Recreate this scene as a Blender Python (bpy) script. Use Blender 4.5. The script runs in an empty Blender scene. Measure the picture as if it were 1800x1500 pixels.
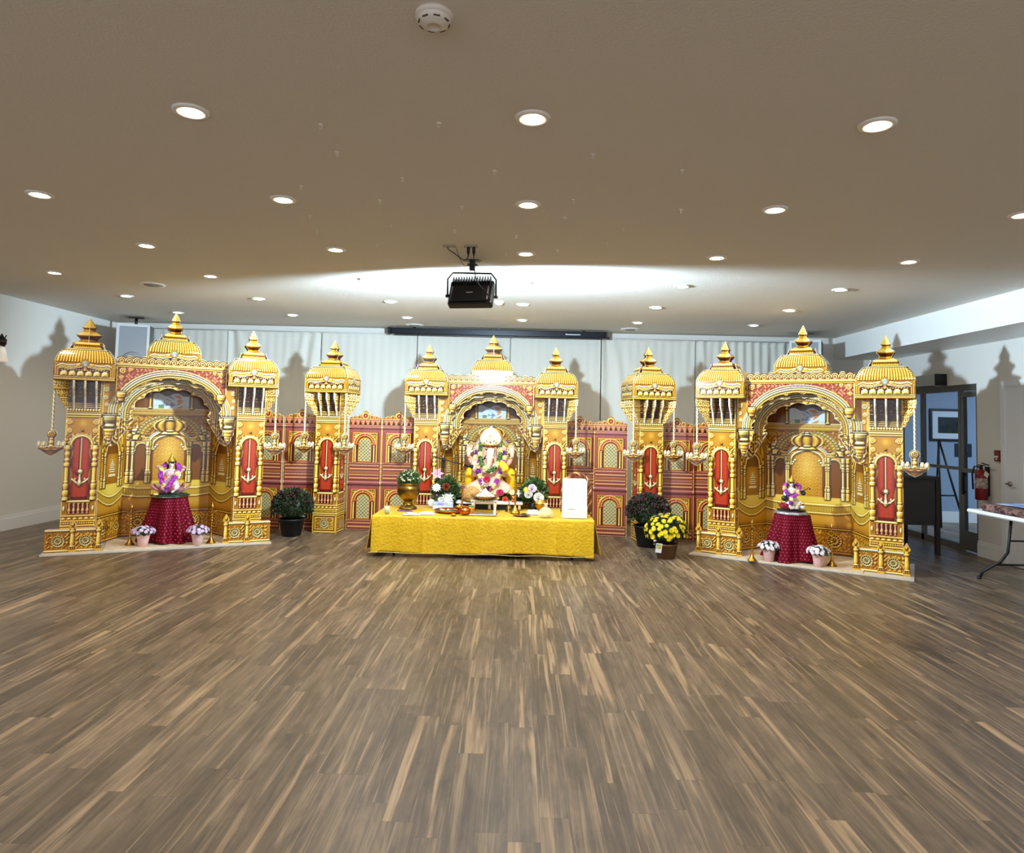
import bpy, math, random
import numpy as np
from mathutils import Vector, Matrix, Euler
PI = math.pi
sc = bpy.context.scene
COL = sc.collection
rnd = random.Random(7)

# ------------------------------------------------------------------ camera
def make_camera():
    cd = bpy.data.cameras.new('camera')
    cam = bpy.data.objects.new('camera', cd); COL.objects.link(cam)
    f = Vector((9, -65, -1200)).normalized()
    r = Vector((1, -0.0235, 0))
    up = r.cross(f).normalized()
    x = f.cross(up)
    M = Matrix((x, f, up)).to_4x4()
    cam.matrix_world = Matrix.Translation((0, 0, 1.5)) @ M
    cd.sensor_width = 36; cd.lens = 24.0; cd.shift_y = -0.04
    cd.clip_start = 0.05; cd.clip_end = 100
    sc.camera = cam
make_camera()
sc.view_settings.view_transform = 'Standard'
sc.view_settings.look = 'None'
sc.view_settings.gamma = 1.0
sc.view_settings.use_curve_mapping = False
sc.view_settings.exposure = 1.15
w = bpy.data.worlds.new('world'); sc.world = w; w.use_nodes = True
w.node_tree.nodes['Background'].inputs[0].default_value = (0.95, 0.96, 1.0, 1)
w.node_tree.nodes['Background'].inputs[1].default_value = 0.95
try:
    sc.cycles.max_bounces = 8; sc.cycles.diffuse_bounces = 4; sc.cycles.glossy_bounces = 3
    sc.cycles.caustics_reflective = False; sc.cycles.caustics_refractive = False
    sc.cycles.sample_clamp_indirect = 4.0
    sc.cycles.use_denoising = True
except Exception: pass
CEIL = 2.93
FLOOD_W = 400.0        # floodlight power
POT_W = 13.0           # one recessed light
FLOOD_POS = (-0.43, 6.02, 2.63)

# ------------------------------------------------------------------ colour + materials
def lin(c):
    c = np.asarray(c, float) / 255.0
    return np.where(c <= 0.04045, c / 12.92, ((c + 0.055) / 1.055) ** 2.4)
def rgba(c): 
    l = lin(c); return (float(l[0]), float(l[1]), float(l[2]), 1.0)
MATS = {}
def mat(name, c, rough=0.5, metal=0.0, spec=0.5, noise=0.0, nscale=30.0, bump=0.0, bscale=200.0, emit=None, estr=0.0,
        trans=0.0, alpha=1.0, coat=0.0, c2=None, sheen=0.0, sss=0.0, ior=1.45):
    if name in MATS: return MATS[name]
    m = bpy.data.materials.new(name); m.use_nodes = True
    nt = m.node_tree; b = nt.nodes['Principled BSDF']
    b.inputs['Base Color'].default_value = rgba(c)
    b.inputs['Roughness'].default_value = rough; b.inputs['Metallic'].default_value = metal
    b.inputs['Specular IOR Level'].default_value = spec; b.inputs['IOR'].default_value = ior
    b.inputs['Transmission Weight'].default_value = trans; b.inputs['Alpha'].default_value = alpha
    b.inputs['Coat Weight'].default_value = coat; b.inputs['Sheen Weight'].default_value = sheen
    if noise > 0 or bump > 0 or c2 is not None:
        tc = nt.nodes.new('ShaderNodeTexCoord')
    if noise > 0 or c2 is not None:
        n = nt.nodes.new('ShaderNodeTexNoise'); n.inputs['Scale'].default_value = nscale; n.inputs['Detail'].default_value = 3
        nt.links.new(tc.outputs['Object'], n.inputs['Vector'])
        mx = nt.nodes.new('ShaderNodeMix'); mx.data_type = 'RGBA'
        a = np.array(c, float)
        lo = a * (1 - noise) if c2 is None else np.array(c2, float)
        mx.inputs[6].default_value = rgba(a); mx.inputs[7].default_value = rgba(lo)
        rp = nt.nodes.new('ShaderNodeValToRGB'); rp.color_ramp.elements[0].position = 0.38; rp.color_ramp.elements[1].position = 0.62
        nt.links.new(n.outputs['Fac'], rp.inputs['Fac']); nt.links.new(rp.outputs['Color'], mx.inputs[0])
        nt.links.new(mx.outputs[2], b.inputs['Base Color'])
    if bump > 0:
        n2 = nt.nodes.new('ShaderNodeTexNoise'); n2.inputs['Scale'].default_value = bscale; n2.inputs['Detail'].default_value = 2
        nt.links.new(tc.outputs['Object'], n2.inputs['Vector'])
        bp = nt.nodes.new('ShaderNodeBump'); bp.inputs['Strength'].default_value = bump; bp.inputs['Distance'].default_value = 0.01
        nt.links.new(n2.outputs['Fac'], bp.inputs['Height']); nt.links.new(bp.outputs['Normal'], b.inputs['Normal'])
    if emit is not None:
        b.inputs['Emission Color'].default_value = rgba(emit); b.inputs['Emission Strength'].default_value = estr
    MATS[name] = m
    return m

def floor_material():
    m = bpy.data.materials.new('laminate_planks'); m.use_nodes = True
    nt = m.node_tree; N = nt.nodes; L = nt.links; b = N['Principled BSDF']
    tc = N.new('ShaderNodeTexCoord'); sp = N.new('ShaderNodeSeparateXYZ'); L.new(tc.outputs['Object'], sp.inputs[0])
    def mth(op, a, bb=None, c=None):
        n = N.new('ShaderNodeMath'); n.operation = op
        for i, v in enumerate((a, bb, c)):
            if v is None: continue
            if isinstance(v, (int, float)): n.inputs[i].default_value = v
            else: L.new(v, n.inputs[i])
        return n.outputs[0]
    u = mth('DIVIDE', sp.outputs[0], 0.118); row = mth('FLOOR', u); fu = mth('FRACT', u)
    wn = N.new('ShaderNodeTexWhiteNoise'); wn.noise_dimensions = '1D'; L.new(row, wn.inputs['W'])
    v = mth('ADD', mth('DIVIDE', sp.outputs[1], 0.92), mth('MULTIPLY', wn.outputs['Value'], 7.3))
    cl = mth('FLOOR', v); fv = mth('FRACT', v)
    cb = N.new('ShaderNodeCombineXYZ'); L.new(row, cb.inputs[0]); L.new(cl, cb.inputs[1])
    wn2 = N.new('ShaderNodeTexWhiteNoise'); wn2.noise_dimensions = '2D'; L.new(cb.outputs[0], wn2.inputs['Vector'])
    idv = wn2.outputs['Value']
    sep2 = N.new('ShaderNodeSeparateColor'); L.new(wn2.outputs['Color'], sep2.inputs[0])
    # grain coordinates: stretched along the plank, shifted per plank
    def grain(sx, sy, detail, dist, shift):
        c = N.new('ShaderNodeCombineXYZ')
        L.new(mth('MULTIPLY', sp.outputs[0], sx), c.inputs[0])
        L.new(mth('MULTIPLY', sp.outputs[1], sy), c.inputs[1])
        L.new(mth('MULTIPLY', idv, shift), c.inputs[2])
        n = N.new('ShaderNodeTexNoise'); n.inputs['Scale'].default_value = 1.0; n.inputs['Detail'].default_value = detail
        n.inputs['Distortion'].default_value = dist; n.inputs['Roughness'].default_value = 0.6
        L.new(c.outputs[0], n.inputs['Vector']); return n.outputs['Fac']
    g1 = grain(60, 2.2, 5, 0.6, 60); g2 = grain(10.5, 0.5, 3, 0.7, 91); g3 = grain(6.5, 2.0, 4, 1.5, 33)
    def ramp(fac, pts):
        r = N.new('ShaderNodeValToRGB'); e = r.color_ramp.elements
        e[0].position = pts[0][0]; e[0].color = rgba(pts[0][1]); e[1].position = pts[-1][0]; e[1].color = rgba(pts[-1][1])
        for p, c in pts[1:-1]:
            q = e.new(p); q.color = rgba(c)
        L.new(fac, r.inputs[0]); return r.outputs[0]
    def mix(f, a, bb, mode='MIX'):
        n = N.new('ShaderNodeMix'); n.data_type = 'RGBA'; n.blend_type = mode
        for i, x in ((0, f), (6, a), (7, bb)):
            if isinstance(x, (int, float)): n.inputs[i].default_value = x
            elif isinstance(x, tuple): n.inputs[i].default_value = x
            else: L.new(x, n.inputs[i])
        return n.outputs[2]
    base = ramp(g1, [(0.25, (86, 75, 64)), (0.5, (120, 106, 90)), (0.75, (146, 129, 109))])
    tone = ramp(g3, [(0.3, (150, 140, 128)), (0.7, (255, 250, 244))])
    base = mix(0.85, base, tone, 'MULTIPLY')
    ptone = mth('MULTIPLY_ADD', sep2.outputs[0], 0.52, 0.68)
    pc = N.new('ShaderNodeCombineColor'); L.new(ptone, pc.inputs[0]); L.new(mth('MULTIPLY_ADD', sep2.outputs[0], 0.53, 0.675), pc.inputs[1]); L.new(mth('MULTIPLY_ADD', sep2.outputs[0], 0.53, 0.67), pc.inputs[2])
    base = mix(1.0, base, pc.outputs[0], 'MULTIPLY')
    stf = N.new('ShaderNodeMapRange'); stf.inputs[1].default_value = 0.57; stf.inputs[2].default_value = 0.66
    L.new(g2, stf.inputs[0])
    sapf = mth('MULTIPLY', stf.outputs[0], 0.75)
    sap = ramp(g1, [(0.3, (160, 134, 104)), (0.7, (198, 172, 138))])
    base = mix(sapf, base, sap)
    g4 = grain(34, 0.9, 3, 0.8, 47)
    st2 = N.new('ShaderNodeMapRange'); st2.inputs[1].default_value = 0.56; st2.inputs[2].default_value = 0.70; L.new(g4, st2.inputs[0])
    base = mix(mth('MULTIPLY', st2.outputs[0], 0.55), base, rgba((176, 154, 126)))
    st3 = N.new('ShaderNodeMapRange'); st3.inputs[1].default_value = 0.46; st3.inputs[2].default_value = 0.30; L.new(g4, st3.inputs[0])
    base = mix(mth('MULTIPLY', st3.outputs[0], 0.38), base, rgba((78, 66, 54)))
    e1 = mth('LESS_THAN', fu, 0.012); e2 = mth('LESS_THAN', fv, 0.0022)
    seam = mth('MULTIPLY', mth('MAXIMUM', e1, e2), 0.55)
    base = mix(seam, base, rgba((45, 38, 32)))
    L.new(base, b.inputs['Base Color'])
    rr = mth('MULTIPLY_ADD', g1, 0.14, 0.30); L.new(rr, b.inputs['Roughness'])
    b.inputs['Specular IOR Level'].default_value = 0.5
    bp = N.new('ShaderNodeBump'); bp.inputs['Strength'].default_value = 0.12; bp.inputs['Distance'].default_value = 0.002
    L.new(g1, bp.inputs['Height']); L.new(bp.outputs[0], b.inputs['Normal'])
    return m

# ------------------------------------------------------------------ mesh builder
class MB:
    def __init__(s): s.v = []; s.f = []; s.mi = []; s.sm = []
    def add(s, vs, fs, m=0, smooth=False, M=None):
        o = len(s.v)
        if M is not None: vs = [tuple(M @ Vector(p)) for p in vs]
        s.v += [tuple(p) for p in vs]
        for f in fs: s.f.append(tuple(i + o for i in f)); s.mi.append(m); s.sm.append(smooth)
        return s
    def box(s, a, b, m=0, M=None, bev=0.0):
        x0, y0, z0 = a; x1, y1, z1 = b
        if bev > 0:
            # chamfered box: 24 vertices
            vs = []; e = bev
            for ix, X in ((0, (x0, x1)[0]), (1, x1)):
                pass
            P = lambda i, j, k: ((x0, x1)[i], (y0, y1)[j], (z0, z1)[k])
            idx = {}
            for i in (0, 1):
                for j in (0, 1):
                    for k in (0, 1):
                        x, y, z = P(i, j, k); sx, sy, sz = (1, -1)[i], (1, -1)[j], (1, -1)[k]
                        idx[i, j, k, 0] = len(vs); vs.append((x, y + sy * e, z + sz * e))
                        idx[i, j, k, 1] = len(vs); vs.append((x + sx * e, y, z + sz * e))
                        idx[i, j, k, 2] = len(vs); vs.append((x + sx * e, y + sy * e, z))
            fs = []
            for i in (0, 1):
                q = [idx[i, 0, 0, 0], idx[i, 1, 0, 0], idx[i, 1, 1, 0], idx[i, 0, 1, 0]]; fs.append(q if i else q[::-1])
                q = [idx[0, i, 0, 1], idx[1, i, 0, 1], idx[1, i, 1, 1], idx[0, i, 1, 1]]; fs.append(q[::-1] if i else q)
                q = [idx[0, 0, i, 2], idx[1, 0, i, 2], idx[1, 1, i, 2], idx[0, 1, i, 2]]; fs.append(q if i else q[::-1])
            for i in (0, 1):
                for j in (0, 1):
                    fs.append([idx[i, j, 0, 0], idx[i, j, 0, 1], idx[i, j, 1, 1], idx[i, j, 1, 0]][::(-1 if i == j else 1)])
                    fs.append([idx[i, 0, j, 0], idx[i, 0, j, 2], idx[i, 1, j, 2], idx[i, 1, j, 0]][::(1 if i == j else -1)])
                    fs.append([idx[0, i, j, 1], idx[0, i, j, 2], idx[1, i, j, 2], idx[1, i, j, 1]][::(-1 if i == j else 1)])
                    for k in (0, 1):
                        fs.append([idx[i, j, k, 0], idx[i, j, k, 1], idx[i, j, k, 2]][::(1 if (i + j + k) % 2 == 1 else -1)])
            return s.add(vs, fs, m, False, M)
        vs = [(x0, y0, z0), (x1, y0, z0), (x1, y1, z0), (x0, y1, z0), (x0, y0, z1), (x1, y0, z1), (x1, y1, z1), (x0, y1, z1)]
        return s.add(vs, [(0, 3, 2, 1), (4, 5, 6, 7), (0, 1, 5, 4), (1, 2, 6, 5), (2, 3, 7, 6), (3, 0, 4, 7)], m, False, M)
    def lathe(s, prof, n=24, m=0, M=None, smooth=True, cap=True, wob=None):
        vs = []; fs = []
        for r, z in prof:
            for i in range(n):
                a = 2 * PI * i / n
                k = 1.0 if wob is None else wob(a, z)
                vs.append((r * k * math.cos(a), r * k * math.sin(a), z))
        for j in range(len(prof) - 1):
            for i in range(n):
                a = j * n + i; b = j * n + (i + 1) % n
                fs.append((a, b, b + n, a + n))
        if cap:
            if prof[0][0] > 1e-5: fs.append(tuple(range(n))[::-1])
            if prof[-1][0] > 1e-5: fs.append(tuple(range((len(prof) - 1) * n, len(prof) * n)))
        return s.add(vs, fs, m, smooth, M)
    def ball(s, c, r, m=0, n=12, k=8, M=None, sc3=(1, 1, 1)):
        prof = [(max(1e-4, math.sin(PI * j / k)), -math.cos(PI * j / k)) for j in range(k + 1)]
        T = Matrix.Translation(c) @ Matrix.Diagonal((r * sc3[0], r * sc3[1], r * sc3[2], 1))
        if M is not None: T = M @ T
        return s.lathe(prof, n, m, T, True, False)
    def tube(s, pts, r, m=0, n=8, M=None, smooth=True, cap=True):
        pts = [Vector(p) for p in pts]; K = len(pts)
        rs = r if isinstance(r, (list, tuple)) else [r] * K
        vs = []; fs = []; prev = None
        for i, p in enumerate(pts):
            t = (pts[min(i + 1, K - 1)] - pts[max(i - 1, 0)])
            t = t.normalized() if t.length > 1e-9 else Vector((0, 0, 1))
            if prev is None:
                a = Vector((0, 0, 1)) if abs(t.z) < 0.9 else Vector((1, 0, 0))
                x = t.cross(a).normalized()
            else:
                x = (prev - t * prev.dot(t)); x = x.normalized() if x.length > 1e-6 else t.orthogonal().normalized()
            prev = x; y = t.cross(x)
            for q in range(n):
                an = 2 * PI * q / n
                vs.append(tuple(p + (x * math.cos(an) + y * math.sin(an)) * rs[i]))
        for i in range(K - 1):
            for q in range(n):
                a = i * n + q; b = i * n + (q + 1) % n
                fs.append((a, b, b + n, a + n))
        if cap: fs.append(tuple(range(n))[::-1]); fs.append(tuple(range((K - 1) * n, K * n)))
        return s.add(vs, fs, m, smooth, M)
    def prism(s, poly, y0, y1, m=0, M=None):
        """polygon in x,z extruded along y"""
        n = len(poly)
        vs = [(x, y0, z) for x, z in poly] + [(x, y1, z) for x, z in poly]
        fs = [tuple(range(n)), tuple(range(n, 2 * n))[::-1]] + [(i, i + n, (i + 1) % n + n, (i + 1) % n) for i in range(n)]
        return s.add(vs, fs, m, False, M)
    def build(s, name, mats, parent=None, loc=None, rot=None):
        me = bpy.data.meshes.new(name)
        me.from_pydata(s.v, [], s.f)
        if not isinstance(mats, (list, tuple)): mats = [mats]
        for x in mats: me.materials.append(x)
        me.polygons.foreach_set('material_index', s.mi); me.polygons.foreach_set('use_smooth', s.sm)
        me.update()
        o = bpy.data.objects.new(name, me); COL.objects.link(o)
        if parent is not None: o.parent = parent
        if loc is not None: o.location = loc
        if rot is not None: o.rotation_euler = rot
        return o

def tag(o, label=None, cat=None, group=None, kind=None):
    if label: o['label'] = label
    if cat: o['category'] = cat
    if group: o['group'] = group
    if kind: o['kind'] = kind
    return o
def thing(name, label, cat, loc=(0, 0, 0), rz=0.0, group=None):
    o = bpy.data.objects.new(name, None); COL.objects.link(o)
    o.empty_display_size = 0.05
    o.location = loc; o.rotation_euler = (0, 0, rz)
    return tag(o, label, cat, group)
def copy_tree(o, parent=None):
    c = o.copy(); COL.objects.link(c)
    if parent is not None: c.parent = parent
    for ch in list(o.children):
        copy_tree(ch, c)
    return c
def struct(name, mb, mats): return tag(mb.build(name, mats), kind='structure')
def RZ(a): return Matrix.Rotation(a, 4, 'Z')
def TR(*p): return Matrix.Translation(p)
# ------------------------------------------------------------------ printed boards: a relief drawing turned into a print on a fine mesh
RAMPS = {
 0: [(0, (58, 24, 6)), (.2, (112, 62, 14)), (.38, (160, 102, 22)), (.52, (200, 146, 38)), (.68, (230, 184, 62)), (.84, (250, 220, 104)), (1, (255, 246, 200))],      # gold
 1: [(0, (60, 8, 6)), (.3, (128, 30, 14)), (.5, (178, 56, 30)), (.75, (206, 92, 58)), (1, (240, 170, 120))],                                   # red niche
 2: [(0, (16, 7, 8)), (.4, (38, 17, 14)), (.6, (70, 34, 20)), (.8, (112, 66, 30)), (1, (190, 140, 76))],                                       # dark brown
 3: [(0, (74, 18, 16)), (.3, (124, 46, 34)), (.5, (160, 78, 56)), (.7, (196, 120, 78)), (1, (240, 190, 132))],                                  # terracotta
 4: [(0, (88, 72, 40)), (.35, (150, 134, 86)), (.6, (196, 186, 134)), (1, (240, 232, 190))],                                                  # cream lattice
 5: [(0, (82, 36, 6)), (.3, (136, 80, 16)), (.5, (182, 124, 34)), (.7, (214, 160, 54)), (1, (248, 214, 118))],                                # orange smooth
 6: [(0, (70, 50, 18)), (.3, (132, 104, 40)), (.5, (186, 160, 82)), (.75, (226, 208, 142)), (1, (252, 248, 218))],                              # pale gold
 7: [(0, (76, 28, 28)), (.4, (128, 62, 58)), (.6, (154, 84, 76)), (1, (206, 142, 122))],                                                     # dusty pink
 8: [(0, (84, 52, 8)), (.4, (160, 118, 26)), (.6, (212, 172, 54)), (.8, (234, 204, 92)), (1, (250, 234, 150))],                                                     # lemon gold
 9: [(0, (112, 118, 116)), (.5, (196, 198, 188)), (1, (255, 255, 250))],                                                                        # white
}
def board_material(name, rough=0.17):
    m = bpy.data.materials.new(name); m.use_nodes = True
    nt = m.node_tree; b = nt.nodes['Principled BSDF']
    a = nt.nodes.new('ShaderNodeVertexColor'); a.layer_name = 'print'
    nt.links.new(a.outputs['Color'], b.inputs['Base Color'])
    b.inputs['Roughness'].default_value = rough; b.inputs['Specular IOR Level'].default_value = 0.45
    return m
M_PRINT = board_material('printed_board')
M_FOAM = mat('foam_board_core', (226, 214, 190), 0.6)

class Art:
    def __init__(s, x0, x1, z0, z1, step=0.005, ramp=0, base=0.0):
        s.x0, s.x1, s.z0, s.z1 = x0, x1, z0, z1
        s.nx = max(2, int(round((x1 - x0) / step)) + 1); s.nz = max(2, int(round((z1 - z0) / step)) + 1)
        s.xs = np.linspace(x0, x1, s.nx); s.zs = np.linspace(z0, z1, s.nz)
        s.X, s.Z = np.meshgrid(s.xs, s.zs)
        s.step = step
        s.H = np.zeros_like(s.X); s.R = np.full(s.X.shape, ramp, int); s.T = np.full(s.X.shape, float(base)); s.C = {}
    def fill(s, m, ramp=None, t=None, h=None):
        if ramp is not None: s.R[m] = ramp
        if t is not None: s.T[m] = t
        if h is not None: s.H[m] = h
        return s
    def rect(s, a, b, c, d): return (s.X >= a) & (s.X <= b) & (s.Z >= c) & (s.Z <= d)
    def band(s, z0, z1, x0=-9, x1=9, ramp=None, amp=None, t=0.0, round_=True):
        m = s.rect(x0, x1, z0, z1); u = (s.Z - (z0 + z1) / 2) / ((z1 - z0) / 2)
        a = (z1 - z0) / 2 if amp is None else amp
        h = np.sqrt(np.clip(1 - u * u, 0, 1)) * a if round_ else np.full_like(u, a)
        s.H[m] = h[m]; s.T[m] = t
        if ramp is not None: s.R[m] = ramp
        return s
    def bands(s, zs, x0=-9, x1=9, ramp=None, t=0.0):
        for a, b in zip(zs[:-1], zs[1:]): s.band(a, b, x0, x1, ramp, None, t)
        return s
    def beads(s, zc, r, pitch, x0, x1, ramp=None, t=0.1, sq=1.0, bg=-0.35, point=False):
        n = max(1, int(round((x1 - x0) / pitch))); p = (x1 - x0) / n
        m = s.rect(x0, x1, zc - r * sq, zc + r * sq)
        s.T[m] = bg; s.H[m] = 0
        xc = x0 + (np.floor(np.clip((s.X - x0) / p, 0, n - 1e-6)) + .5) * p
        rr = np.hypot((s.X - xc) / (p * 0.47), (s.Z - zc) / (r * sq))
        if point:
            k = np.clip((s.Z - zc) / (r * sq), -1, 1)
            rr = np.maximum(np.abs(s.X - xc) / (p * 0.47) / np.clip(np.sqrt(np.clip(1.02 - np.clip(k, 0, 1) ** 1.3, 0, 1)), .03, 1), np.abs(k))
        q = m & (rr < 1)
        s.H[q] = (np.sqrt(np.clip(1 - rr * rr, 0, 1)) * min(r, p * .47) * .9)[q]; s.T[q] = t
        if ramp is not None: s.R[q] = ramp
        return s
    def column(s, xc, prof, ramp=None, t=0.05, tilt=0.0):
        """prof: [(z, radius)] bottom to top"""
        z = [p[0] for p in prof]; r = [p[1] for p in prof]
        R = np.interp(s.Z, z, r, left=0, right=0)
        d = s.X - xc
        m = (np.abs(d) < R) & (s.Z >= z[0]) & (s.Z <= z[-1])
        s.H[m] = np.sqrt(np.clip(R * R - d * d, 0, None))[m] + R[m] * 0.5; s.T[m] = t
        if ramp is not None: s.R[m] = ramp
        return s
    def ellipse(s, xc, zc, a, b, ramp=None, t=0.1, amp=None):
        q = np.hypot((s.X - xc) / a, (s.Z - zc) / b); m = q < 1
        s.H[m] = (np.sqrt(np.clip(1 - q * q, 0, 1)) * (min(a, b) if amp is None else amp))[m]; s.T[m] = t
        if ramp is not None: s.R[m] = ramp
        return s
    def ring(s, xc, zc, a, b, wd, ramp=None, t=0.05, zmin=-9, amp=None):
        """elliptical half-round ring, legs go straight down below zc"""
        zz = np.maximum(s.Z - zc, 0)
        q = np.hypot(s.X - xc, zz * a / b)
        u = (q - a) / wd; m = (np.abs(u) < 1) & (s.Z >= zmin)
        s.H[m] = (np.sqrt(np.clip(1 - u * u, 0, 1)) * (wd if amp is None else amp))[m]; s.T[m] = t
        if ramp is not None: s.R[m] = ramp
        return s
    def archmask(s, xc, z0, zc, a, b):
        zz = np.maximum(s.Z - zc, 0)
        return (np.hypot(s.X - xc, zz * a / b) < a) & (s.Z >= z0)
    def mandala(s, xc, zc, r, ramp=0, seed=0):
        d = np.hypot(s.X - xc, s.Z - zc); a = np.arctan2(s.Z - zc, s.X - xc); m = d < r
        h = 0.004 * np.cos(d / r * 14) + 0.004 * np.cos(a * 14) * (d > r * .35) * (d < r * .85) + 0.004 * np.cos(a * 8) * (d <= r * .35)
        s.H[m] = h[m]; s.R[m] = ramp; s.T[m] = 0.02 + 0.12 * np.cos(d / r * 14 + 1)[m]
        k = d < r * .12; s.T[k] = -0.4
        k = np.abs(d - r * .97) < r * .05; s.T[k] = -0.25
        return s
    def scroll(s, m, freq=60.0, amp=0.006, ramp=None, t=0.0, ph=0.0):
        x, z = s.X + ph, s.Z + ph * .7
        h = np.sin(x * freq + 1.7 * np.sin(z * freq * .8)) * np.sin(z * freq + 1.7 * np.sin(x * freq * .9))
        h = np.clip(h * 1.6, -0.4, 1)
        s.H[m] += (h * amp)[m]; s.T[m] = (t + 0.16 * h)[m]
        if ramp is not None: s.R[m] = ramp
        return s
    def spiral(s, xc, zc, r, hand=1, ramp=0, t=0.25, turns=2.0):
        d = np.hypot(s.X - xc, s.Z - zc); a = np.arctan2(s.Z - zc, (s.X - xc) * hand)
        ph = d / r * turns - a / (2 * PI)
        u = (ph - np.floor(ph) - .5) / .5
        m = (d < r)
        s.H[m] = (np.sqrt(np.clip(1 - u * u, 0, 1)) * r * .22)[m]
        q = m & (np.abs(u) < .55); s.T[q] = t; s.R[q] = ramp
        return s
    def line(s, x0, z0, x1, z1, wd, t=-0.4, ramp=None, h=None):
        dx, dz = x1 - x0, z1 - z0; L2 = dx * dx + dz * dz
        k = np.clip(((s.X - x0) * dx + (s.Z - z0) * dz) / L2, 0, 1)
        d = np.hypot(s.X - x0 - k * dx, s.Z - z0 - k * dz); m = d < wd
        s.T[m] = t
        if ramp is not None: s.R[m] = ramp
        if h is not None: s.H[m] = (np.sqrt(np.clip(1 - (d / wd) ** 2, 0, 1)) * h)[m]
        return s
    def chain(s, xc, z0, z1, wd=0.008, ramp=0, pitch=0.02):
        m = (np.abs(s.X - xc) < wd) & (s.Z > z0) & (s.Z < z1)
        tw = np.sin((s.Z / pitch + (s.X - xc) / wd * .35) * 2 * PI)
        s.H[m] = (np.sqrt(np.clip(wd ** 2 - (s.X - xc) ** 2, 0, None)))[m] * 1.5; s.T[m] = (0.2 + .25 * tw)[m]; s.R[m] = ramp
        sh = (np.abs(s.X - xc + wd * 2.1) < wd) & (s.Z > z0) & (s.Z < z1); s.T[sh] -= .25
        return s
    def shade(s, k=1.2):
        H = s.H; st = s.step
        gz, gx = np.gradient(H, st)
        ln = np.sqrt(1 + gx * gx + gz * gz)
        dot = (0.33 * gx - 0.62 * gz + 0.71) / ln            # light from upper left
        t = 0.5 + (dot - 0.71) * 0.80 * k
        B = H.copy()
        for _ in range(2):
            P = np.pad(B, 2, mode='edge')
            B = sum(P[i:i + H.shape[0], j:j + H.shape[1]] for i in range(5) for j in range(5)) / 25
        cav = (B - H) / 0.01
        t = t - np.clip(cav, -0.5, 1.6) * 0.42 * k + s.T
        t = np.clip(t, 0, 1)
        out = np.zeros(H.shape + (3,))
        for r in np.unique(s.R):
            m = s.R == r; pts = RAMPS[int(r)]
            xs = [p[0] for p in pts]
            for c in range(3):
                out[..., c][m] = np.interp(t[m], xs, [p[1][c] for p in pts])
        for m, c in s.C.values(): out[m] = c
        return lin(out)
    def paintrgb(s, m, c): s.C[len(s.C)] = (m, np.array(c, float)); return s

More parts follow.
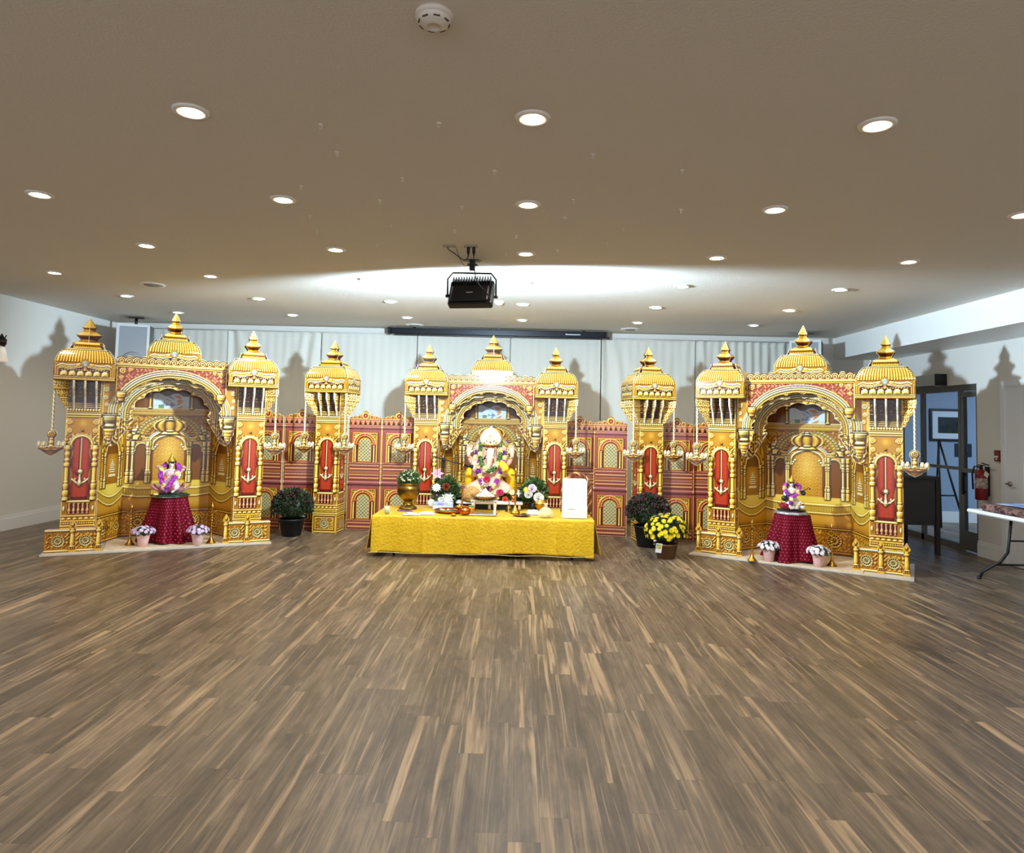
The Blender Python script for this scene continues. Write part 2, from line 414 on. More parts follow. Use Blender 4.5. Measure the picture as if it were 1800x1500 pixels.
def board_mesh(name, art, sd=None, thick=0.006, back=True, white_edge=0.0, k=1.2, bend=None, both=False):
    """front face in plane y=0 looking to -y; outline where sd(x,z) < 0"""
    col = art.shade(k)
    nx, nz = art.nx, art.nz
    X = art.X.copy(); Z = art.Z.copy(); st = art.step
    if sd is not None:
        D = sd(X, Z)
        Dc = sd((X[:-1, :-1] + X[1:, 1:]) / 2, (Z[:-1, :-1] + Z[1:, 1:]) / 2)
        keep = Dc < 0
        gx = (sd(X + st / 4, Z) - sd(X - st / 4, Z)) / (st / 2); gz = (sd(X, Z + st / 4) - sd(X, Z - st / 4)) / (st / 2)
        g2 = np.clip(gx * gx + gz * gz, .2, None)
        used = np.zeros((nz, nx), int)
        for a in (0, 1):
            for b in (0, 1):
                used[a:nz - 1 + a, b:nx - 1 + b] += keep
        bd = (used > 0) & (used < 4) & (np.abs(D) < st * 1.2)
        bd[0, :] = bd[-1, :] = False; bd[:, 0] = bd[:, -1] = False
        mv = np.clip(-D / g2, -st, st)
        X[bd] += (gx * mv)[bd]; Z[bd] += (gz * mv)[bd]
        if white_edge > 0:
            wm = D > -white_edge; col[wm] = lin((250, 244, 222))
    else:
        keep = np.ones((nz - 1, nx - 1), bool)
    idx = np.arange(nx * nz).reshape(nz, nx)
    q = np.stack([idx[:-1, :-1], idx[:-1, 1:], idx[1:, 1:], idx[1:, :-1]], -1)[keep]
    F = [q]; mi = [np.zeros(len(q), int)]
    V = np.stack([X.ravel(), np.zeros(nx * nz), Z.ravel()], -1)
    C = col.reshape(-1, 3)
    if back:
        kp = np.pad(keep, 1)
        n0 = nx * nz
        F.append(q[:, ::-1] + n0); mi.append(np.full(len(q), 0 if both else 1, int))
        V = np.concatenate([V, V + np.array([0, thick, 0])]); C = np.concatenate([C, C if both else np.tile(lin((222, 212, 190)), (len(C), 1))])
        c = kp[1:-1, 1:-1]
        for (dz, dx, a, b) in ((-1, 0, (0, 0), (0, 1)), (1, 0, (1, 1), (1, 0)), (0, -1, (1, 0), (0, 0)), (0, 1, (0, 1), (1, 1))):
            nb = kp[1 + dz:1 + dz + keep.shape[0], 1 + dx:1 + dx + keep.shape[1]]
            e = c & ~nb
            r, cc = np.nonzero(e)
            A = idx[r + a[0], cc + a[1]]; B = idx[r + b[0], cc + b[1]]
            F.append(np.stack([A, A + n0, B + n0, B], -1)); mi.append(np.ones(len(A), int))
    F = np.concatenate(F); mi = np.concatenate(mi)
    # drop unused vertices
    use = np.zeros(len(V), bool); use[F.ravel()] = True
    remap = np.cumsum(use) - 1; F = remap[F]; V = V[use]; C = C[use]
    if bend is not None: V = bend(V)
    me = bpy.data.meshes.new(name)
    me.vertices.add(len(V)); me.vertices.foreach_set('co', V.astype(np.float32).ravel())
    me.loops.add(F.size); me.loops.foreach_set('vertex_index', F.astype(np.int32).ravel())
    me.polygons.add(len(F)); me.polygons.foreach_set('loop_start', (np.arange(len(F)) * 4).astype(np.int32))
    me.polygons.foreach_set('loop_total', np.full(len(F), 4, np.int32))
    me.polygons.foreach_set('material_index', mi.astype(np.int32))
    me.update(calc_edges=True)
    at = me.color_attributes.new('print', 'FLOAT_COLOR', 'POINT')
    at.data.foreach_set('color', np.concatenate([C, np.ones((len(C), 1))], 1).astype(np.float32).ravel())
    me.materials.append(M_PRINT); me.materials.append(M_FOAM)
    me.validate()
    return me
def mobj(name, me, parent=None, loc=(0, 0, 0), rot=(0, 0, 0)):
    o = bpy.data.objects.new(name, me); COL.objects.link(o)
    if parent is not None: o.parent = parent
    o.location = loc; o.rotation_euler = rot
    return o

# ---- outlines
def sd_poly_profile(zs, ws):
    """symmetric board |x| < w(z), top and bottom open"""
    def f(X, Z):
        wv = np.interp(Z, zs, ws)
        return np.maximum(np.abs(X) - wv, np.maximum(zs[0] - Z, Z - zs[-1]))
    return f

# ---- tower print
BAL = [(0, .030), (.03, .030), (.035, .024), (.07, .031), (.10, .030), (.11, .020), (.14, .026), (.17, .028), (.18, .020), (.20, .024), (.215, .019),
       (.36, .019), (.37, .028), (.40, .028), (.41, .020), (.44, .026), (.46, .018), (.50, .027), (.53, .022), (.56, .030), (.60, .024)]
def art_shaft():
    a = Art(-.16, .16, 0, 1.83, .005, 0)
    X, Z = a.X, a.Z
    a.fill(a.rect(-.16, .16, 0, .24), 5, -.02)
    a.band(0, .025, ramp=0); a.band(.215, .24, ramp=0)
    for sx in (-1, 1): a.fill(a.rect(min(sx * .16, sx * .145), max(sx * .16, sx * .145), 0, .24), 0, .12, .006)
    a.fill(a.rect(-.125, .125, .045, .2), 0, .1, .004); a.fill(a.rect(-.115, .115, .055, .19), 5, .0, 0)
    a.scroll(a.rect(-.115, .115, .055, .19), 95, .003, None, .0)
    a.mandala(0, .122, .062, 6)
    a.bands([.24, .262, .27, .292, .312, .318], ramp=0); a.beads(.281, .011, .022, -.16, .16, 0, .15); a.beads(.33, .012, .05, -.16, .16, 0, .12, bg=-.2); a.bands([.343, .352, .37], ramp=0, t=.05)
    a.fill(a.rect(-.16, .16, .37, .53), 0, 0); a.fill(a.rect(-.105, .105, .385, .50), 1, -.25)
    for i in range(5):
        xc = -.084 + .042 * i
        a.column(xc, [(.385, .013), (.395, .008), (.42, .015), (.45, .007), (.48, .009), (.50, .014)], 3, .3)
    a.band(.50, .53, -.11, .11, 0, t=.1)
    for sx in (-1, 1):
        a.fill(a.rect(sx * .135 - .02, sx * .135 + .02, .385, .515), 5, -.05, .0); a.ellipse(sx * .135, .44, .011, .03, 6, .15)
    a.fill(a.rect(-.16, .16, .53, 1.25), 0, -.12)
    a.scroll(a.rect(-.16, .16, 1.1, 1.25), 80, .003, None, -.05)
    wav = .083 + .012 * np.sin(Z * 22)
    niche = (((np.hypot(X, np.maximum(Z - 1.13, 0)) < .087) & (Z > 1.13)) | ((np.abs(X) < wav) & (Z <= 1.135))) & (Z > .53)
    a.ring(0, 1.13, .098, .098, .016, 0, .12, 1.08)
    an = np.arctan2(X, Z - 1.13)
    rr = np.hypot(X, Z - 1.13); ob = (rr > .108) & (rr < .128 + .006 * np.cos(an * 18)) & (Z > 1.13); a.fill(ob, 6, .05, .008)
    a.fill(niche, 1, 0, 0); a.T[niche] += (-.28 * np.clip((np.abs(X) - .05) / .04, 0, 1))[niche]
    ns = np.random.RandomState(3).normal(0, .035, X.shape); a.T[niche] += ns[niche]
    a.T[niche & (Z < .57)] -= .3
    for sx in (-1, 1): a.column(sx * .128, [(z + .53, r) for z, r in BAL], 0, .10)
    a.chain(-.003, .86, 1.21, .006, 0, .018)
    a.ellipse(-.012, .835, .036, .034, 1, -.35); a.ellipse(-.003, .84, .026, .026, 6, .22); a.column(-.003, [(.72, .020), (.75, .012), (.78, .008), (.815, .010)], 6, .2)
    for sx in (-1, 1):
        a.line(-.003, .700, sx * .045, .730, .011, .15, 6, .012); a.line(sx * .045, .73, sx * .072, .757, .009, .2, 6, .01); a.ellipse(sx * .045, .757, .008, .016, 6, .15)
    a.column(-.003, [(.672, .002), (.69, .016), (.715, .026)], 6, .15)
    # capital panel with scrolls
    a.fill(a.rect(-.16, .16, 1.25, 1.43), 5, .02)
    for sx in (-1, 1):
        a.spiral(sx * .125, 1.38, .032, sx, 0, .22); a.spiral(sx * .12, 1.285, .026, -sx, 0, .22); a.line(sx * .15, 1.24, sx * .15, 1.43, .006, .25, 0)
    a.ellipse(0, 1.285, .012, .014, 2, 0); a.T += .22 * np.exp(-(X / .04) ** 2 - ((Z - 1.37) / .04) ** 2)
    a.bands([1.43, 1.447, 1.452, 1.475, 1.48, 1.493], ramp=0, t=.1); a.beads(1.512, .018, .026, -.16, .16, 0, .16)
    a.fill(a.rect(-.16, .16, 1.535, 1.83), 2, -.05)
    for i in range(7):
        z = 1.535 + i * .02; a.band(z, z + .014, ramp=0 if i < 3 else 2, t=.05 - .05 * i)
    a.scroll(a.rect(-.16, .16, 1.66, 1.83), 70, .004, None, .02)
    for sx in (-1, 1): a.fill(a.rect(min(sx * .16, sx * .155), max(sx * .16, sx * .155), .25, 1.83), 0, .3)
    return a
DOME_Z = [0, .20, .23, .26, .29, .32, .35, .355, .385, .39, .43]
DOME_W = [.285, .285, .277, .264, .246, .222, .190, .135, .130, .118, .112]
def sd_dome(X, Z):
    w = np.interp(Z, DOME_Z, DOME_W) + np.where((Z > .2) & (Z < .35), .005 * np.sin(Z * 300), 0)
    return np.maximum(np.abs(X) - w, np.maximum(-Z, Z - .43))
def art_dome():
    a = Art(-.29, .29, 0, .435, .005, 0)
    X, Z = a.X, a.Z
    # ribbed dome
    th = X / np.interp(Z, DOME_Z, [.285, .285, .28, .275, .262, .25, .235, .2, .2, .2, .2])
    u = np.sin(th * 34) ; a.H = np.abs(u) * .009; a.T = .06 + .1 * np.abs(u) - .30 * np.clip((.24 - Z) / .06, 0, 1) * (np.abs(u) < .5) + .05
    a.T[Z < .25] -= .04
    W = np.interp(Z, DOME_Z, DOME_W)
    edge = (np.abs(X) > W - .018) & (Z > .19) & (Z < .35); a.fill(edge, 6, .0); a.H[edge] = .004 * np.sin(Z * 300)[edge]
    a.band(.335, .352, ramp=6, t=.05)
    a.fill(Z > .352, 0, -.1); a.band(.355, .372, ramp=0, t=.1); a.beads(.38, .009, .018, -.13, .13, 0, .0); a.band(.39, .43, ramp=0, t=.05)
    # cornice
    a.fill(Z < .20, 0, .0, 0)
    # arched roll that drops at the corners and dips at the centre
    zr = .172 + .012 * np.cos(X * 22) * (np.abs(X) < .2) - .26 * np.clip(np.abs(X) - .2, 0, 1) - 5.0 * np.clip(np.abs(X) - .225, 0, 1) ** 2 * 3
    for off, wd, rp, tt in ((0.0, .011, 6, .1), (-.021, .008, 0, .12), (-.036, .006, 6, .1)):
        d = np.abs(Z - zr - off); m = (d < wd) & (Z < .21)
        a.H[m] = np.sqrt(np.clip(1 - (d / wd) ** 2, 0, 1))[m] * .011; a.R[m] = rp; a.T[m] = tt
    inner = (Z < zr - .042) & (Z > .045)
    a.fill(inner, 1, -.28, 0)
    a.beads(.10, .018, .026, -.22, .22, 0, .1, bg=-.35) ; 
    q = (np.abs(X) < .235) & (Z > .045) & (Z < .09); 
    a.beads(.074, .031, .076, -.228, .228, 0, .2, bg=-.3, point=True)
    for sx in (-1, 1):
        m = (np.abs(X) > .235) & (Z > .045) & (Z < .15); a.fill(m, 0, 0); a.H[m] = (.006 * np.abs(np.sin(X * 160)))[m]
    a.bands([0, .012, .03, .045], ramp=0, t=.08); a.beads(.021, .006, .012, -.285, .285, 0, .1)
    a.fill(a.rect(-1, 1, .009, .013), 2, 0)
    # medallion
    a.ellipse(0, .185, .044, .046, 0, -.05, .01); a.ellipse(0, .183, .030, .034, 9, -.25, .012); a.ellipse(0, .175, .012, .016, 9, .1, .01)
    for sx in (-1, 1): a.ellipse(sx * .062, .168, .03, .012, 0, .1); 
    a.fill(a.rect(-.012, .012, .115, .14), 0, .2)
    return a
FIN_Z = [0, .028, .034, .045, .060, .098, .106, .114, .145, .158, .178, .186, .196, .30]
FIN_W = [.140, .134, .104, .084, .084, .122, .125, .120, .074, .056, .056, .068, .068, .002]
def art_finial():
    a = Art(-.144, .144, 0, .30, .004, 0)
    W = np.interp(a.Z, FIN_Z, FIN_W)
    a.H = np.sqrt(np.clip(W * W - a.X ** 2, 0, None)) * .9; a.T[:] = .06; a.T[a.Z < .03] -= .05; a.R[a.Z < .6] = 0
    for z in (.034, .06, .106, .15, .19): a.T[np.abs(a.Z - z) < .003] -= .28
    return a
def art_carved(x0, x1, z0, z1, seed=0.0, ramp=0):
    a = Art(x0, x1, z0, z1, .005, ramp)
    a.scroll(np.ones_like(a.X, bool), 110, .006, None, .22, seed)
    for i in range(int((z1 - z0) / .05)):
        z = z0 + .05 * i; a.band(z, z + .012, ramp=ramp, t=.15)
    return a

M_DARKIN = mat('dark_brown_underside', (58, 34, 22), 0.5)
def art_lampboard():
    a = Art(-.12, .12, -.24, .02, .004, 6, .0)
    X, Z = a.X, a.Z
    a.fill(np.ones_like(X, bool), 6, -.05)
    a.ellipse(0, -.035, .036, .036, 0, .0); a.ellipse(0, -.033, .018, .02, 0, .25); a.ellipse(0, -.03, .006, .008, 2, 0)
    a.column(0, [(-.15, .024), (-.13, .016), (-.11, .022), (-.09, .014), (-.075, .018), (-.065, .012)], 0, .1)
    # bowl
    bw = np.interp(Z, [-.228, -.21, -.19, -.172, -.158, -.150], [.004, .03, .06, .092, .098, .09]); m = (np.abs(X) < bw) & (Z < -.150) & (Z > -.228)
    a.fill(m, 0, .05); a.H[m] = (np.sqrt(np.clip(bw * bw - X * X, 0, None)) * .3)[m]
    a.fill((np.abs(X) < bw) & (np.abs(Z + .163) < .008), 0, -.25); a.fill((np.abs(X) < bw) & (np.abs(Z + .19) < .004), 0, -.25)
    for x in (-.095, -.058, .058, .095): a.ellipse(x, -.128, .011, .022, 6, .30, .006)
    for x in (-.03, .03): a.ellipse(x, -.165, .012, .006, 5, -.1)
    return a
def sd_lamp(X, Z):
    c = lambda x, z, a, b: (np.hypot((X - x) / a, (Z - z) / b) - 1) * min(a, b)
    d = c(0, -.033, .044, .044)
    d = np.minimum(d, np.maximum(np.abs(X) - .030, np.maximum(-.16 - Z, Z + .04)))
    bw = np.interp(Z, [-.236, -.215, -.19, -.172, -.14], [.004, .045, .07, .104, .11])
    d = np.minimum(d, np.maximum(np.abs(X) - bw, np.maximum(-.238 - Z, Z + .15)))
    for x in (-.095, -.058, .058, .095): d = np.minimum(d, c(x, -.130, .018, .032))
    return d

SH = {}
def build_shared():
    SH['shaft'] = board_mesh('shaft', art_shaft(), None, back=False)
    def dbend(V):
        V = V.copy(); w = np.interp(V[:, 2], DOME_Z, DOME_W); V[:, 1] += .8 * (.285 - np.maximum(w, .112)); return V
    SH['dome'] = board_mesh('dome_panel', art_dome(), sd_dome, .006, bend=dbend)
    SH['finial'] = board_mesh('finial_board', art_finial(), lambda X, Z: np.maximum(np.abs(X) - np.interp(Z, FIN_Z, FIN_W), np.maximum(-Z, Z - .299)), .005, both=True)
    rz = [0, .04, .09, .13, .18, .22, .30]; rw = [.012, .02, .05, .055, .10, .128, .130]
    def sdr(zs, ws, s=1.0):
        def f(X, Z): return np.maximum(np.maximum(X - np.interp(Z, zs, ws) * s, -X), np.maximum(-Z, Z - .30))
        return f
    SH['rib'] = board_mesh('bracket', art_carved(0, .14, 0, .30, .3), sdr(rz, rw), .020, both=True)
    rz2 = [0, .02, .05, .07, .11, .13, .18, .20, .26, .30]; rw2 = [.02, .05, .055, .085, .09, .125, .145, .175, .185, .18]
    SH['corner'] = board_mesh('corner_bracket', art_carved(0, .19, 0, .30, .8, 0), sdr(rz2, rw2), .008, both=True)
    SH['lamp'] = board_mesh('lamp_board', art_lampboard(), sd_lamp, .006, white_edge=.003, both=True)
build_shared()

def four_sided(me, name, parent, half, mats=None):
    for i in range(4):
        a = i * PI / 2
        mobj(name, me, parent, (math.sin(a) * half, -math.cos(a) * half, 0), (0, 0, a))

def dome_parts(t, z, half=.285, s=1.0, yaw=PI / 4):
    d = bpy.data.objects.new('dome', None); COL.objects.link(d); d.parent = t; d.location = (0, 0, z); d.scale = (s, s, s); d.empty_display_size = .05
    for i in range(4):
        a = i * PI / 2
        mobj('dome_panel', SH['dome'], d, (math.sin(a) * half, -math.cos(a) * half, 0), (0, 0, a))
    for i in range(2):
        a = yaw + i * PI / 2
        mobj('finial_board', SH['finial'], d, (-math.sin(a) * -.0025, -math.cos(a) * .0025, .415), (0, 0, a))
    MB().box((-.276, -.276, .012), (.276, .276, .020)).build('canopy_board', M_DARKIN, d)
    MB().box((-.125, -.125, .40), (.125, .125, .412)).build('cap_board', mat('gold_board', (196, 140, 48), .4), d)
    return d
def make_tower(label, loc, rz, yaw=PI / 4, inner=0):
    t = thing('temple_tower', label, 'tower', loc, rz, 'printed golden towers')
    t.location = loc
    # the square shaft: four printed faces welded into one mesh
    base = SH['shaft']
    if 'shaft4' not in SH:
        n = len(base.vertices); co = np.zeros(n * 3, np.float32); base.vertices.foreach_get('co', co); co = co.reshape(-1, 3)
        nl = len(base.loops); li = np.zeros(nl, np.int32); base.loops.foreach_get('vertex_index', li)
        cl = np.zeros(n * 4, np.float32); base.color_attributes['print'].data.foreach_get('color', cl)
        V = []; F = []; C = []
        for i in range(4):
            a = i * PI / 2; p = co + np.array([0, -.16, 0]); c, s_ = math.cos(a), math.sin(a)
            V.append(np.stack([p[:, 0] * c - p[:, 1] * s_, p[:, 0] * s_ + p[:, 1] * c, p[:, 2]], 1)); F.append(li + i * n); C.append(cl)
        V = np.concatenate(V); F = np.concatenate(F); C = np.concatenate(C)
        me = bpy.data.meshes.new('shaft')
        me.vertices.add(len(V)); me.vertices.foreach_set('co', V.astype(np.float32).ravel())
        me.loops.add(len(F)); me.loops.foreach_set('vertex_index', F.astype(np.int32))
        k = len(F) // 4
        me.polygons.add(k); me.polygons.foreach_set('loop_start', (np.arange(k) * 4).astype(np.int32)); me.polygons.foreach_set('loop_total', np.full(k, 4, np.int32))
        me.update(calc_edges=True)
        at = me.color_attributes.new('print', 'FLOAT_COLOR', 'POINT'); at.data.foreach_set('color', C)
        me.materials.append(M_PRINT); SH['shaft4'] = me
    mobj('shaft', SH['shaft4'], t)
    for i in range(4):
        a = i * PI / 2
        R = RZ(a)
        # the side that meets the arch has no brackets
        if (inner > 0 and i == 1) or (inner < 0 and i == 3): side_skip = True
        else: side_skip = False
        for x in (() if side_skip else (-.105, -.0, .105)):
            p = R @ Vector((x, -.16, 1.53))
            mobj('bracket', SH['rib'], t, p, (0, 0, a - PI / 2))
        if (inner > 0 and i in (0, 1)) or (inner < 0 and i in (3, 2)): continue
        p = R @ Vector((.155, -.155, 1.53))
        mobj('corner_bracket', SH['corner'], t, p, (0, 0, a - PI / 4))
    dome_parts(t, 1.83, yaw=yaw)
    return t
def hanging_lamp(label, loc, rz, ztop=1.835, L=.535):
    t = thing('hanging_lamp', label, 'lamp', (loc[0], loc[1], ztop), rz, 'cut-out hanging oil lamps on the towers')
    if ('rope', L) not in SH:
        a = Art(-.012, .012, -L, 0, .003, 4); a.chain(0, -L, 0, .012, 6, .045); a.T += .1
        SH['rope', L] = board_mesh('rope', a, None, .005, both=True)
    me = SH['rope', L]
    mobj('rope', me, t)
    mobj('lamp_board', SH['lamp'], t, (0, -.002, -L)).scale = (1.14, 1, 1.14)
    return t
# ------------------------------------------------------------------ room
M_FLOOR = floor_material()
M_CEIL = mat('ceiling_paint', (226, 222, 214), 0.85, bump=0.25, bscale=90)
M_WALL = mat('wall_paint', (224, 222, 216), 0.8, bump=0.08, bscale=120)
M_WHITE = mat('white_trim_paint', (236, 236, 234), 0.45)
XL, XR, YB, YF, XS = -6.38, 5.70, 10.66, -4.0, 4.93
def room():
    struct('floor', MB().box((XL - .1, YF - .1, -.1), (10.0, 12.3, 0)), M_FLOOR)
    struct('ceiling', MB().box((XL - .1, YF - .1, CEIL), (10.0, 12.3, CEIL + .1)), M_CEIL)
    struct('wall_left', MB().box((XL - .1, YF, 0), (XL, YB, CEIL)), M_WALL)
    struct('wall_back', MB().box((XL - .1, YB, 0), (XR + .1, YB + .1, CEIL)), M_WALL)
    # right wall with the glazed entrance opening y 8.52 .. 10.30
    m = MB(); m.box((XR, YF, 0), (XR + .12, 8.52, CEIL)); m.box((XR, 10.30, 0), (XR + .12, YB, CEIL)); m.box((XR, 8.52, 2.12), (XR + .12, 10.30, CEIL))
    struct('wall_right', m, M_WALL)
    struct('trim_1', MB().box((XS, YF, 2.60), (XR, YB, CEIL)), M_WHITE)          # boxed-in beam under the ceiling
    def bb(name, segs):
        m = MB()
        for a, b in segs:
            m.box(a, b)
        return struct(name, m, M_WHITE)
    bb('baseboard_left', [((XL, YF, 0), (XL + .016, YB, .15)), ((XL, YF, .15), (XL + .010, YB, .185))])
    bb('baseboard_right', [((XR - .016, YF, 0), (XR, 8.52, .15)), ((XR - .010, YF, .15), (XR, 8.52, .185))])
    bb('baseboard_back', [((XL, YB - .016, 0), (XR, YB, .15))])
room()

def hall_beyond():
    """the room behind the glass door"""
    M2 = mat('hall_paint', (150, 166, 186), 0.8)
    struct('wall_hall', MB().box((XR + .12, 11.6, 0), (10, 11.7, CEIL)), M2)
    struct('wall_hall_side', MB().box((9.9, 5.5, 0), (10.0, 11.6, CEIL)), M2)
    struct('wall_hall_near', MB().box((XR + .12, 5.4, 0), (10.0, 5.5, CEIL)), M2)
    struct('baseboard_hall', MB().box((XR + .12, 11.58, 0), (9.9, 11.6, .18)), M_WHITE)
    l = bpy.data.lights.new('hall_fill', 'AREA'); l.energy = 60; l.size = 1.2; l.color = (.68, .82, 1)  # unseen light added to brighten the hall behind the glass
    t = thing('hall_fill_light', 'added flat square light, out of view, brightening the hall behind the glass door', 'ceiling light', (8.4, 9.0, CEIL))
    MB().box((-.6, -.6, -.05), (.6, .6, 0)).build('fill_panel', mat('hall_fill_surface', (230, 238, 250), .5, emit=(225, 236, 255), estr=1.0), t)
    o = bpy.data.objects.new('hall_fill_lamp', l); COL.objects.link(o); o.location = (0, 0, -.07); o.parent = t
    # framed picture on the hall wall
    t = thing('framed_picture', 'dark framed landscape picture with white mat on the hall wall', 'picture', (7.27, 11.6, 1.63))
    fw, fh = .31, .27
    m = MB()
    for a, b in (((-fw, -.03, -fh), (fw, 0, -fh + .035)), ((-fw, -.03, fh - .035), (fw, 0, fh)), ((-fw, -.03, -fh + .035), (-fw + .035, 0, fh - .035)), ((fw - .035, -.03, -fh + .035), (fw, 0, fh - .035))): m.box(a, b)
    m.build('frame', mat('picture_frame_wood', (34, 26, 24), .4), t)
    MB().box((-fw + .035, -.012, -fh + .035), (fw - .035, -.002, fh - .035)).build('mat_board', mat('mat_board', (215, 222, 230), .7), t)
    MB().box((-.17, -.016, -.14), (.17, -.012, .13)).build('picture', mat('dark_landscape', (30, 44, 34), .4, c2=(10, 14, 16), nscale=9), t)
    t = thing('notice', 'small dark notice with a yellow emblem on the hall wall under the picture', 'notice', (7.52, 11.6, 1.20))
    MB().box((-.14, -.012, -.10), (.14, 0, .12)).build('backing', mat('notice_dark', (24, 34, 52), .5), t)
    MB().lathe([(.07, 0), (.07, .006), (.001, .007)], 20, M=TR(0, -.012, .01) @ Matrix.Rotation(PI / 2, 4, 'X')).build('emblem', mat('notice_yellow', (190, 180, 60), .5), t)
    # leaning black easel in the hall
    t = thing('easel', 'black folded easel leaning in the hall behind the glass door', 'easel', (6.9, 10.75, 0))
    bk = mat('black_metal', (18, 18, 20), .45)
    MB().tube([(.10, 0, 0), (-.24, .10, 1.38)], .016).build('leg', bk, t)
    MB().tube([(-.28, .0, .02), (-.25, .10, 1.38)], .016).build('leg', bk, t)
    MB().tube([(-.20, .3, .0), (-.245, .10, 1.36)], .014).build('leg', bk, t)
    MB().tube([(-.27, .02, .52), (-.05, .04, .52)], .012).build('crossbar', bk, t)
hall_beyond()

def entrance():
    al = mat('brushed_aluminium', (122, 120, 114), .35, .8)
    gl = mat('clear_glass', (222, 234, 240), .02, trans=1.0, ior=1.02, spec=.5)
    X0, X1 = XR + .03, XR + .08
    t = thing('window_1', None, None); t['kind'] = 'structure'
    f = MB()
    f.box((X0 - .01, 8.52, 2.04), (X1 + .01, 10.30, 2.12)); f.box((X0, 10.24, 0), (X1, 10.30, 2.04)); f.box((X0, 9.70, 0), (X1, 9.76, 2.04))
    f.box((X0, 8.93, 1.02), (X1, 10.24, 1.06)); f.box((X0, 8.93, 0), (X1, 10.24, .08)); f.box((X0, 8.88, 0), (X1, 8.93, 2.04))
    f.build('window_frame', al, t)
    MB().box((X0 + .02, 8.93, .08), (X0 + .026, 10.24, 2.04)).build('pane', gl, t)
    t = thing('door_1', None, None); t['kind'] = 'structure'
    f = MB(); Y0, Y1 = 8.535, 8.875
    f.box((X0, Y0, .02), (X1, Y1, .26)); f.box((X0, Y0, 1.96), (X1, Y1, 2.03)); f.box((X0, Y0, .26), (X1, Y0 + .05, 1.96)); f.box((X0, Y1 - .05, .26), (X1, Y1, 1.96))
    f.box((X0, Y0 + .05, 1.00), (X1, Y1 - .05, 1.05))
    f.build('door_frame', al, t)
    MB().box((X0 + .02, Y0 + .05, .26), (X0 + .026, Y1 - .05, 1.96)).build('pane', gl, t)
    MB().box((X0 - .05, Y1 - .11, .72), (X0 - .03, Y1 - .07, 1.0)).box((X0 - .03, Y1 - .1, .74), (X0, Y1 - .08, .76)).box((X0 - .03, Y1 - .1, .96), (X0, Y1 - .08, .98)).build('door_handle', mat('dark_bronze', (44, 36, 30), .4, .6), t)
    # white side door nearer the camera on the right wall
    t = thing('door_2', None, None); t['kind'] = 'structure'
    wd = mat('white_door', (226, 230, 234), .45)
    MB().box((XR - .03, 7.08, .01), (XR - .001, 7.98, 2.05)).build('door_leaf', wd, t)
    MB().box((XR - .045, 7.98, 0), (XR - .001, 8.05, 2.12)).box((XR - .045, 7.01, 0), (XR - .001, 7.08, 2.12)).box((XR - .045, 7.08, 2.05), (XR - .001, 7.98, 2.12)).build('door_frame', wd, t)
    MB().tube([(XR - .03, 7.92, .93), (XR - .08, 7.92, .93), (XR - .085, 7.82, .93)], .010).lathe([(.028, 0), (.028, .012)], 16, M=TR(XR - .03, 7.92, .93) @ Matrix.Rotation(-PI / 2, 4, 'Y')).build('door_handle', mat('satin_nickel', (160, 156, 148), .3, .9), t)
entrance()

# ------------------------------------------------------------------ ceiling fittings
M_GLOW = mat('lamp_lens', (255, 244, 225), .4, emit=(255, 240, 214), estr=30)
M_RING = mat('white_trim_ring', (236, 234, 228), .4)
def recessed_lights():
    ring = MB(); ring.lathe([(.052, -.004), (.052, -.010), (.070, -.012), (.082, -.008), (.084, 0)], 28, cap=False)
    lens = MB(); lens.lathe([(.0001, -.006), (.053, -.006)], 28, cap=False)
    first = None; L = bpy.data.lights.new('recessed_lamp', 'SPOT'); L.energy = POT_W; L.color = (1, .92, .81); L.spot_size = math.radians(150); L.spot_blend = .9; L.shadow_soft_size = .05
    rows = ['frontmost row', 'second row', 'third row', 'fourth row', 'fifth row', 'rearmost row']
    cols = {-3: 'at the far left end', -2: 'second left of centre', -1: 'just left of centre', 0: 'on the centre line', 1: 'just right of centre', 2: 'second right of centre'}
    spots = []
    vis = {0: [-1, 0, 1], 1: [-2, -1, 0, 1, 2], 2: [-2, -1, 0, 1, 2], 3: [-3, -2, -1, 0, 1, 2], 4: [-3, -2, -1, 0, 1, 2], 5: [-3, -2, -1, 0, 1, 2]}
    ys = [3.13, 4.40, 5.70, 6.91, 8.20, 9.46]
    for r in range(6):
        for c in ([-3, -2, -1, 0, 1, 2]): spots.append((.04 + 1.61 * c, ys[r], 'downlight %s in the %s of recessed ceiling lights' % (cols[c], rows[r]), c in vis[r]))
    for y in (1.86, .58, -.7):
        for c in (-2, 0, 2): spots.append((.04 + 1.61 * c, y, 'recessed downlight behind the camera', False))
    for x, y, lb, seen in spots:
        if not seen and y > 3 : 
            if x < -3.1 and y > 6: continue
        lb = 'round ' + lb
        if first is None:
            t = thing('recessed_light', lb, 'ceiling light', (x, y, CEIL), 0, 'recessed ceiling lights')
            ring.build('trim_ring', M_RING, t); lens.build('lens', M_GLOW, t)
            o = bpy.data.objects.new('lamp', L); COL.objects.link(o); o.parent = t; o.location = (0, 0, -.03)
            first = t
        else:
            t = copy_tree(first); t.location = (x, y, CEIL); t['label'] = lb
recessed_lights()

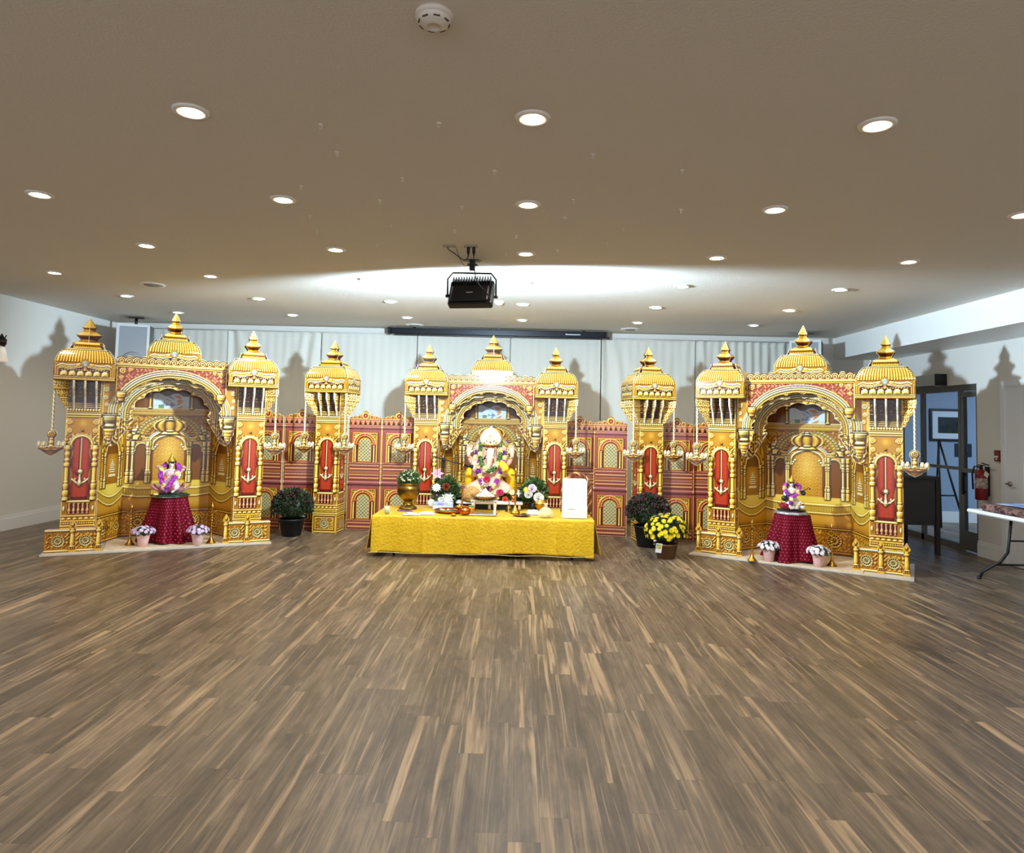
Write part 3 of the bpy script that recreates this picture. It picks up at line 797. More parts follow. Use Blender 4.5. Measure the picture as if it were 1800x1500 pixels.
def floodlight():
    bk = mat('flood_black', (16, 18, 22), .45, bump=.1); 
    t = thing('floodlight', 'black finned floodlight hanging from the ceiling by a yoke', 'floodlight', FLOOD_POS)
    T = RZ(math.radians(-11)) @ Matrix.Rotation(math.radians(-24), 4, 'X')       # lamp face looks to +y and down
    b = MB(); b.box((-.20, -.045, -.13), (.20, .04, .12), bev=.012, M=T); b.box((-.17, -.075, -.11), (.17, -.045, .05), bev=.01, M=T)
    for i in range(15):
        x = -.17 + .34 * i / 14; b.box((x - .004, -.07, .05), (x + .004, .03, .145), M=T)
    b.build('housing', bk, t)
    MB().box((-.18, .041, -.11), (.18, .046, .10), M=T).build('lens', mat('flood_lens', (240, 248, 255), .3, emit=(205, 232, 255), estr=12), t)
    MB().tube([(-.215, -.0, -.02), (-.215, -.02, .13), (-.17, -.02, .185), (.17, -.02, .185), (.215, -.02, .13), (.215, 0, -.02)], .008).build('yoke', bk, t)
    MB().box((-.03, -.077, -.035), (.03, -.074, -.025), M=T).build('rating_plate', mat('silver_label', (170, 170, 172), .4, .4), t)
    m = MB()
    for s in (-1, 1): m.tube([(s * .20, 0, -.02), (s * .232, 0, -.02)], .014)
    m.build('knob', bk, t)
    l = bpy.data.lights.new('flood_beam', 'SPOT'); l.spot_size = math.radians(174); l.spot_blend = .30; l.shadow_soft_size = .07; l.energy = FLOOD_W; l.color = (.64, .84, 1)
    # beam spread of the fitting: wide to the sides, weaker steeply downwards
    l.use_nodes = True; nt = l.node_tree; em = nt.nodes['Emission']; tc = nt.nodes.new('ShaderNodeTexCoord'); sp = nt.nodes.new('ShaderNodeSeparateXYZ')
    nt.links.new(tc.outputs['Normal'], sp.inputs[0])
    mr = nt.nodes.new('ShaderNodeMapRange'); mr.interpolation_type = 'SMOOTHSTEP'; mr.inputs[1].default_value = -.80; mr.inputs[2].default_value = -.05; mr.inputs[3].default_value = .16; mr.inputs[4].default_value = 1.0
    nt.links.new(sp.outputs[1], mr.inputs[0])
    sq = nt.nodes.new('ShaderNodeMath'); sq.operation = 'MULTIPLY'; nt.links.new(sp.outputs[0], sq.inputs[0]); nt.links.new(sp.outputs[0], sq.inputs[1])
    ad = nt.nodes.new('ShaderNodeMath'); ad.operation = 'MULTIPLY_ADD'; nt.links.new(sq.outputs[0], ad.inputs[0]); ad.inputs[1].default_value = 1.1; ad.inputs[2].default_value = .8
    ml = nt.nodes.new('ShaderNodeMath'); ml.operation = 'MULTIPLY'; nt.links.new(ad.outputs[0], ml.inputs[0]); nt.links.new(mr.outputs[0], ml.inputs[1])
    up = nt.nodes.new('ShaderNodeMapRange'); up.interpolation_type = 'SMOOTHSTEP'; up.inputs[1].default_value = .24; up.inputs[2].default_value = .80; up.inputs[3].default_value = 1.0; up.inputs[4].default_value = .05
    nt.links.new(sp.outputs[1], up.inputs[0]); m2 = nt.nodes.new('ShaderNodeMath'); m2.operation = 'MULTIPLY'; nt.links.new(ml.outputs[0], m2.inputs[0]); nt.links.new(up.outputs[0], m2.inputs[1])
    nt.links.new(m2.outputs[0], em.inputs['Strength'])
    o = bpy.data.objects.new('flood_beam', l); COL.objects.link(o); o.parent = t
    d = T @ Vector((0, 1, 0)); o.location = T @ Vector((0, .125, 0)); o.rotation_euler = (RZ(math.radians(-11)) @ Matrix.Rotation(math.radians(-12), 4, 'X') @ Vector((0, 1, 0))).to_track_quat('-Z', 'Y').to_euler()
    # mount on the ceiling
    t = thing('ceiling_mount', 'black metal mounting bracket on the ceiling above the floodlight', 'bracket', (-.43, 6.0, CEIL))
    MB().box((-.06, -.05, -.006), (.06, .05, 0)).box((-.025, -.02, -.09), (.025, .02, -.006)).box((-.045, -.03, -.045), (.045, .03, -.035)).build('plate', bk, t)
    m = MB()
    for s in (-1, 1): m.lathe([(.012, -.012), (.012, 0)], 10, M=TR(s * .075, 0, 0))
    m.build('screw', mat('brass_screw', (200, 180, 120), .3, .8), t)
    cb = mat('black_cable', (14, 14, 16), .5)
    def cable(label, pts, r=.004):
        o = MB().tube(pts, r, n=6).build('power_cable', cb); tag(o, label, 'cable'); return o
    def bez(P, n=16):
        P = [Vector(p) for p in P]; out = []
        for i in range(n + 1):
            q = P
            u = i / n
            while len(q) > 1: q = [a.lerp(b2, u) for a, b2 in zip(q[:-1], q[1:])]
            out.append(tuple(q[0]))
        return out
    # outlet plates with plugs
    for nm, x, lb in (('outlet_plate', -.585, 'small flat outlet plate on the ceiling left of the other'), ('power_outlet', -.41, 'ceiling power outlet with two black plugs')):
        t = thing(nm, lb, 'outlet', (x, 5.50, CEIL))
        MB().box((-.055, -.035, -.010), (.055, .035, 0), bev=.003).build('plate', mat('outlet_plate_grey', (176, 168, 156), .5), t)
    for x in (-.43, -.385):
        tag(MB().box((-.012, -.015, -.05), (.012, .015, -.0), bev=.003).lathe([(.006, -.07), (.008, -.05)], 8).build('plug', cb, None, (x, 5.50, CEIL - .0105)),
            'black plug in the ceiling outlet, %s of the two' % ('left' if x < -.4 else 'right'), 'plug', 'plugs in the ceiling outlet')
    cable('black cable from the right ceiling plug down over the floodlight', bez([(-.385, 5.50, CEIL - .08), (-.38, 5.55, CEIL - .28), (-.36, 5.80, 2.62), (-.34, 5.90, 2.72), (-.28, 5.90, 2.62), (-.24, 5.92, 2.53)]))
    cable('black cable looping from the left plug to the outlet plate', bez([(-.43, 5.50, CEIL - .08), (-.44, 5.5, CEIL - .16), (-.50, 5.5, CEIL - .12), (-.54, 5.5, CEIL - .02), (-.60, 5.5, CEIL - .06), (-.60, 5.5, CEIL - .012)]))
    cable('thin black cable hanging from the outlet plate to the bracket', bez([(-.53, 5.52, CEIL - .02), (-.50, 5.8, CEIL - .10), (-.50, 5.9, CEIL - .08), (-.46, 5.98, CEIL - .05)]), .0025)
floodlight()

def ceiling_bits():
    wp = mat('device_white_plastic', (222, 216, 206), .45)
    def smoke(name, label, x, y, s=1.0):
        t = thing(name, label, 'smoke detector', (x, y, CEIL))
        MB().lathe([(.068 * s, 0), (.068 * s, -.012 * s), (.060 * s, -.018 * s)][::-1], 30).build('base', wp, t)
        MB().lathe([(.060 * s, -.018 * s), (.058 * s, -.030 * s), (.048 * s, -.036 * s), (.030 * s, -.046 * s), (.022 * s, -.048 * s), (.021 * s, -.044 * s), (.0001, -.046 * s)][::-1], 30, cap=False).build('cover', wp, t)
        m = MB()
        for i in range(8):
            a = i * PI / 4; m.box((-.011 * s, .0505 * s, -.0345 * s), (.011 * s, .0555 * s, -.030 * s), M=RZ(a + .3))
        m.build('vent_slots', mat('slot_dark', (70, 62, 54), .7), t)
    smoke('smoke_detector', 'round white smoke detector on the ceiling nearest the camera', -.325, 2.33, 1.0)
    smoke('smoke_detector', 'small white smoke detector on the ceiling beyond the floodlight', -.245, 8.05, .9)
    for x, y, lb in ((-4.07, 7.44, 'round air vent in the ceiling at the left of the hall'), (-1.58, 10.2, 'round air vent in the ceiling near the back wall, left of the middle'), (1.65, 10.12, 'round air vent in the ceiling near the back wall, right of the middle')):
        t = thing('ceiling_vent', lb, 'vent', (x, y, CEIL), 0, 'round ceiling vents')
        MB().lathe([(.085, -.002), (.10, -.014), (.135, -.010), (.14, 0)], 30, cap=False).build('flange', M_RING, t)
        MB().lathe([(.0001, -.020), (.05, -.022), (.062, -.016)], 24, cap=False).lathe([(.07, -.018), (.078, -.013)], 24, cap=False).build('cone', mat('vent_grey', (150, 148, 142), .5), t)
        MB().lathe([(.0001, -.001), (.088, -.001)], 24, cap=False).build('duct', mat('vent_dark', (26, 20, 14), .8), t)
    hooks = [(-.99, 3.25), (-1.0, 3.59), (-.41, 3.21), (-.16, 3.82), (.37, 3.55), (.89, 3.75), (-.71, 3.96), (-1.37, 4.14), (-.93, 4.38), (-.4, 4.48), (.33, 4.29), (-1.5, 4.75), (-1.56, 5.13), (-.96, 4.95), (-.5, 5.04), (.3, 4.67), (1.05, 4.45), (-.04, 5.16), (.74, 4.91), (-1.18, 5.52), (.68, 5.31), (-.62, 5.89), (-.13, 5.73), (.3, 5.56)]
    m = MB(); m.lathe([(.011, -.003), (.013, 0)][::1], 12)
    pts = [(0, 0, -.003), (0, 0, -.010)] + [(.007 * math.sin(a), 0, -.017 + .007 * math.cos(a)) for a in np.linspace(0, 5.2, 10)]
    m.tube(pts, .0016, n=5)
    M_H = mat('hook_white', (238, 236, 230), .4)
    h0 = m.build('ceiling_hook', M_H)
    tag(h0, 'tiny white cup hook screwed into the ceiling before the floodlight', 'hook', 'ceiling cup hooks')
    for i, (x, y) in enumerate(hooks):
        o = h0 if i == 0 else h0.copy()
        if i: COL.objects.link(o)
        o.location = (x, y, CEIL); o.rotation_euler = (0, 0, i * .9)
ceiling_bits()

def drapes():
    cloth = mat('ivory_drape', (214, 214, 206), .8, sheen=.2, bump=.05, bscale=60)
    seams = [-6.0, -4.54, -3.08, -1.58, -.13, 1.28, 2.74, 4.24]
    names = ['at the far left end of the back wall', 'behind the left shrine dome', 'between the left shrine and its lone tower', 'left of the middle shrine', 'right of the middle shrine dome', 'behind the right lone tower', 'behind the right shrine']
    rod = tag(MB().tube([(-6.0, YB - .10, 2.835), (4.24, YB - .10, 2.835)], .008).build('curtain_rail', mat('rail_white', (220, 222, 222), .4)), 'thin white rail along the back wall carrying the drapes', 'curtain rail')
    for i, (x0, x1) in enumerate(zip(seams[:-1], seams[1:])):
        n, k = 90, 60
        R = np.random.RandomState(i + 5)
        fan = [(.9, .0), (.9, .9), (.1, .0), (.1, .1), (.12, .0), (1.0, .3), (.8, .8)][i]
        ph = R.rand(4) * 6
        V = []; F = []
        for j in range(k + 1):
            z = .03 + (2.83 - .03) * j / k
            for q in range(n + 1):
                u = q / n; x = x0 + .006 + (x1 - x0 - .012) * u
                top = (2.83 - z)
                # folds fan out from the seams
                fl = math.exp(-((u) / (.16 + .30 * min(top, 1.2))) ** 2); fr = math.exp(-((1 - u) / (.16 + .30 * min(top, 1.2))) ** 2)
                y = .024 * fan[0] * fl * math.sin(u * 50 / (1 + .8 * top) + ph[0]) + .024 * fan[1] * fr * math.sin((1 - u) * 50 / (1 + .8 * top) + ph[1])
                y += .003 * math.sin(u * 70 + ph[2]) + .006 * math.sin(u * 9 + ph[3] + z)
                if i == 6: y += .010 * math.sin(u * 75 + .6 * math.sin(z * 2))
                V.append((x, YB - .09 + y - .012 * (j == k), z))
        for j in range(k):
            for q in range(n):
                a = j * (n + 1) + q; F.append((a, a + 1, a + n + 2, a + n + 1))
        m = MB(); m.add(V, F, 0, True)
        o = m.build('drape', cloth); tag(o, 'ivory cloth drape %s' % names[i], 'curtain', 'ivory drapes on the back wall')
        sol = o.modifiers.new('thickness', 'SOLIDIFY'); sol.thickness = .003
drapes()

def back_wall_things():
    t = thing('projector_screen', 'rolled-up projector screen in a long black case under the ceiling', 'projector screen', (-.31, 10.42, 2.86))
    bk = mat('screen_case', (22, 26, 36), .3, .3)
    MB().box((-1.66, -.05, -.045), (1.62, .05, .05), bev=.008).build('case', bk, t)
    MB().box((-1.70, -.055, -.05), (-1.66, .055, .055), bev=.004).box((1.62, -.055, -.05), (1.655, .055, .055), bev=.004).box((1.655, -.03, -.055), (1.69, .03, -.02)).build('end_cap', mat('cap_black', (10, 10, 12), .4), t)
    MB().box((-1.60, -.02, -.058), (1.58, -.01, -.046)).build('bottom_bar', mat('cap_black', (10, 10, 12), .4), t)
    m = MB(); wds = [.020, .012, .014, .016, .010, .018, .012, .016, .014, .012, .018, .014, .012]; x = 1.02
    for i, ww in enumerate(wds): m.box((x, -.0525, -.008 if i else -.008), (x + ww, -.0505, .006 if i else .012)); x += ww + .003
    m.build('brand_lettering', mat('white_lettering', (230, 236, 244), .5), t)
    m = MB()
    for s in (-1.3, 0, 1.3): m.box((s - .02, -.02, .05), (s + .02, .02, .07))
    m.build('hanger', mat('cap_black', (10, 10, 12), .4), t)
    # the two loudspeakers
    for sx, x, y, rz, lb in ((-1, -5.70, 10.05, math.radians(20), 'grey box loudspeaker with white frame hung in the left back corner'), (1, 4.28, 10.15, math.radians(-28), 'grey loudspeaker hung in the right back corner behind the shrine dome')):
        t = thing('loudspeaker', lb, 'speaker', (x, y, 1.98), rz, 'hung loudspeakers')
        g = mat('speaker_side_grey', (104, 106, 106), .6); wf = mat('speaker_frame_white', (210, 214, 216), .5); gr = mat('speaker_grille', (150, 156, 164), .6, bump=.3, bscale=500)
        m = MB(); m.prism([(-.21, 0), (.21, 0), (.21, .82), (-.21, .82)], -.18, .22); m.build('cabinet', g, t)
        m = MB(); m.box((-.215, -.20, -.005), (-.18, -.18, .825)).box((.18, -.20, -.005), (.215, -.18, .825)).box((-.18, -.20, .79), (.18, -.18, .825)).box((-.18, -.20, -.005), (.18, -.18, .03)); m.build('frame', wf, t)
        MB().box((-.18, -.192, .03), (.18, -.18, .79)).build('grille', gr, t)
        MB().lathe([(.14, 0), (.13, .01), (.05, .014), (.0001, .016)], 24, M=TR(0, -.193, .28) @ Matrix.Rotation(PI / 2, 4, 'X')).build('woofer', mat('speaker_cone', (138, 144, 152), .7), t)
        MB().tube([(0, 0, .82), (0, 0, .935)], .02).box((-.10, -.04, .936), (.10, .04, .949)).build('hanger', mat('cap_black', (10, 10, 12), .4), t)
back_wall_things()
# ------------------------------------------------------------------ shrine boards
S_HALF = .865
def ell(X, Z, xc, zc, a, b):
    zz = np.maximum(Z - zc, 0); return (np.hypot((X - xc) / a, zz / b) - 1) * min(a, b)
def scal(X, Z, zc, a, b, amp, n):
    """scalloped arch opening (negative inside the opening)"""
    zz = np.maximum(Z - zc, 0); an = np.arctan2(zz / b, X / a)
    c = np.abs(np.sin(an * n / 2 + (n % 2) * 0))
    low = np.maximum(zc - Z, 0); c2 = np.abs(np.sin((low / .075) * PI))
    k = np.where(Z > zc, c, c2)
    return (np.hypot(X / a, zz / b) - 1) * min(a, b) - amp * (k - .45)
def sd_A(X, Z):
    box = np.maximum(np.abs(X) - .60, np.maximum(1.60 - Z, Z - 2.03))
    hole = scal(X, Z, 1.55, .505, .335, .022, 17)
    return np.maximum(box, -hole)
def corbel(X, Z, xc=.615):
    w = np.interp(Z, [1.15, 1.17, 1.22, 1.24, 1.30, 1.33, 1.39, 1.45], [.004, .03, .038, .062, .066, .088, .098, .105])
    return np.maximum(np.abs(np.abs(X) - xc) - w, np.maximum(1.15 - Z, Z - 1.46))
def sd_B(X, Z):
    box = np.maximum(np.abs(X) - .705, np.maximum(1.42 - Z, Z - 1.84))
    hole = scal(X, Z, 1.50, .515, .34, .022, 17)
    return np.minimum(np.maximum(box, -hole), corbel(X, Z))
def sd_C(X, Z):
    box = np.maximum(np.abs(X) - .705, np.maximum(1.40 - Z, Z - 1.98))
    hole = scal(X, Z, 1.47, .405, .305, .024, 13)
    def cor(X, Z):
        w = np.interp(Z, [1.10, 1.13, 1.22, 1.30, 1.42], [.01, .07, .12, .17, .235])
        return np.maximum(np.abs(np.abs(X) - .62) - w, np.maximum(1.10 - Z, Z - 1.43))
    return np.minimum(np.maximum(box, -hole), np.maximum(cor(X, Z), .705 * 0 + np.abs(X) - .705))
def arch_bands(a, zc, A, B, dark=False):
    def R(da, wd, ramp, t, amp=None): a.ring(0, zc, A + da, (B + da), wd, ramp, t, -9, amp)
    X, Z = a.X, a.Z
    q = np.hypot(X, np.maximum(Z - zc, 0) * A / B)
    m = (q > A - .06) & (q < A + .11); a.fill(m, 6 if not dark else 0, .0 if not dark else -.15, 0)
    an = np.arctan2(np.maximum(Z - zc, 0) * A / B, X)
    s_ = np.where(Z > zc, an * A, (zc - Z))
    bead = np.abs(np.sin(s_ * PI / .022))
    R(.095, .010, 0, .15); R(.072, .010, 9 if not dark else 6, -.05); R(.046, .011, 0, .1)
    m = (np.abs(q - A - .022) < .009); a.fill(m, 0, 0); a.H[m] = (bead * .008)[m]
    m = (q < A + .008) & (q > A - .07); a.fill(m, 0 if not dark else 0, .05 if not dark else -.05); a.H[m] = (.010 * np.abs(np.sin(s_ * PI / .075)) * np.clip((A + .01 - q) / .03, 0, 1))[m]
    k = m & (np.abs(np.sin(s_ * PI / .075 + PI / 2)) > .97) ; a.T[k] -= .25
def art_A():
    a = Art(-.60, .60, 1.595, 2.035, .005, 3, .02)
    a.scroll(np.ones_like(a.X, bool), 75, .003, None, .02)
    q = np.hypot(a.X, np.maximum(a.Z - 1.55, 0) * .55 / .38)
    for sx in (-1, 1):
        a.spiral(sx * .535, 1.955, .035, sx, 0, .2); a.spiral(sx * .455, 1.975, .022, -sx, 0, .2); a.spiral(sx * .55, 1.88, .022, sx, 0, .2)
    arch_bands(a, 1.55, .505, .335)
    for sx in (-1, 1):
        a.column(sx * .54, [(1.60, .008), (1.62, .03), (1.65, .036), (1.66, .044), (1.70, .050), (1.71, .042), (1.72, .05)], 0, .15)
        a.fill(a.rect(min(sx * .6, sx * .59), max(sx * .6, sx * .59), 1.6, 2.03), 0, .2, .01)
    a.bands([1.995, 2.008, 2.012, 2.035], ramp=0, t=.12)
    return a
def art_B():
    a = Art(-.71, .71, 1.145, 1.845, .005, 5, .05)
    X, Z = a.X, a.Z
    for sx in (-1, 1):
        a.spiral(sx * .66, 1.74, .03, sx, 6, .2); a.spiral(sx * .665, 1.65, .026, -sx, 6, .2); a.spiral(sx * .655, 1.57, .022, sx, 6, .2); a.line(sx * .69, 1.44, sx * .69, 1.84, .008, .25, 0)
    q = np.hypot(X, np.maximum(Z - 1.50, 0) * .515 / .34); m = (q > .60) & (q < .64); a.fill(m, 9, -.08, .004); a.T[m] += (.08 * np.sin(q * 500))[m]
    arch_bands(a, 1.50, .515, .34)
    low = Z < 1.46; a.fill(low, 0, .0, 0)
    for sx in (-1, 1):
        a.column(sx * .615, [(1.30, .01), (1.325, .045), (1.335, .05), (1.36, .04), (1.40, .062), (1.44, .070), (1.445, .058), (1.46, .074)], 6, .12)
        a.column(sx * .615, [(1.155, .004), (1.175, .022), (1.20, .026), (1.205, .034), (1.23, .040), (1.235, .046), (1.27, .050), (1.275, .056), (1.30, .058)], 0, .15)
        a.column(sx * .535, [(1.32, .01), (1.34, .018), (1.38, .02), (1.40, .028), (1.44, .03)], 0, .1)
        a.column(sx * .69, [(1.34, .008), (1.38, .012), (1.42, .016)], 0, .1)
    return a
def art_C():
    a = Art(-.71, .71, 1.095, 1.985, .005, 6, -.08)
    X, Z = a.X, a.Z
    a.scroll(np.ones_like(X, bool), 48, .008, None, -.08)
    arch_bands(a, 1.47, .43, .33, False)
    q = np.hypot(X, np.maximum(Z - 1.48, 0) * .44 / .335)
    an = np.arctan2(np.maximum(Z - 1.48, 0) * .44 / .335, X)
    for i in range(9):
        th = PI * (i + .5) / 9
        for rr, r0 in ((.515, .030),):
            xx, zz = rr * math.cos(th), 1.48 + rr * math.sin(th) * .335 / .44
            a.spiral(xx, zz, r0, 1 if i % 2 else -1, 6, .1)
    low = Z < 1.42
    a.scroll(low, 60, .008, 0, -.02)
    return a
def sd_crest(X, Z):
    u = (X / .0802 + .5) % 1.0 - .5
    top = 2.085 + .045 * np.sqrt(np.clip(1 - (u / .52) ** 2, 0, 1)) * np.where((np.floor(X / .0802 + .5) % 2) == 0, 1, .8)
    return np.maximum(np.abs(X) - .615, np.maximum(Z - top, 2.03 - Z))
def art_crest():
    a = Art(-.62, .62, 2.025, 2.14, .004, 0, .0)
    X, Z = a.X, a.Z
    u = (X / .0802 + .5) % 1.0 - .5; d = np.hypot(u * .08, Z - 2.066)
    a.H = .006 * np.cos(d * 330); a.T = .08 + .12 * np.cos(d * 330)
    k = np.abs(np.hypot((np.abs(u) - .5) * .08, Z - 2.05)) < .012; a.fill(k, 1, .0)
    a.bands([2.025, 2.036, 2.044], ramp=0, t=.15)
    return a
def rim(a, x0, x1, zf, hgt, pitch=.018, front=None):
    """fluted rim following z = zf(x)"""
    X, Z = a.X, a.Z; zc = zf(X)
    m = (X >= x0) & (X <= x1) & (Z < zc) & (Z > zc - hgt)
    a.fill(m, 8, -.05, 0); a.H[m] = (.006 * np.abs(np.sin(X * PI / pitch)))[m]; a.T[m] += (.14 * np.abs(np.sin(X * PI / pitch)))[m]
    for dz, w_, tt in ((0.008, .010, .2), (-hgt - .006, .009, .12)):
        q = (X >= x0) & (X <= x1) & (np.abs(Z - zc - dz) < w_); a.fill(q, 0, tt, .01)
    q = (X >= x0) & (X <= x1) & (np.abs(Z - zc + .003) < .003); a.T[q] = -.35
    q = (X >= x0) & (X <= x1) & (np.abs(Z - zc + hgt + .018) < .004); a.T[q] = -.3
PIL = [(0, .026), (.08, .026), (.085, .020), (.10, .026), (.13, .026), (.135, .016), (.15, .021), (.165, .014), (.34, .014), (.35, .022), (.36, .016), (.375, .024), (.39, .016), (.41, .022), (.43, .018), (.45, .026), (.50, .024)]
def base_prints(a, x0, x1, mand):
    X, Z = a.X, a.Z
    m = (X >= x0) & (X <= x1) & (Z < .33); a.fill(m, 5, -.03, 0)
    m2 = m & (Z > .04) & (Z < .28); a.scroll(m2, 70, .002, 5, .0)
    a.band(0, .035, x0, x1, 5, t=-.15); a.band(.285, .305, x0, x1, 0, t=-.1); a.band(.31, .325, x0, x1, 5, t=-.25)
    for x, r in mand: a.mandala(x, .16, r, 0)
    m = (X >= x0) & (X <= x1) & (Z > .33) & (Z < .50); a.fill(m, 5, 0, 0); a.T[m] = (.18 * np.sin((Z - .33) / .17 * PI) - .05)[m]
def art_centre():
    a = Art(-.475, .475, 0, 1.90, .005, 5, -.03)
    X, Z = a.X, a.Z
    a.fill(Z > 1.2, 5, -.05); a.scroll((Z > 1.2) & (Z < 1.5), 60, .003, None, -.05)
    base_prints(a, -.475, .475, [(-.30, .085), (.30, .085), (0, .085)])
    # yellow floor of the niche
    m = (Z > .50) & (Z < .70); a.fill(m, 8, 0, 0); a.T[m] = (.20 - .9 * np.clip(Z - .66, 0, 1) * 5)[m]
    rim(a, -.475, .475, lambda x: .565 + .05 * np.clip(np.abs(x) - .33, 0, 1) * 3, .085)
    # wall inside the arches
    m = (Z > .665) & (Z < 1.22); a.fill(m, 5, -.12, 0); a.T[m] = (-.12 + .25 * np.exp(-((X - .03) / .14) ** 2 - ((Z - 1.0) / .28) ** 2))[m]
    m2 = m & (np.abs(X) > .17); a.fill(m2, 5, -.28)
    m3 = m & (np.abs(X) < .17); a.scroll(m3, 90, .0012, 5, .0); a.T[m3] = (.02 + .28 * np.exp(-((X) / .12) ** 2 - ((Z - 1.02) / .25) ** 2))[m3]
    # facade above the openings
    fac = (Z > 1.07) & (Z < 1.24); op = a.archmask(0, .6, 1.09, .165, .11) | a.archmask(-.30, .6, 1.05, .062, .062) | a.archmask(.30, .6, 1.05, .062, .062)
    fac2 = (Z > 1.03) & (Z < 1.20) & ~op; a.fill(fac2, 0, .02, .008)
    a.ring(0, 1.09, .185, .13, .016, 6, .12, 1.04); a.ring(0, 1.10, .225, .17, .014, 0, .1, 1.06)
    b = np.arctan2(np.maximum(Z - 1.1, 0), X); q = np.hypot(X, np.maximum(Z - 1.10, 0) * .225 / .17); m = (np.abs(q - .25) < .012) & (Z > 1.06); a.fill(m, 9, -.05); a.H[m] = (.006 * np.abs(np.sin(b * 30)))[m]
    for sx in (-1, 1):
        a.ring(sx * .30, 1.05, .072, .072, .010, 6, .12, 1.02)
        a.band(1.145, 1.165, min(sx * .22, sx * .42), max(sx * .22, sx * .42), 0, t=.15)
        for x in (.215, .235, .395, .445): a.column(sx * x, [(z * 1.0 + .64, r * .85) for z, r in PIL], 0 if x in (.215, .445) else 6, .06)
        a.column(sx * .36, [(1.165, .06), (1.17, .045), (1.22, .04), (1.23, .055), (1.25, .05)], 0, .08); a.ellipse(sx * .36, 1.275, .055, .028, 6, .08); a.column(sx * .36, [(1.30, .02), (1.33, .006), (1.35, .002)], 0, .1)
        a.ring(sx * .30, 1.17, .04, .035, .008, 0, .15, 1.165)
        a.column(sx * .455, [(1.17, .02), (1.25, .018), (1.27, .024)], 0, .05); a.ellipse(sx * .44, 1.21, .03, .03, 8, .05)
        for i, (xx, zz) in enumerate(((.155, 1.075), (.135, 1.10), (.17, 1.05))): a.ellipse(sx * xx, zz, .012, .012, 6, .25)
    # halo garland and melon dome
    for rr, tt, rp in ((.36, -.05, 6), (.315, .02, 8), (.27, -.1, 0)):
        q = np.hypot(X, (Z - 1.17) * 1.25); m = (np.abs(q - rr) < .024) & (Z > 1.22); a.fill(m, rp, tt); an_ = np.arctan2((Z - 1.17) * 1.25, X); a.H[m] = (.005 * (np.abs(np.sin(an_ * rr * 75)) > .5) * (np.abs(q - rr) < .014))[m]
    u = X / .195; dm = (np.hypot(X / .198, (Z - 1.335) / .088) < 1)
    a.fill(dm, 0, .0); th = np.arcsin(np.clip(u / np.sqrt(np.clip(1 - ((Z - 1.33) / .09) ** 2, .05, 1)), -1, 1))
    fl = np.abs(np.cos(th * 5.5)); a.H[dm] = (fl * .016)[dm]; a.T[dm] = (.25 * fl - .2 + .1 * ((Z - 1.31) / .08))[dm]
    a.column(0, [(1.235, .11), (1.25, .09), (1.262, .075)], 0, .05); a.ellipse(0, 1.27, .05, .02, 6, .1)
    a.column(0, [(1.405, .055), (1.415, .06), (1.425, .03), (1.44, .04), (1.45, .01)], 6, .1)
    for sx in (-1, 1): a.spiral(sx * .04, 1.43, .02, sx, 6, .1)
    # lintel, window with the blue picture
    a.band(1.455, 1.475, ramp=5, t=-.2); a.bands([1.475, 1.49, 1.50], ramp=0, t=.05); a.beads(1.512, .010, .014, -.475, .475, 0, .1); a.bands([1.522, 1.535, 1.55], ramp=0, t=.1)
    for sx in (-1, 1):
        for i in range(4): a.band(1.44 - i * .02, 1.452 - i * .02, sx * .40 - .055 + .012 * i, sx * .40 + .055 - .012 * i, 0, t=.1)
    a.fill(Z > 1.55, 5, -.25, 0); a.fill((Z > 1.55) & (np.abs(X) > .3), 5, -.32, 0); a.fill(Z > 1.79, 2, 0)
    for sx in (-1, 1): a.column(sx * .23, [(1.55, .025), (1.57, .014), (1.70, .013), (1.72, .022), (1.75, .016), (1.79, .024)], 0, -.05)
    m = a.rect(-.20, .20, 1.555, 1.76)
    n1 = np.sin(X * 40 + 3 * np.sin(Z * 30)) * np.sin(Z * 50 + 2 * np.sin(X * 25))
    sky = (206, 222, 240)
    a.paintrgb(m, sky)
    a.paintrgb(m & (Z < 1.60) & (n1 > -.2), (196, 206, 200)); a.paintrgb(m & (np.abs(X + .01) < .05) & (Z < 1.70) & (n1 > 0), (104, 136, 196))
    a.paintrgb(m & (np.abs(X - .08) < .05) & (Z < 1.72) & (n1 > .05), (206, 132, 66)); a.paintrgb(m & (np.abs(X + .11) < .03) & (Z < 1.6), (96, 140, 96))
    a.paintrgb(m & (Z > 1.72 + .02 * np.sin(X * 30)), (84, 60, 60))
    return a
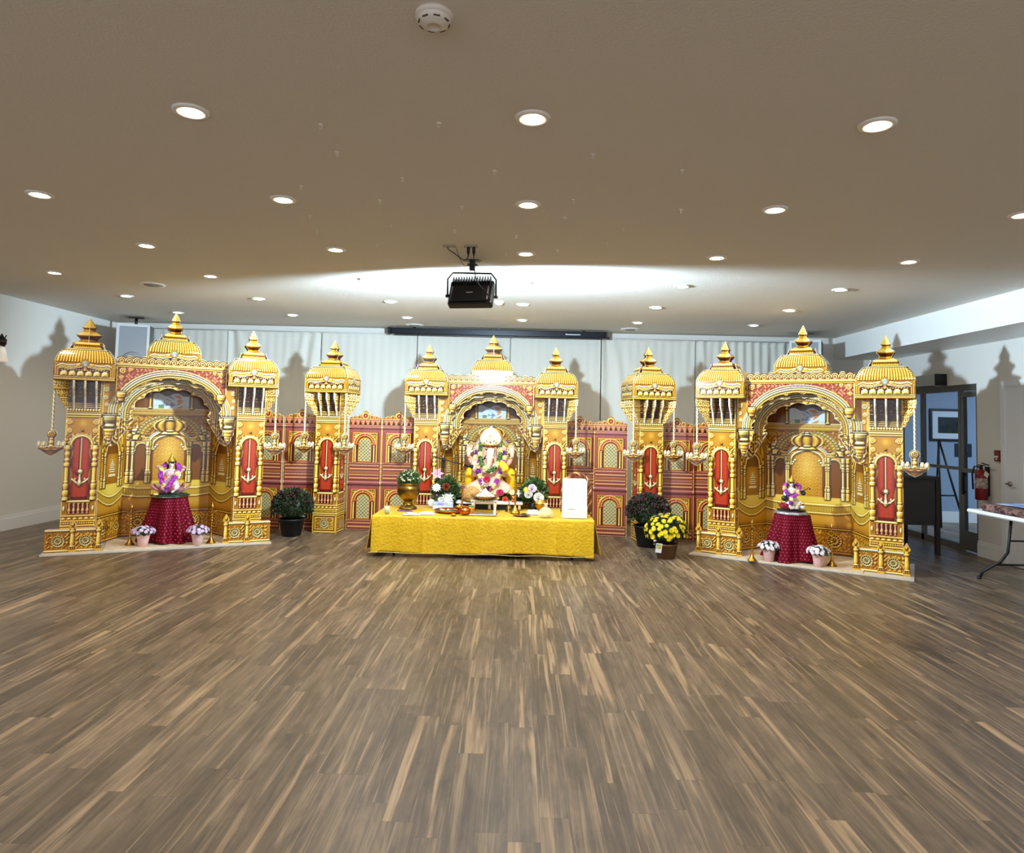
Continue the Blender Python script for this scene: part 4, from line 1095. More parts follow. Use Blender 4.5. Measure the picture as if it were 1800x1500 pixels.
def art_side():
    a = Art(-.28, .28, 0, 1.90, .005, 5, -.02)
    X, Z = a.X, a.Z
    base_prints(a, -.28, .28, [(-.12, .08), (.16, .07)])
    zf = lambda x: .60 - .10 * np.cos(np.clip(x / .28, -1, 1) * PI / 2)
    m = (Z > .50) & (Z < .72) & (Z > zf(X)); a.fill(m, 8, .12, 0); a.T[m] += (.15 * np.cos(X * 6))[m]
    m = (Z >= .33) & (Z < zf(X) - .08); a.fill(m & (Z > .33), 5, .08, 0); a.T[m] = (.12 * np.sin((Z - .33) / .17 * PI))[m]
    rim(a, -.28, .28, zf, .08, .018)
    nic = a.archmask(0, .66, 1.02, .125, .125); a.fill(nic, 5, -.1, 0); a.T[nic] = (-.12 + .30 * np.exp(-((X) / .09) ** 2 - ((Z - .86) / .14) ** 2))[nic]; a.R[nic] = 5; a.T[nic & (Z > 1.0)] -= .2
    a.fill(nic & (Z < .72), 5, -.12)
    for i, (z, w_) in enumerate(((.745, .075), (.76, .075), (.795, .055), (.82, .062), (.845, .045), (.87, .05), (.89, .03), (.91, .018), (.93, .008))):
        m = nic & (np.abs(Z - z) < .006) & (np.abs(X) < w_); a.fill(m, 6, .22, .006)
    a.ring(0, 1.02, .135, .135, .016, 0, .16, .98); a.ring(0, 1.02, .165, .165, .012, 5, -.05, 1.0); a.ring(0, 1.02, .19, .185, .014, 0, .10, 1.02)
    for sx in (-1, 1):
        a.column(sx * .155, [(z * .8 + .62, r) for z, r in PIL], 6, .04); a.column(sx * .215, [(z * .9 + .62, r * .9) for z, r in PIL], 0, -.05)
    # little dome above
    q = (np.hypot(X, np.maximum(Z - 1.02, 0)) > .205) & (Z > 1.1) & (np.abs(X) < .23 - .6 * np.clip(Z - 1.17, 0, 1)) & (Z < 1.28)
    a.fill(q, 0, .02); u = X / .05; a.H[q] = (.012 * np.abs(np.sin(u * PI / 1.6)))[q]; a.T[q] = (.12 * np.abs(np.sin(u * PI / 1.6)) - .02)[q]
    a.band(1.275, 1.295, -.12, .12, 0, t=.1); a.column(0, [(1.295, .09), (1.31, .06), (1.325, .07), (1.335, .04), (1.36, .03), (1.37, .015), (1.42, .002)], 0, .05)
    # plain glowing orange quarter wall above
    m = (Z > 1.3) & (Z < 1.9) & (np.hypot(X, Z - 1.3) > .14); a.R[m] = 5; a.T[m] = (.0 - .25 * np.clip((Z - 1.55) / .2, 0, 1) + .12 * X / .28)[m]
    m = Z > 1.62; a.fill(m, 2, .02)
    return a
def art_fence():
    a = Art(-.26, .26, 0, .36, .004, 0, .02)
    X, Z = a.X, a.Z
    a.fill(Z < .235, 5, 0); a.band(0, .022, ramp=0, t=.1); a.band(.205, .235, ramp=6, t=.1); a.beads(.212, .007, .02, -.26, .26, 0, .1)
    for xc in (-.135, .115):
        m = a.rect(xc - .105, xc + .105, .03, .195); a.scroll(m, 75, .003, 5, .0)
        a.fill(m & (np.abs(X - xc) > .06), 1, .12) ; a.scroll(m & (np.abs(X - xc) > .06), 75, .004, 5, -.02)
        a.mandala(xc, .112, .062, 6)
    return a
def fence_sd(X, Z):
    return np.maximum(np.abs(X) - .258, np.maximum(-Z, Z - .238))
def art_post():
    a = Art(-.036, .036, 0, .345, .004, 0, .1)
    X, Z = a.X, a.Z
    a.column(0, [(.03, .026), (.06, .03), (.065, .02), (.10, .022), (.20, .018), (.205, .024), (.225, .027), (.23, .018), (.25, .020)], 0, .12)
    m = Z > .25; a.fill(m, 0, .15); a.ellipse(0, .285, .014, .02, 0, -.1)
    a.beads(.04, .012, .02, -.03, .03, 0, .1)
    return a
def sd_post(X, Z):
    w = np.interp(Z, [0, .05, .055, .07, .2, .21, .235, .245, .26, .275, .338], [.034, .034, .028, .024, .022, .027, .028, .022, .034, .036, .002])
    return np.maximum(np.abs(X) - w, np.maximum(-Z, Z - .34))
def build_shrine_meshes():
    SH['A'] = board_mesh('front_arch', art_A(), sd_A, .012)
    SH['B'] = board_mesh('corbel_arch', art_B(), sd_B, .012, white_edge=.004)
    SH['C'] = board_mesh('inner_arch', art_C(), sd_C, .012, white_edge=.004)
    SH['crest'] = board_mesh('crest', art_crest(), sd_crest, .010)
    SH['centre'] = board_mesh('back_panel', art_centre(), None, .01)
    SH['side'] = board_mesh('side_panel', art_side(), None, .01)
    SH['fence'] = board_mesh('fence_panel', art_fence(), fence_sd, .008)
    SH['post'] = board_mesh('post', art_post(), sd_post, .014, both=True)
build_shrine_meshes()

SHRINES = [  # name, centre of the tower front line, rotation
 ('left', (-3.99, 7.86), math.radians(27.5)),
 ('middle', (-.352, 9.16), math.radians(.4)),
 ('right', (3.21, 7.81), math.radians(-30.3)),
]
def place(o, sx, sy, rz, x, y, z=0.0, r=0.0):
    c, s_ = math.cos(rz), math.sin(rz)
    o.location = (sx + x * c - y * s_, sy + x * s_ + y * c, z); o.rotation_euler = (0, 0, rz + r)
def lpos(sh, x, y):
    _, (sx, sy), rz = sh; c, s_ = math.cos(rz), math.sin(rz)
    return (sx + x * c - y * s_, sy + x * s_ + y * c)
def shrine(i):
    nm, (sx, sy), rz = SHRINES[i]
    t = thing('shrine_arch', 'printed golden arched shrine niche between the two %s towers' % nm, 'shrine', (sx, sy, .021 if i != 1 else 0), rz, 'printed arched shrine niches')
    mobj('front_arch', SH['A'], t, (0, -.02, 0)).scale = (.955, 1, 1); mobj('corbel_arch', SH['B'], t, (0, .05, 0)); mobj('inner_arch', SH['C'], t, (0, .22, 0))
    mobj('crest', SH['crest'], t, (0, -.03, 0)).scale = (.938, 1, 1)
    mobj('back_panel', SH['centre'], t, (0, .66, 0))
    for s_ in (-1, 1):
        x0, y0, x1, y1 = .475, .665, .70, .165
        ang = math.atan2(y1 - y0, (x1 - x0)) if s_ > 0 else math.atan2(y0 - y1, x1 - x0)
        mobj('side_panel', SH['side'], t, (s_ * (x0 + x1) / 2, (y0 + y1) / 2, 0), (0, 0, ang))
    # shallow cap that ties the arches together and the roof behind the crest
    m = MB(); m.box((-.57, -.005, 1.985), (.57, .65, 1.993)); m.build('roof_board', M_DARKIN, t)
    m = MB(); m.box((-.572, -.008, 1.84), (-.564, .64, 1.985)); m.box((.564, -.008, 1.84), (.572, .64, 1.985)); m.build('side_board', mat('side_board_gold', (176, 118, 40), .4), t)
    d = dome_parts(t, 1.995, .285, 1.0, yaw=(PI / 4 if i != 1 else .14)); d.location = (0, .34, 1.995)
    if i != 1:
        wd = mat('pale_shrine_floor', (226, 206, 176), .5, noise=.08, nscale=12)
        o = MB().box((-1.16, -.27 if i == 0 else -.32, 0.001), (1.12, .68, .012)).build('base_board', mat('clear_base', (206, 200, 190), .25)); place(o, sx, sy, rz, 0, 0)
        tag(o, 'thin translucent board on the floor under the %s shrine' % nm, 'base board', 'boards under the side shrines')
        o = MB().box((-.60, -.20 if i == 0 else -.30, .0125), (.66, .60, .020)).build('floor_cloth', wd); place(o, sx, sy, rz, 0, 0)
        tag(o, 'cream floor sheet in front of the niche of the %s shrine' % nm, 'floor sheet', 'cream sheets in the side shrines')
    zb = .0
    for s_ in (-1, 1):
        side = 'left' if s_ < 0 else 'right'
        x, y = lpos(SHRINES[i], s_ * S_HALF, .16)
        tt = make_tower('golden domed tower at the %s side of the %s shrine' % (side, nm), (x, y, .013 if i != 1 else 0.0), rz, yaw=(.05 if (i == 0 and s_ < 0) else PI / 4), inner=-s_)
        if i != 1:
            off = {(0, -1): -.885, (0, 1): .86, (2, -1): -.86, (2, 1): .82}[(i, s_)]
            fx, fy = lpos(SHRINES[i], off, -.13)
            f = thing('low_fence', 'low printed golden fence before the %s tower of the %s shrine' % (side, nm), 'fence', (fx, fy, .013), rz, 'low printed fences')
            mobj('fence_panel', SH['fence'], f)
            for px in ((-.005, .235) if (i, s_) == (0, -1) else (-.235, .0) if (i, s_) == (0, 1) else (-.235, 0, .235) if (i, s_) == (2, -1) else (-.235, .0, .235)):
                mobj('post', SH['post'], f, (px, -.016, 0))
            m = MB(); m.box((-.258, .01, .225), (.258, .10, .232)); m.build('ledge', mat('fence_ledge', (226, 190, 110), .4), f)
for i in range(3): shrine(i)

# two towers that stand alone between the shrines
make_tower('lone golden domed tower between the left and middle shrines', (-2.478, 9.14, 0), math.radians(-4))
make_tower('lone golden domed tower between the middle and right shrines', (1.725, 9.06, 0), math.radians(7))

# hanging cut-out lamps
def lamps():
    def at(i, s_, dx, dy):
        x, y = lpos(SHRINES[i], s_ * S_HALF + dx, .16 + dy); return (x, y)
    d = .268
    rows = [
        (at(0, -1, -d, -d), SHRINES[0][2], 'golden hanging lamp cut-out at the outer left tower of the hall'),
        (at(0, 1, d, -d), SHRINES[0][2] * .3, 'hanging lamp cut-out at the right tower of the left shrine'),
        ((-2.478 - .286, 9.14 - .250), 0, 'hanging lamp cut-out at the left corner of the lone left tower'),
        ((-2.478 + .248, 9.14 - .286), 0, 'hanging lamp cut-out at the right corner of the lone left tower'),
        (at(1, -1, -d, -d), 0, 'hanging lamp cut-out at the left tower of the middle shrine'),
        (at(1, 1, d, -d), 0, 'hanging lamp cut-out at the right tower of the middle shrine'),
        ((1.725 - .233, 9.06 - .298), 0, 'hanging lamp cut-out at the left corner of the lone right tower'),
        ((1.725 + .298, 9.06 - .233), 0, 'hanging lamp cut-out at the right corner of the lone right tower'),
        (at(2, -1, -d, -d), SHRINES[2][2] * .3, 'hanging lamp cut-out at the left tower of the right shrine'),
        (at(2, 1, d, -d), SHRINES[2][2], 'hanging lamp cut-out at the outer right tower of the hall'),
    ]
    for (x, y), rz, lb in rows: hanging_lamp(lb, (x, y), rz, 1.835, .535)
lamps()

# ------------------------------------------------------------------ terracotta palace screens
def art_screen():
    a = Art(-.225, .225, 0, 1.62, .005, 3, -.05)
    X, Z = a.X, a.Z
    def slant(z0, z1):
        a.band(z0, z1, -.205, .205, 3, t=0.0); m = a.rect(-.205, .205, z0, z1); a.T[m] += (.22 * np.sin((X + (Z - z0) * .8) * 2 * PI / .017))[m]
    def mold(z0, z1):
        h = (z1 - z0); a.band(z0, z0 + h * .1, ramp=3, t=.15); slant(z0 + h * .12, z0 + h * .42); a.band(z0 + h * .45, z0 + h * .52, ramp=3, t=-.25)
        a.beads(z0 + h * .66, h * .11, .018, -.205, .205, 3, .2, bg=-.25); a.band(z0 + h * .80, z0 + h * .9, ramp=3, t=-.15); a.band(z0 + h * .92, z1, ramp=3, t=.12)
    def window(z0, z1):
        m = a.rect(-.20, .20, z0, z1); a.fill(m, 7, .02, 0)
        a.T[m & (np.abs(np.sin(X * 300)) > .8) & (Z > z1 - .045)] += .08
        fx = .168; ft = z1 - .05
        a.fill(a.rect(-fx - .012, fx + .012, z0, ft + .014), 1, -.2, .004); a.fill(a.rect(-fx, fx, z0, ft), 0, .05, .006); a.fill(a.rect(-fx + .012, fx - .012, z0, ft - .012), 1, -.25, .0)
        a.scroll(a.rect(-fx + .018, fx - .018, ft - .16, ft - .018), 90, .004, 8, -.02)
        zc = z0 + (ft - z0) * .62; R_ = .098
        a.fill(a.archmask(0, z0, zc, .150, .150), 1, -.15, 0)
        a.ring(0, zc, .148, .148, .008, 0, .1, z0); a.ring(0, zc, .130, .130, .010, 1, .25, z0 + .1, .01); a.ring(0, zc, .112, .112, .008, 0, .0, zc - .02)
        an = np.arctan2(np.maximum(Z - zc, 0), X); q = np.hypot(X, np.maximum(Z - zc, 0)); mm = (np.abs(q - .126) < .010) & (Z > zc); a.fill(mm, 1, .2); a.H[mm] = (.006 * np.abs(np.sin(an * 16)))[mm]
        for sx in (-1, 1):
            a.fill(a.rect(sx * .118 - .032, sx * .118 + .032, z0, zc - .01), 1, -.25, 0)
            a.band(zc - .018, zc + .004, sx * .118 - .03, sx * .118 + .03, 1, t=-.05)
            a.column(sx * .126, [(z0 + .005, .014), (z0 + .02, .010), (zc - .04, .010), (zc - .02, .015)], 0, .12); a.line(sx * .155, z0, sx * .155, zc + .1, .004, .1, 0)
        win = a.archmask(0, z0 + .012, zc, .088, .088); a.fill(win, 4, .06, 0)
        l1 = np.abs(np.sin((X + Z) * PI / .046)); l2 = np.abs(np.sin((X - Z) * PI / .046)); g = np.maximum(l1, l2)
        a.T[win] = (-.30 + .42 * (g > .86))[win]
        a.fill(win & ~a.archmask(0, z0 + .022, zc, .080, .080), 8, .1)
        a.ellipse(0, zc + .115, .014, .02, 1, .2)
    a.fill(Z < 1.5, 7, -.05)
    mold(0, .14); window(.14, .60); 
    a.band(.60, .66, ramp=7, t=-.02); mold(.66, .78); mold(.78, .91); window(.91, 1.36)
    a.band(1.365, 1.40, ramp=7, t=0); a.T[a.rect(-1, 1, 1.365, 1.40)] += (.1 * np.sin(X * 500))[a.rect(-1, 1, 1.365, 1.40)]
    a.fill(a.rect(-1, 1, 1.40, 1.475), 2, -.1); n = np.abs(((X / .068) % 1) - .5)
    m = (Z > 1.40) & (Z < 1.475) & (n < .5 * np.clip((Z - 1.385) / .09, .2, .9)); a.fill(m, 3, .1, .006)
    a.fill(m & (n < .06), 3, .3)
    a.band(1.40, 1.415, ramp=3, t=.1); a.bands([1.475, 1.485, 1.50], ramp=3, t=.2)
    m = Z > 1.5; a.fill(m, 0, -.02, 0)
    for x, r in ((0, .045), (-.085, .026), (.085, .026), (-.15, .02), (.15, .02), (-.195, .014), (.195, .014)):
        d = np.hypot(X - x, Z - 1.50 - r * .9); mm = (d < r * 1.3) & m; a.fill(mm, 0, .1); a.H[mm] = (.004 * np.cos(d / r * 7))[mm]; a.T[mm] = (.12 * np.cos(d / r * 7))[mm]; k = mm & (d < r * .75); a.R[k] = 1; a.T[k] += .15
    for sx in (-1, 1):
        a.fill(a.rect(min(sx * .225, sx * .218), max(sx * .225, sx * .218), 0, 1.5), 0, .25); a.fill(a.rect(min(sx * .218, sx * .205), max(sx * .218, sx * .205), 0, 1.5), 3, -.1)
    return a
def sd_screen(X, Z):
    xs = [0, .02, .045, .058, .07, .085, .105, .12, .135, .15, .168, .18, .195, .21, .225]
    zs = [1.618, 1.605, 1.575, 1.548, 1.556, 1.562, 1.55, 1.534, 1.542, 1.547, 1.535, 1.525, 1.528, 1.52, 1.503]
    return np.maximum(np.abs(X) - .225, (Z - np.interp(np.abs(X), xs, zs)) * .8)
def screens():
    me = board_mesh('screen_panel', art_screen(), sd_screen, .010)
    spots = [((-3.36, 9.20), -8, 'first from the left, beside the right tower of the left shrine'), ((-2.895, 9.19), 5, 'beside the lone left tower, behind the dark potted plant'),
             ((-2.065, 9.31), -1, 'just right of the lone left tower'), ((-1.615, 9.34), 1, 'left of the middle shrine, behind the brass urn'),
             ((.87, 9.51), -2, 'right of the middle shrine, behind the white card'), ((1.275, 9.29), -8, 'just left of the lone right tower'),
             ((2.125, 9.10), -4, 'just right of the lone right tower'), ((2.57, 9.11), -6, 'beside the left tower of the right shrine')]
    for (x, y), r, lb in spots:
        t = thing('palace_screen', 'terracotta screen panel, ' + lb, 'screen', (x, y, 0), math.radians(r), 'terracotta palace screen panels')
        mobj('panel', me, t)
        MB().box((-.215, .012, 0), (-.20, .03, 1.45)).box((.20, .012, 0), (.215, .03, 1.45)).build('back_frame', M_FOAM, t)
screens()
# ------------------------------------------------------------------ plants, brass, altar
BRASS = mat('polished_brass', (206, 160, 70), .24, 1.0, noise=.15, nscale=14)
BRASS_D = mat('aged_brass', (158, 126, 66), .32, 1.0, noise=.3, nscale=9)
COPPER = mat('copper', (196, 110, 62), .25, 1.0)
SILVER = mat('silver_foil', (214, 216, 220), .28, .9, bump=.6, bscale=60)
LEAF = mat('leaf_green', (46, 72, 34), .5, c2=(74, 104, 50), nscale=40)
LEAF_D = mat('leaf_dark', (28, 44, 26), .5, c2=(52, 70, 40), nscale=50)
def P(c, r=.6, n=None): return mat(n or 'petal_%d_%d_%d' % c, c, r, sheen=.1)
def leaves(mb, n, c, rad, size, rng, m=0, lo=-.2, shell=.55, up=.3, aspect=.42):
    for _ in range(n):
        while True:
            d = Vector((rng.gauss(0, 1), rng.gauss(0, 1), rng.gauss(0, 1))).normalized()
            if d.z > lo: break
        k = shell + (1 - shell) * rng.random() ** .5
        p = Vector(c) + Vector((d.x * rad[0], d.y * rad[1], d.z * rad[2])) * k
        n_ = (d + Vector((rng.uniform(-.7, .7), rng.uniform(-.7, .7), rng.uniform(-.5, .7) + up))).normalized()
        t = n_.cross(Vector((rng.uniform(-1, 1), rng.uniform(-1, 1), rng.uniform(-1, 1)))).normalized()
        s = size * rng.uniform(.6, 1.2); a = p; b = p + n_ * s
        mid = p + n_ * s * .5; up_ = n_.cross(t) * s * .12
        mb.add([a, mid + t * s * aspect + up_, b, mid - t * s * aspect + up_], [(0, 1, 2, 3)], m)
def bloom_mesh(mb, r, m=0, mc=1, rings=3, n=11, M=None):
    """a chrysanthemum-like flower facing +z"""
    for k in range(rings):
        rr = r * (1 - .27 * k); tilt = .15 + .38 * k
        for i in range(n):
            a = 2 * PI * (i + .5 * (k % 2)) / n; w_ = rr * .30
            def pt(u, v):
                rad = rr * u; return (math.cos(a) * rad - math.sin(a) * v * w_, math.sin(a) * rad + math.cos(a) * v * w_, rad * tilt * (1.25 - u * .5) + .0)
            mb.add([pt(.12, 0), pt(.65, -.55), pt(1, 0), pt(.65, .55)], [(0, 1, 2, 3)], m, False, M)
    mb.ball((0, 0, r * .12), r * .22, mc, 8, 4, M, (1, 1, .7))
def rose(mb, r, m=0, M=None):
    for k, (n, rr, h) in enumerate(((5, 1.0, .55), (5, .78, .75), (4, .52, .95), (3, .28, 1.05))):
        for i in range(n):
            a = 2 * PI * (i + .37 * k) / n; w_ = rr * r * .85
            def pt(u, v, z): return (math.cos(a) * rr * r * u - math.sin(a) * v * w_, math.sin(a) * rr * r * u + math.cos(a) * v * w_, r * z)
            mb.add([pt(.25, 0, 0), pt(.8, -.75, h * .55), pt(1.0, -.5, h), pt(1.08, 0, h * 1.06), pt(1.0, .5, h), pt(.8, .75, h * .55)], [(0, 1, 2, 3), (0, 3, 4, 5)], m, True, M)
def orient(p, d, spin=0.0):
    return Matrix.Translation(p) @ Vector(d).normalized().to_track_quat('Z', 'Y').to_matrix().to_4x4() @ RZ(spin)

def cup_pot(r0, r1, h, lip=.012, t=.006):
    return [(r0 * .9, 0), (r0, .004), (r1 - .004, h - lip * 1.4), (r1 + lip * .5, h - lip * 1.3), (r1 + lip * .5, h), (r1 - t, h), (r1 - t * 1.5, h - .03), (.001, h - .03)]
def plant(name, label, loc, pot, pot_mat, fol, fol_mat, nleaf, lsize, bl=None, group=None, seed=1, cat='potted plant', lift=1.02):
    """pot = (r0, r1, h); fol = (cx, cy, cz, rx, ry, rz); bl = (n, radius, petal, centre, low)"""
    rng = random.Random(seed)
    t = thing(name, label, cat, loc, 0, group)
    if pot:
        m = MB(); m.lathe(cup_pot(*pot), 36); m.build('pot', pot_mat, t)
        MB().lathe([(.001, pot[2] - .028), (pot[1] - .008, pot[2] - .028)], 20, cap=False).build('soil', mat('potting_soil', (38, 28, 22), .9), t)
    m = MB(); c = fol[:3]; rad = fol[3:]
    leaves(m, nleaf, c, rad, lsize, rng, 0, lo=-.45, shell=.35)
    m.ball(c, .80, 0, 14, 8, sc3=(rad[0], rad[1], rad[2] * .9))
    o = m.build('foliage', fol_mat, t)
    if bl:
        n, r, pm, cm, lo = bl
        fm = MB(); bloom_mesh(fm, r); first = None; done = 0; k = 0; used = []
        while done < n and k < 6000:
            k += 1
            d = Vector((rng.gauss(0, 1), rng.gauss(0, 1), rng.gauss(0, 1))).normalized()
            if d.z < lo: continue
            if any((d - q).length < .9 * r / max(rad) * (1.2 if k < 2500 else .8) for q in used): continue
            used.append(d); done += 1
            p = Vector(c) + Vector((d.x * rad[0], d.y * rad[1], d.z * rad[2])) * lift
            nd = (d + Vector((rng.uniform(-.25, .25), rng.uniform(-.25, .25), rng.uniform(0, .4)))).normalized()
            if first is None: first = fm.build('flower', [pm, cm], t); q = first
            else: q = first.copy(); COL.objects.link(q)
            q.matrix_local = orient(p, nd, rng.uniform(0, 6)) @ Matrix.Scale(rng.uniform(.8, 1.15), 4)
    return t

def floor_plants():
    dk = mat('black_nursery_pot', (28, 32, 36), .4)
    wine = mat('wine_buds', (70, 28, 40), .6)
    def buds(t, c, rad, n, size, mt, seed):
        rng = random.Random(seed); m = MB()
        for _ in range(n):
            d = Vector((rng.gauss(0, 1), rng.gauss(0, 1), rng.gauss(0, 1))).normalized()
            if d.z < -.2: d.z = -d.z
            p = Vector(c) + Vector((d.x * rad[0], d.y * rad[1], d.z * rad[2])) * rng.uniform(.98, 1.08)
            m.ball(p, size * rng.uniform(.7, 1.2), 0, 6, 4)
        o = m.build('buds', mt, t); o['kind'] = 'stuff'
    t = plant('potted_chrysanthemum', 'dark green bushy mum in a black pot left of the lone left tower', (-2.83, 8.73, 0), (.115, .165, .22), dk, (0, 0, .37, .245, .22, .215), LEAF_D, 1500, .045, seed=3)
    buds(t, (0, 0, .37), (.25, .22, .225), 220, .010, wine, 5)
    t = plant('potted_chrysanthemum', 'large dark wine-budded mum in a black pot behind the yellow mum', (1.66, 8.60, 0), (.13, .175, .26), dk, (0, 0, .42, .26, .22, .22), LEAF_D, 1500, .045, seed=4)
    buds(t, (0, 0, .42), (.265, .225, .235), 420, .011, wine, 6)
    MB().box((-.02, -.002, -.03), (.02, .0, .03)).build('tag', mat('tag_white', (235, 238, 240), .5), t, (.06, -.158, .08))
    bz = mat('bronze_plastic_pot', (128, 96, 66), .3, .35)
    t = plant('potted_chrysanthemum', 'bright yellow mum in full bloom in a bronze pot beside the right shrine', (1.73, 7.88, 0), (.098, .135, .17), bz, (0, 0, .305, .235, .20, .185), LEAF_D, 1200, .035,
              (100, .033, P((246, 226, 30)), P((236, 200, 30)), -.35), seed=9)
    tg = bpy.data.objects.new('care_tag', None); COL.objects.link(tg); tg.parent = t; tg.location = (-.115, -.165, .16); tg.rotation_euler = (.1, .1, 0)
    MB().box((-.034, -.002, -.075), (.034, 0, .03)).build('tag', mat('tag_white', (235, 238, 240), .5), tg)
    MB().box((-.028, -.0035, -.03), (.028, -.002, .022)).build('tag_picture', mat('tag_picture', (80, 160, 150), .5, c2=(240, 210, 60), nscale=40), tg)
    m = MB(); rng = random.Random(2)
    for _ in range(46):
        x, y = rng.gauss(1.36, .09), rng.gauss(7.92, .10); s = rng.uniform(.004, .012); a = rng.uniform(0, 3)
        m.add([(x - s * math.cos(a), y - s * math.sin(a), .001), (x + s * math.sin(a) * .5, y - s * math.cos(a) * .5, .004), (x + s * math.cos(a), y + s * math.sin(a), .002), (x - s * math.sin(a) * .5, y + s * math.cos(a) * .5, .004)], [(0, 1, 2, 3)], rng.choice([0, 0, 1]))
    tag(m.build('fallen_petals', [P((236, 222, 120)), P((64, 70, 48))]), 'yellow petals and leaf bits fallen on the floor beside the yellow mum', 'petals', kind='stuff')
    # four small wrapped pots
    pink = mat('pink_paper_wrap', (232, 190, 184), .6, noise=.06, nscale=25); lil = P((226, 200, 236)); wl = P((244, 234, 246))
    spots = [((-4.10, 7.72), lil, 'pink paper-wrapped pot of lilac mums left of the left pedestal'), ((-3.62, 7.86), lil, 'pink paper-wrapped pot of lilac mums right of the left pedestal'),
             ((2.85, 7.745), wl, 'pink paper-wrapped pot of white mums left of the right pedestal'), ((3.30, 7.515), wl, 'pink paper-wrapped pot of white mums right of the right pedestal')]
    spots[0] = ((-4.16, 7.70), spots[0][1], spots[0][2])
    for i, ((x, y), pm, lb) in enumerate(spots):
        t = plant('wrapped_flower_pot', lb, (x, y, .0205), None, None, (0, 0, .148, .082, .078, .050), LEAF, 220, .030, (34, .026, pm, P((240, 226, 180)), .12), 'pink wrapped pots of mums', 20 + i, lift=1.45)
        m = MB()
        def wob(a, z): return 1 + .05 * math.sin(a * 5 + i) * (z / .14)
        m.lathe([(.042, 0), (.048, .004), (.058, .07), (.068, .12), (.075, .135), (.071, .136), (.062, .11), (.001, .10)], 32, wob=wob)
        vs = m.v
        for q in range(32): 
            for row in (4, 5):
                x_, y_, z_ = vs[row * 32 + q]; a = 2 * PI * q / 32; vs[row * 32 + q] = (x_, y_, z_ + .016 * math.cos(a * 4 + .5 + i))
        m.build('paper_wrap', pink, t)
floor_plants()

def brass_lamp(label, loc, h=.50, s=1.0, group=None, bowlz=.76):
    t = thing('oil_lamp', label, 'oil lamp', loc, 0, group)
    b = [(.001, 0), (.052, 0), (.053, .006), (.046, .012), (.028, .035), (.016, .06), (.012, .075)]
    MB().lathe([(r * s, z * s) for r, z in b], 24).build('base', BRASS, t)
    zb = h * bowlz; n = 7; st = []
    z = .07 * s
    while z < zb - .01:
        k = (z - .07 * s) / (zb - .07 * s)
        st += [(.009 * s, z), (.0155 * s, z + .008 * s), (.009 * s, z + .016 * s)]; z += .03 * s
    MB().lathe(st + [(.007 * s, zb)], 14).build('stem', BRASS, t)
    def wob(a, z): return 1 + .22 * math.cos(a * 5) * (z > zb + .002)
    MB().lathe([(.007 * s, zb - .008), (.02 * s, zb), (.042 * s, zb + .006), (.056 * s, zb + .016), (.052 * s, zb + .018), (.02 * s, zb + .006), (.001, zb + .006)], 30, wob=wob).build('bowl', BRASS, t)
    MB().lathe([(.008 * s, zb + .004), (.006 * s, zb + .02), (.012 * s, zb + .03), (.007 * s, zb + .04), (.016 * s, zb + .055), (.018 * s, zb + .065), (.008 * s, zb + .08), (.005 * s, h - .02), (.001, h)], 16).build('finial', BRASS, t)
    return t
for (x, y), lb in (((-4.33, 7.74), 'brass standing oil lamp at the left of the left shrine'), ((-3.52, 7.98), 'brass standing oil lamp at the right of the left shrine'), ((2.66, 7.74), 'brass standing oil lamp at the left of the right shrine'), ((3.46, 7.55), 'brass standing oil lamp at the right of the right shrine')):
    brass_lamp(lb, (x, y, .0205), .47, 1.0, 'brass lamps at the side shrines')

# ------------------------------------------------------------------ garlands and flowers
def garland(name, label, pts, r, colours, nseg, seed=1, parent=None, cat='garland'):
    """ruffled tube in coloured bands"""
    rng = random.Random(seed)
    pts = [Vector(p) for p in pts]
    # resample
    L = [0]
    for a, b in zip(pts[:-1], pts[1:]): L.append(L[-1] + (b - a).length)
    def at(s):
        s = max(0, min(L[-1], s))
        for i in range(len(L) - 1):
            if s <= L[i + 1] + 1e-9:
                u = (s - L[i]) / max(1e-9, L[i + 1] - L[i]); return pts[i].lerp(pts[i + 1], u), (pts[i + 1] - pts[i]).normalized()
        return pts[-1], (pts[-1] - pts[-2]).normalized()
    t = thing(name, label, cat, (0, 0, 0)) if parent is None else parent
    for k in range(nseg):
        m = MB(); s0, s1 = L[-1] * k / nseg, L[-1] * (k + 1) / nseg
        core = [at(s0 + (s1 - s0) * i / 4)[0] for i in range(5)]; m.tube(core, r * .72, n=8)
        n = max(16, int((s1 - s0) * r * 42000))
        for _ in range(min(n, 260)):
            p, d = at(rng.uniform(s0, s1)); x = d.orthogonal().normalized(); y = d.cross(x); a = rng.uniform(0, 2 * PI)
            o = (x * math.cos(a) + y * math.sin(a)); tt = (d * math.cos(a * 7) + o.cross(d) * math.sin(a * 7)).normalized(); q = p + o * r * .6; e = r * .42
            m.add([q - tt * e * .6, q + tt * e * .6, q + tt * e * .7 + o * e * 1.1, q - tt * e * .7 + o * e * 1.1], [(0, 1, 2, 3)])
        m.build('flower_band', colours[k % len(colours)], t)
    return t
PURP = P((128, 40, 150)); MAG = P((190, 70, 190)); CREAM = P((244, 226, 150)); GRN = mat('tulsi_green', (44, 84, 42), .6, c2=(120, 160, 80), nscale=60); WHT = P((244, 240, 232)); YEL = P((250, 206, 40)); RED = P((204, 30, 70)); PNK = P((236, 150, 176)); DPK = P((216, 50, 110))

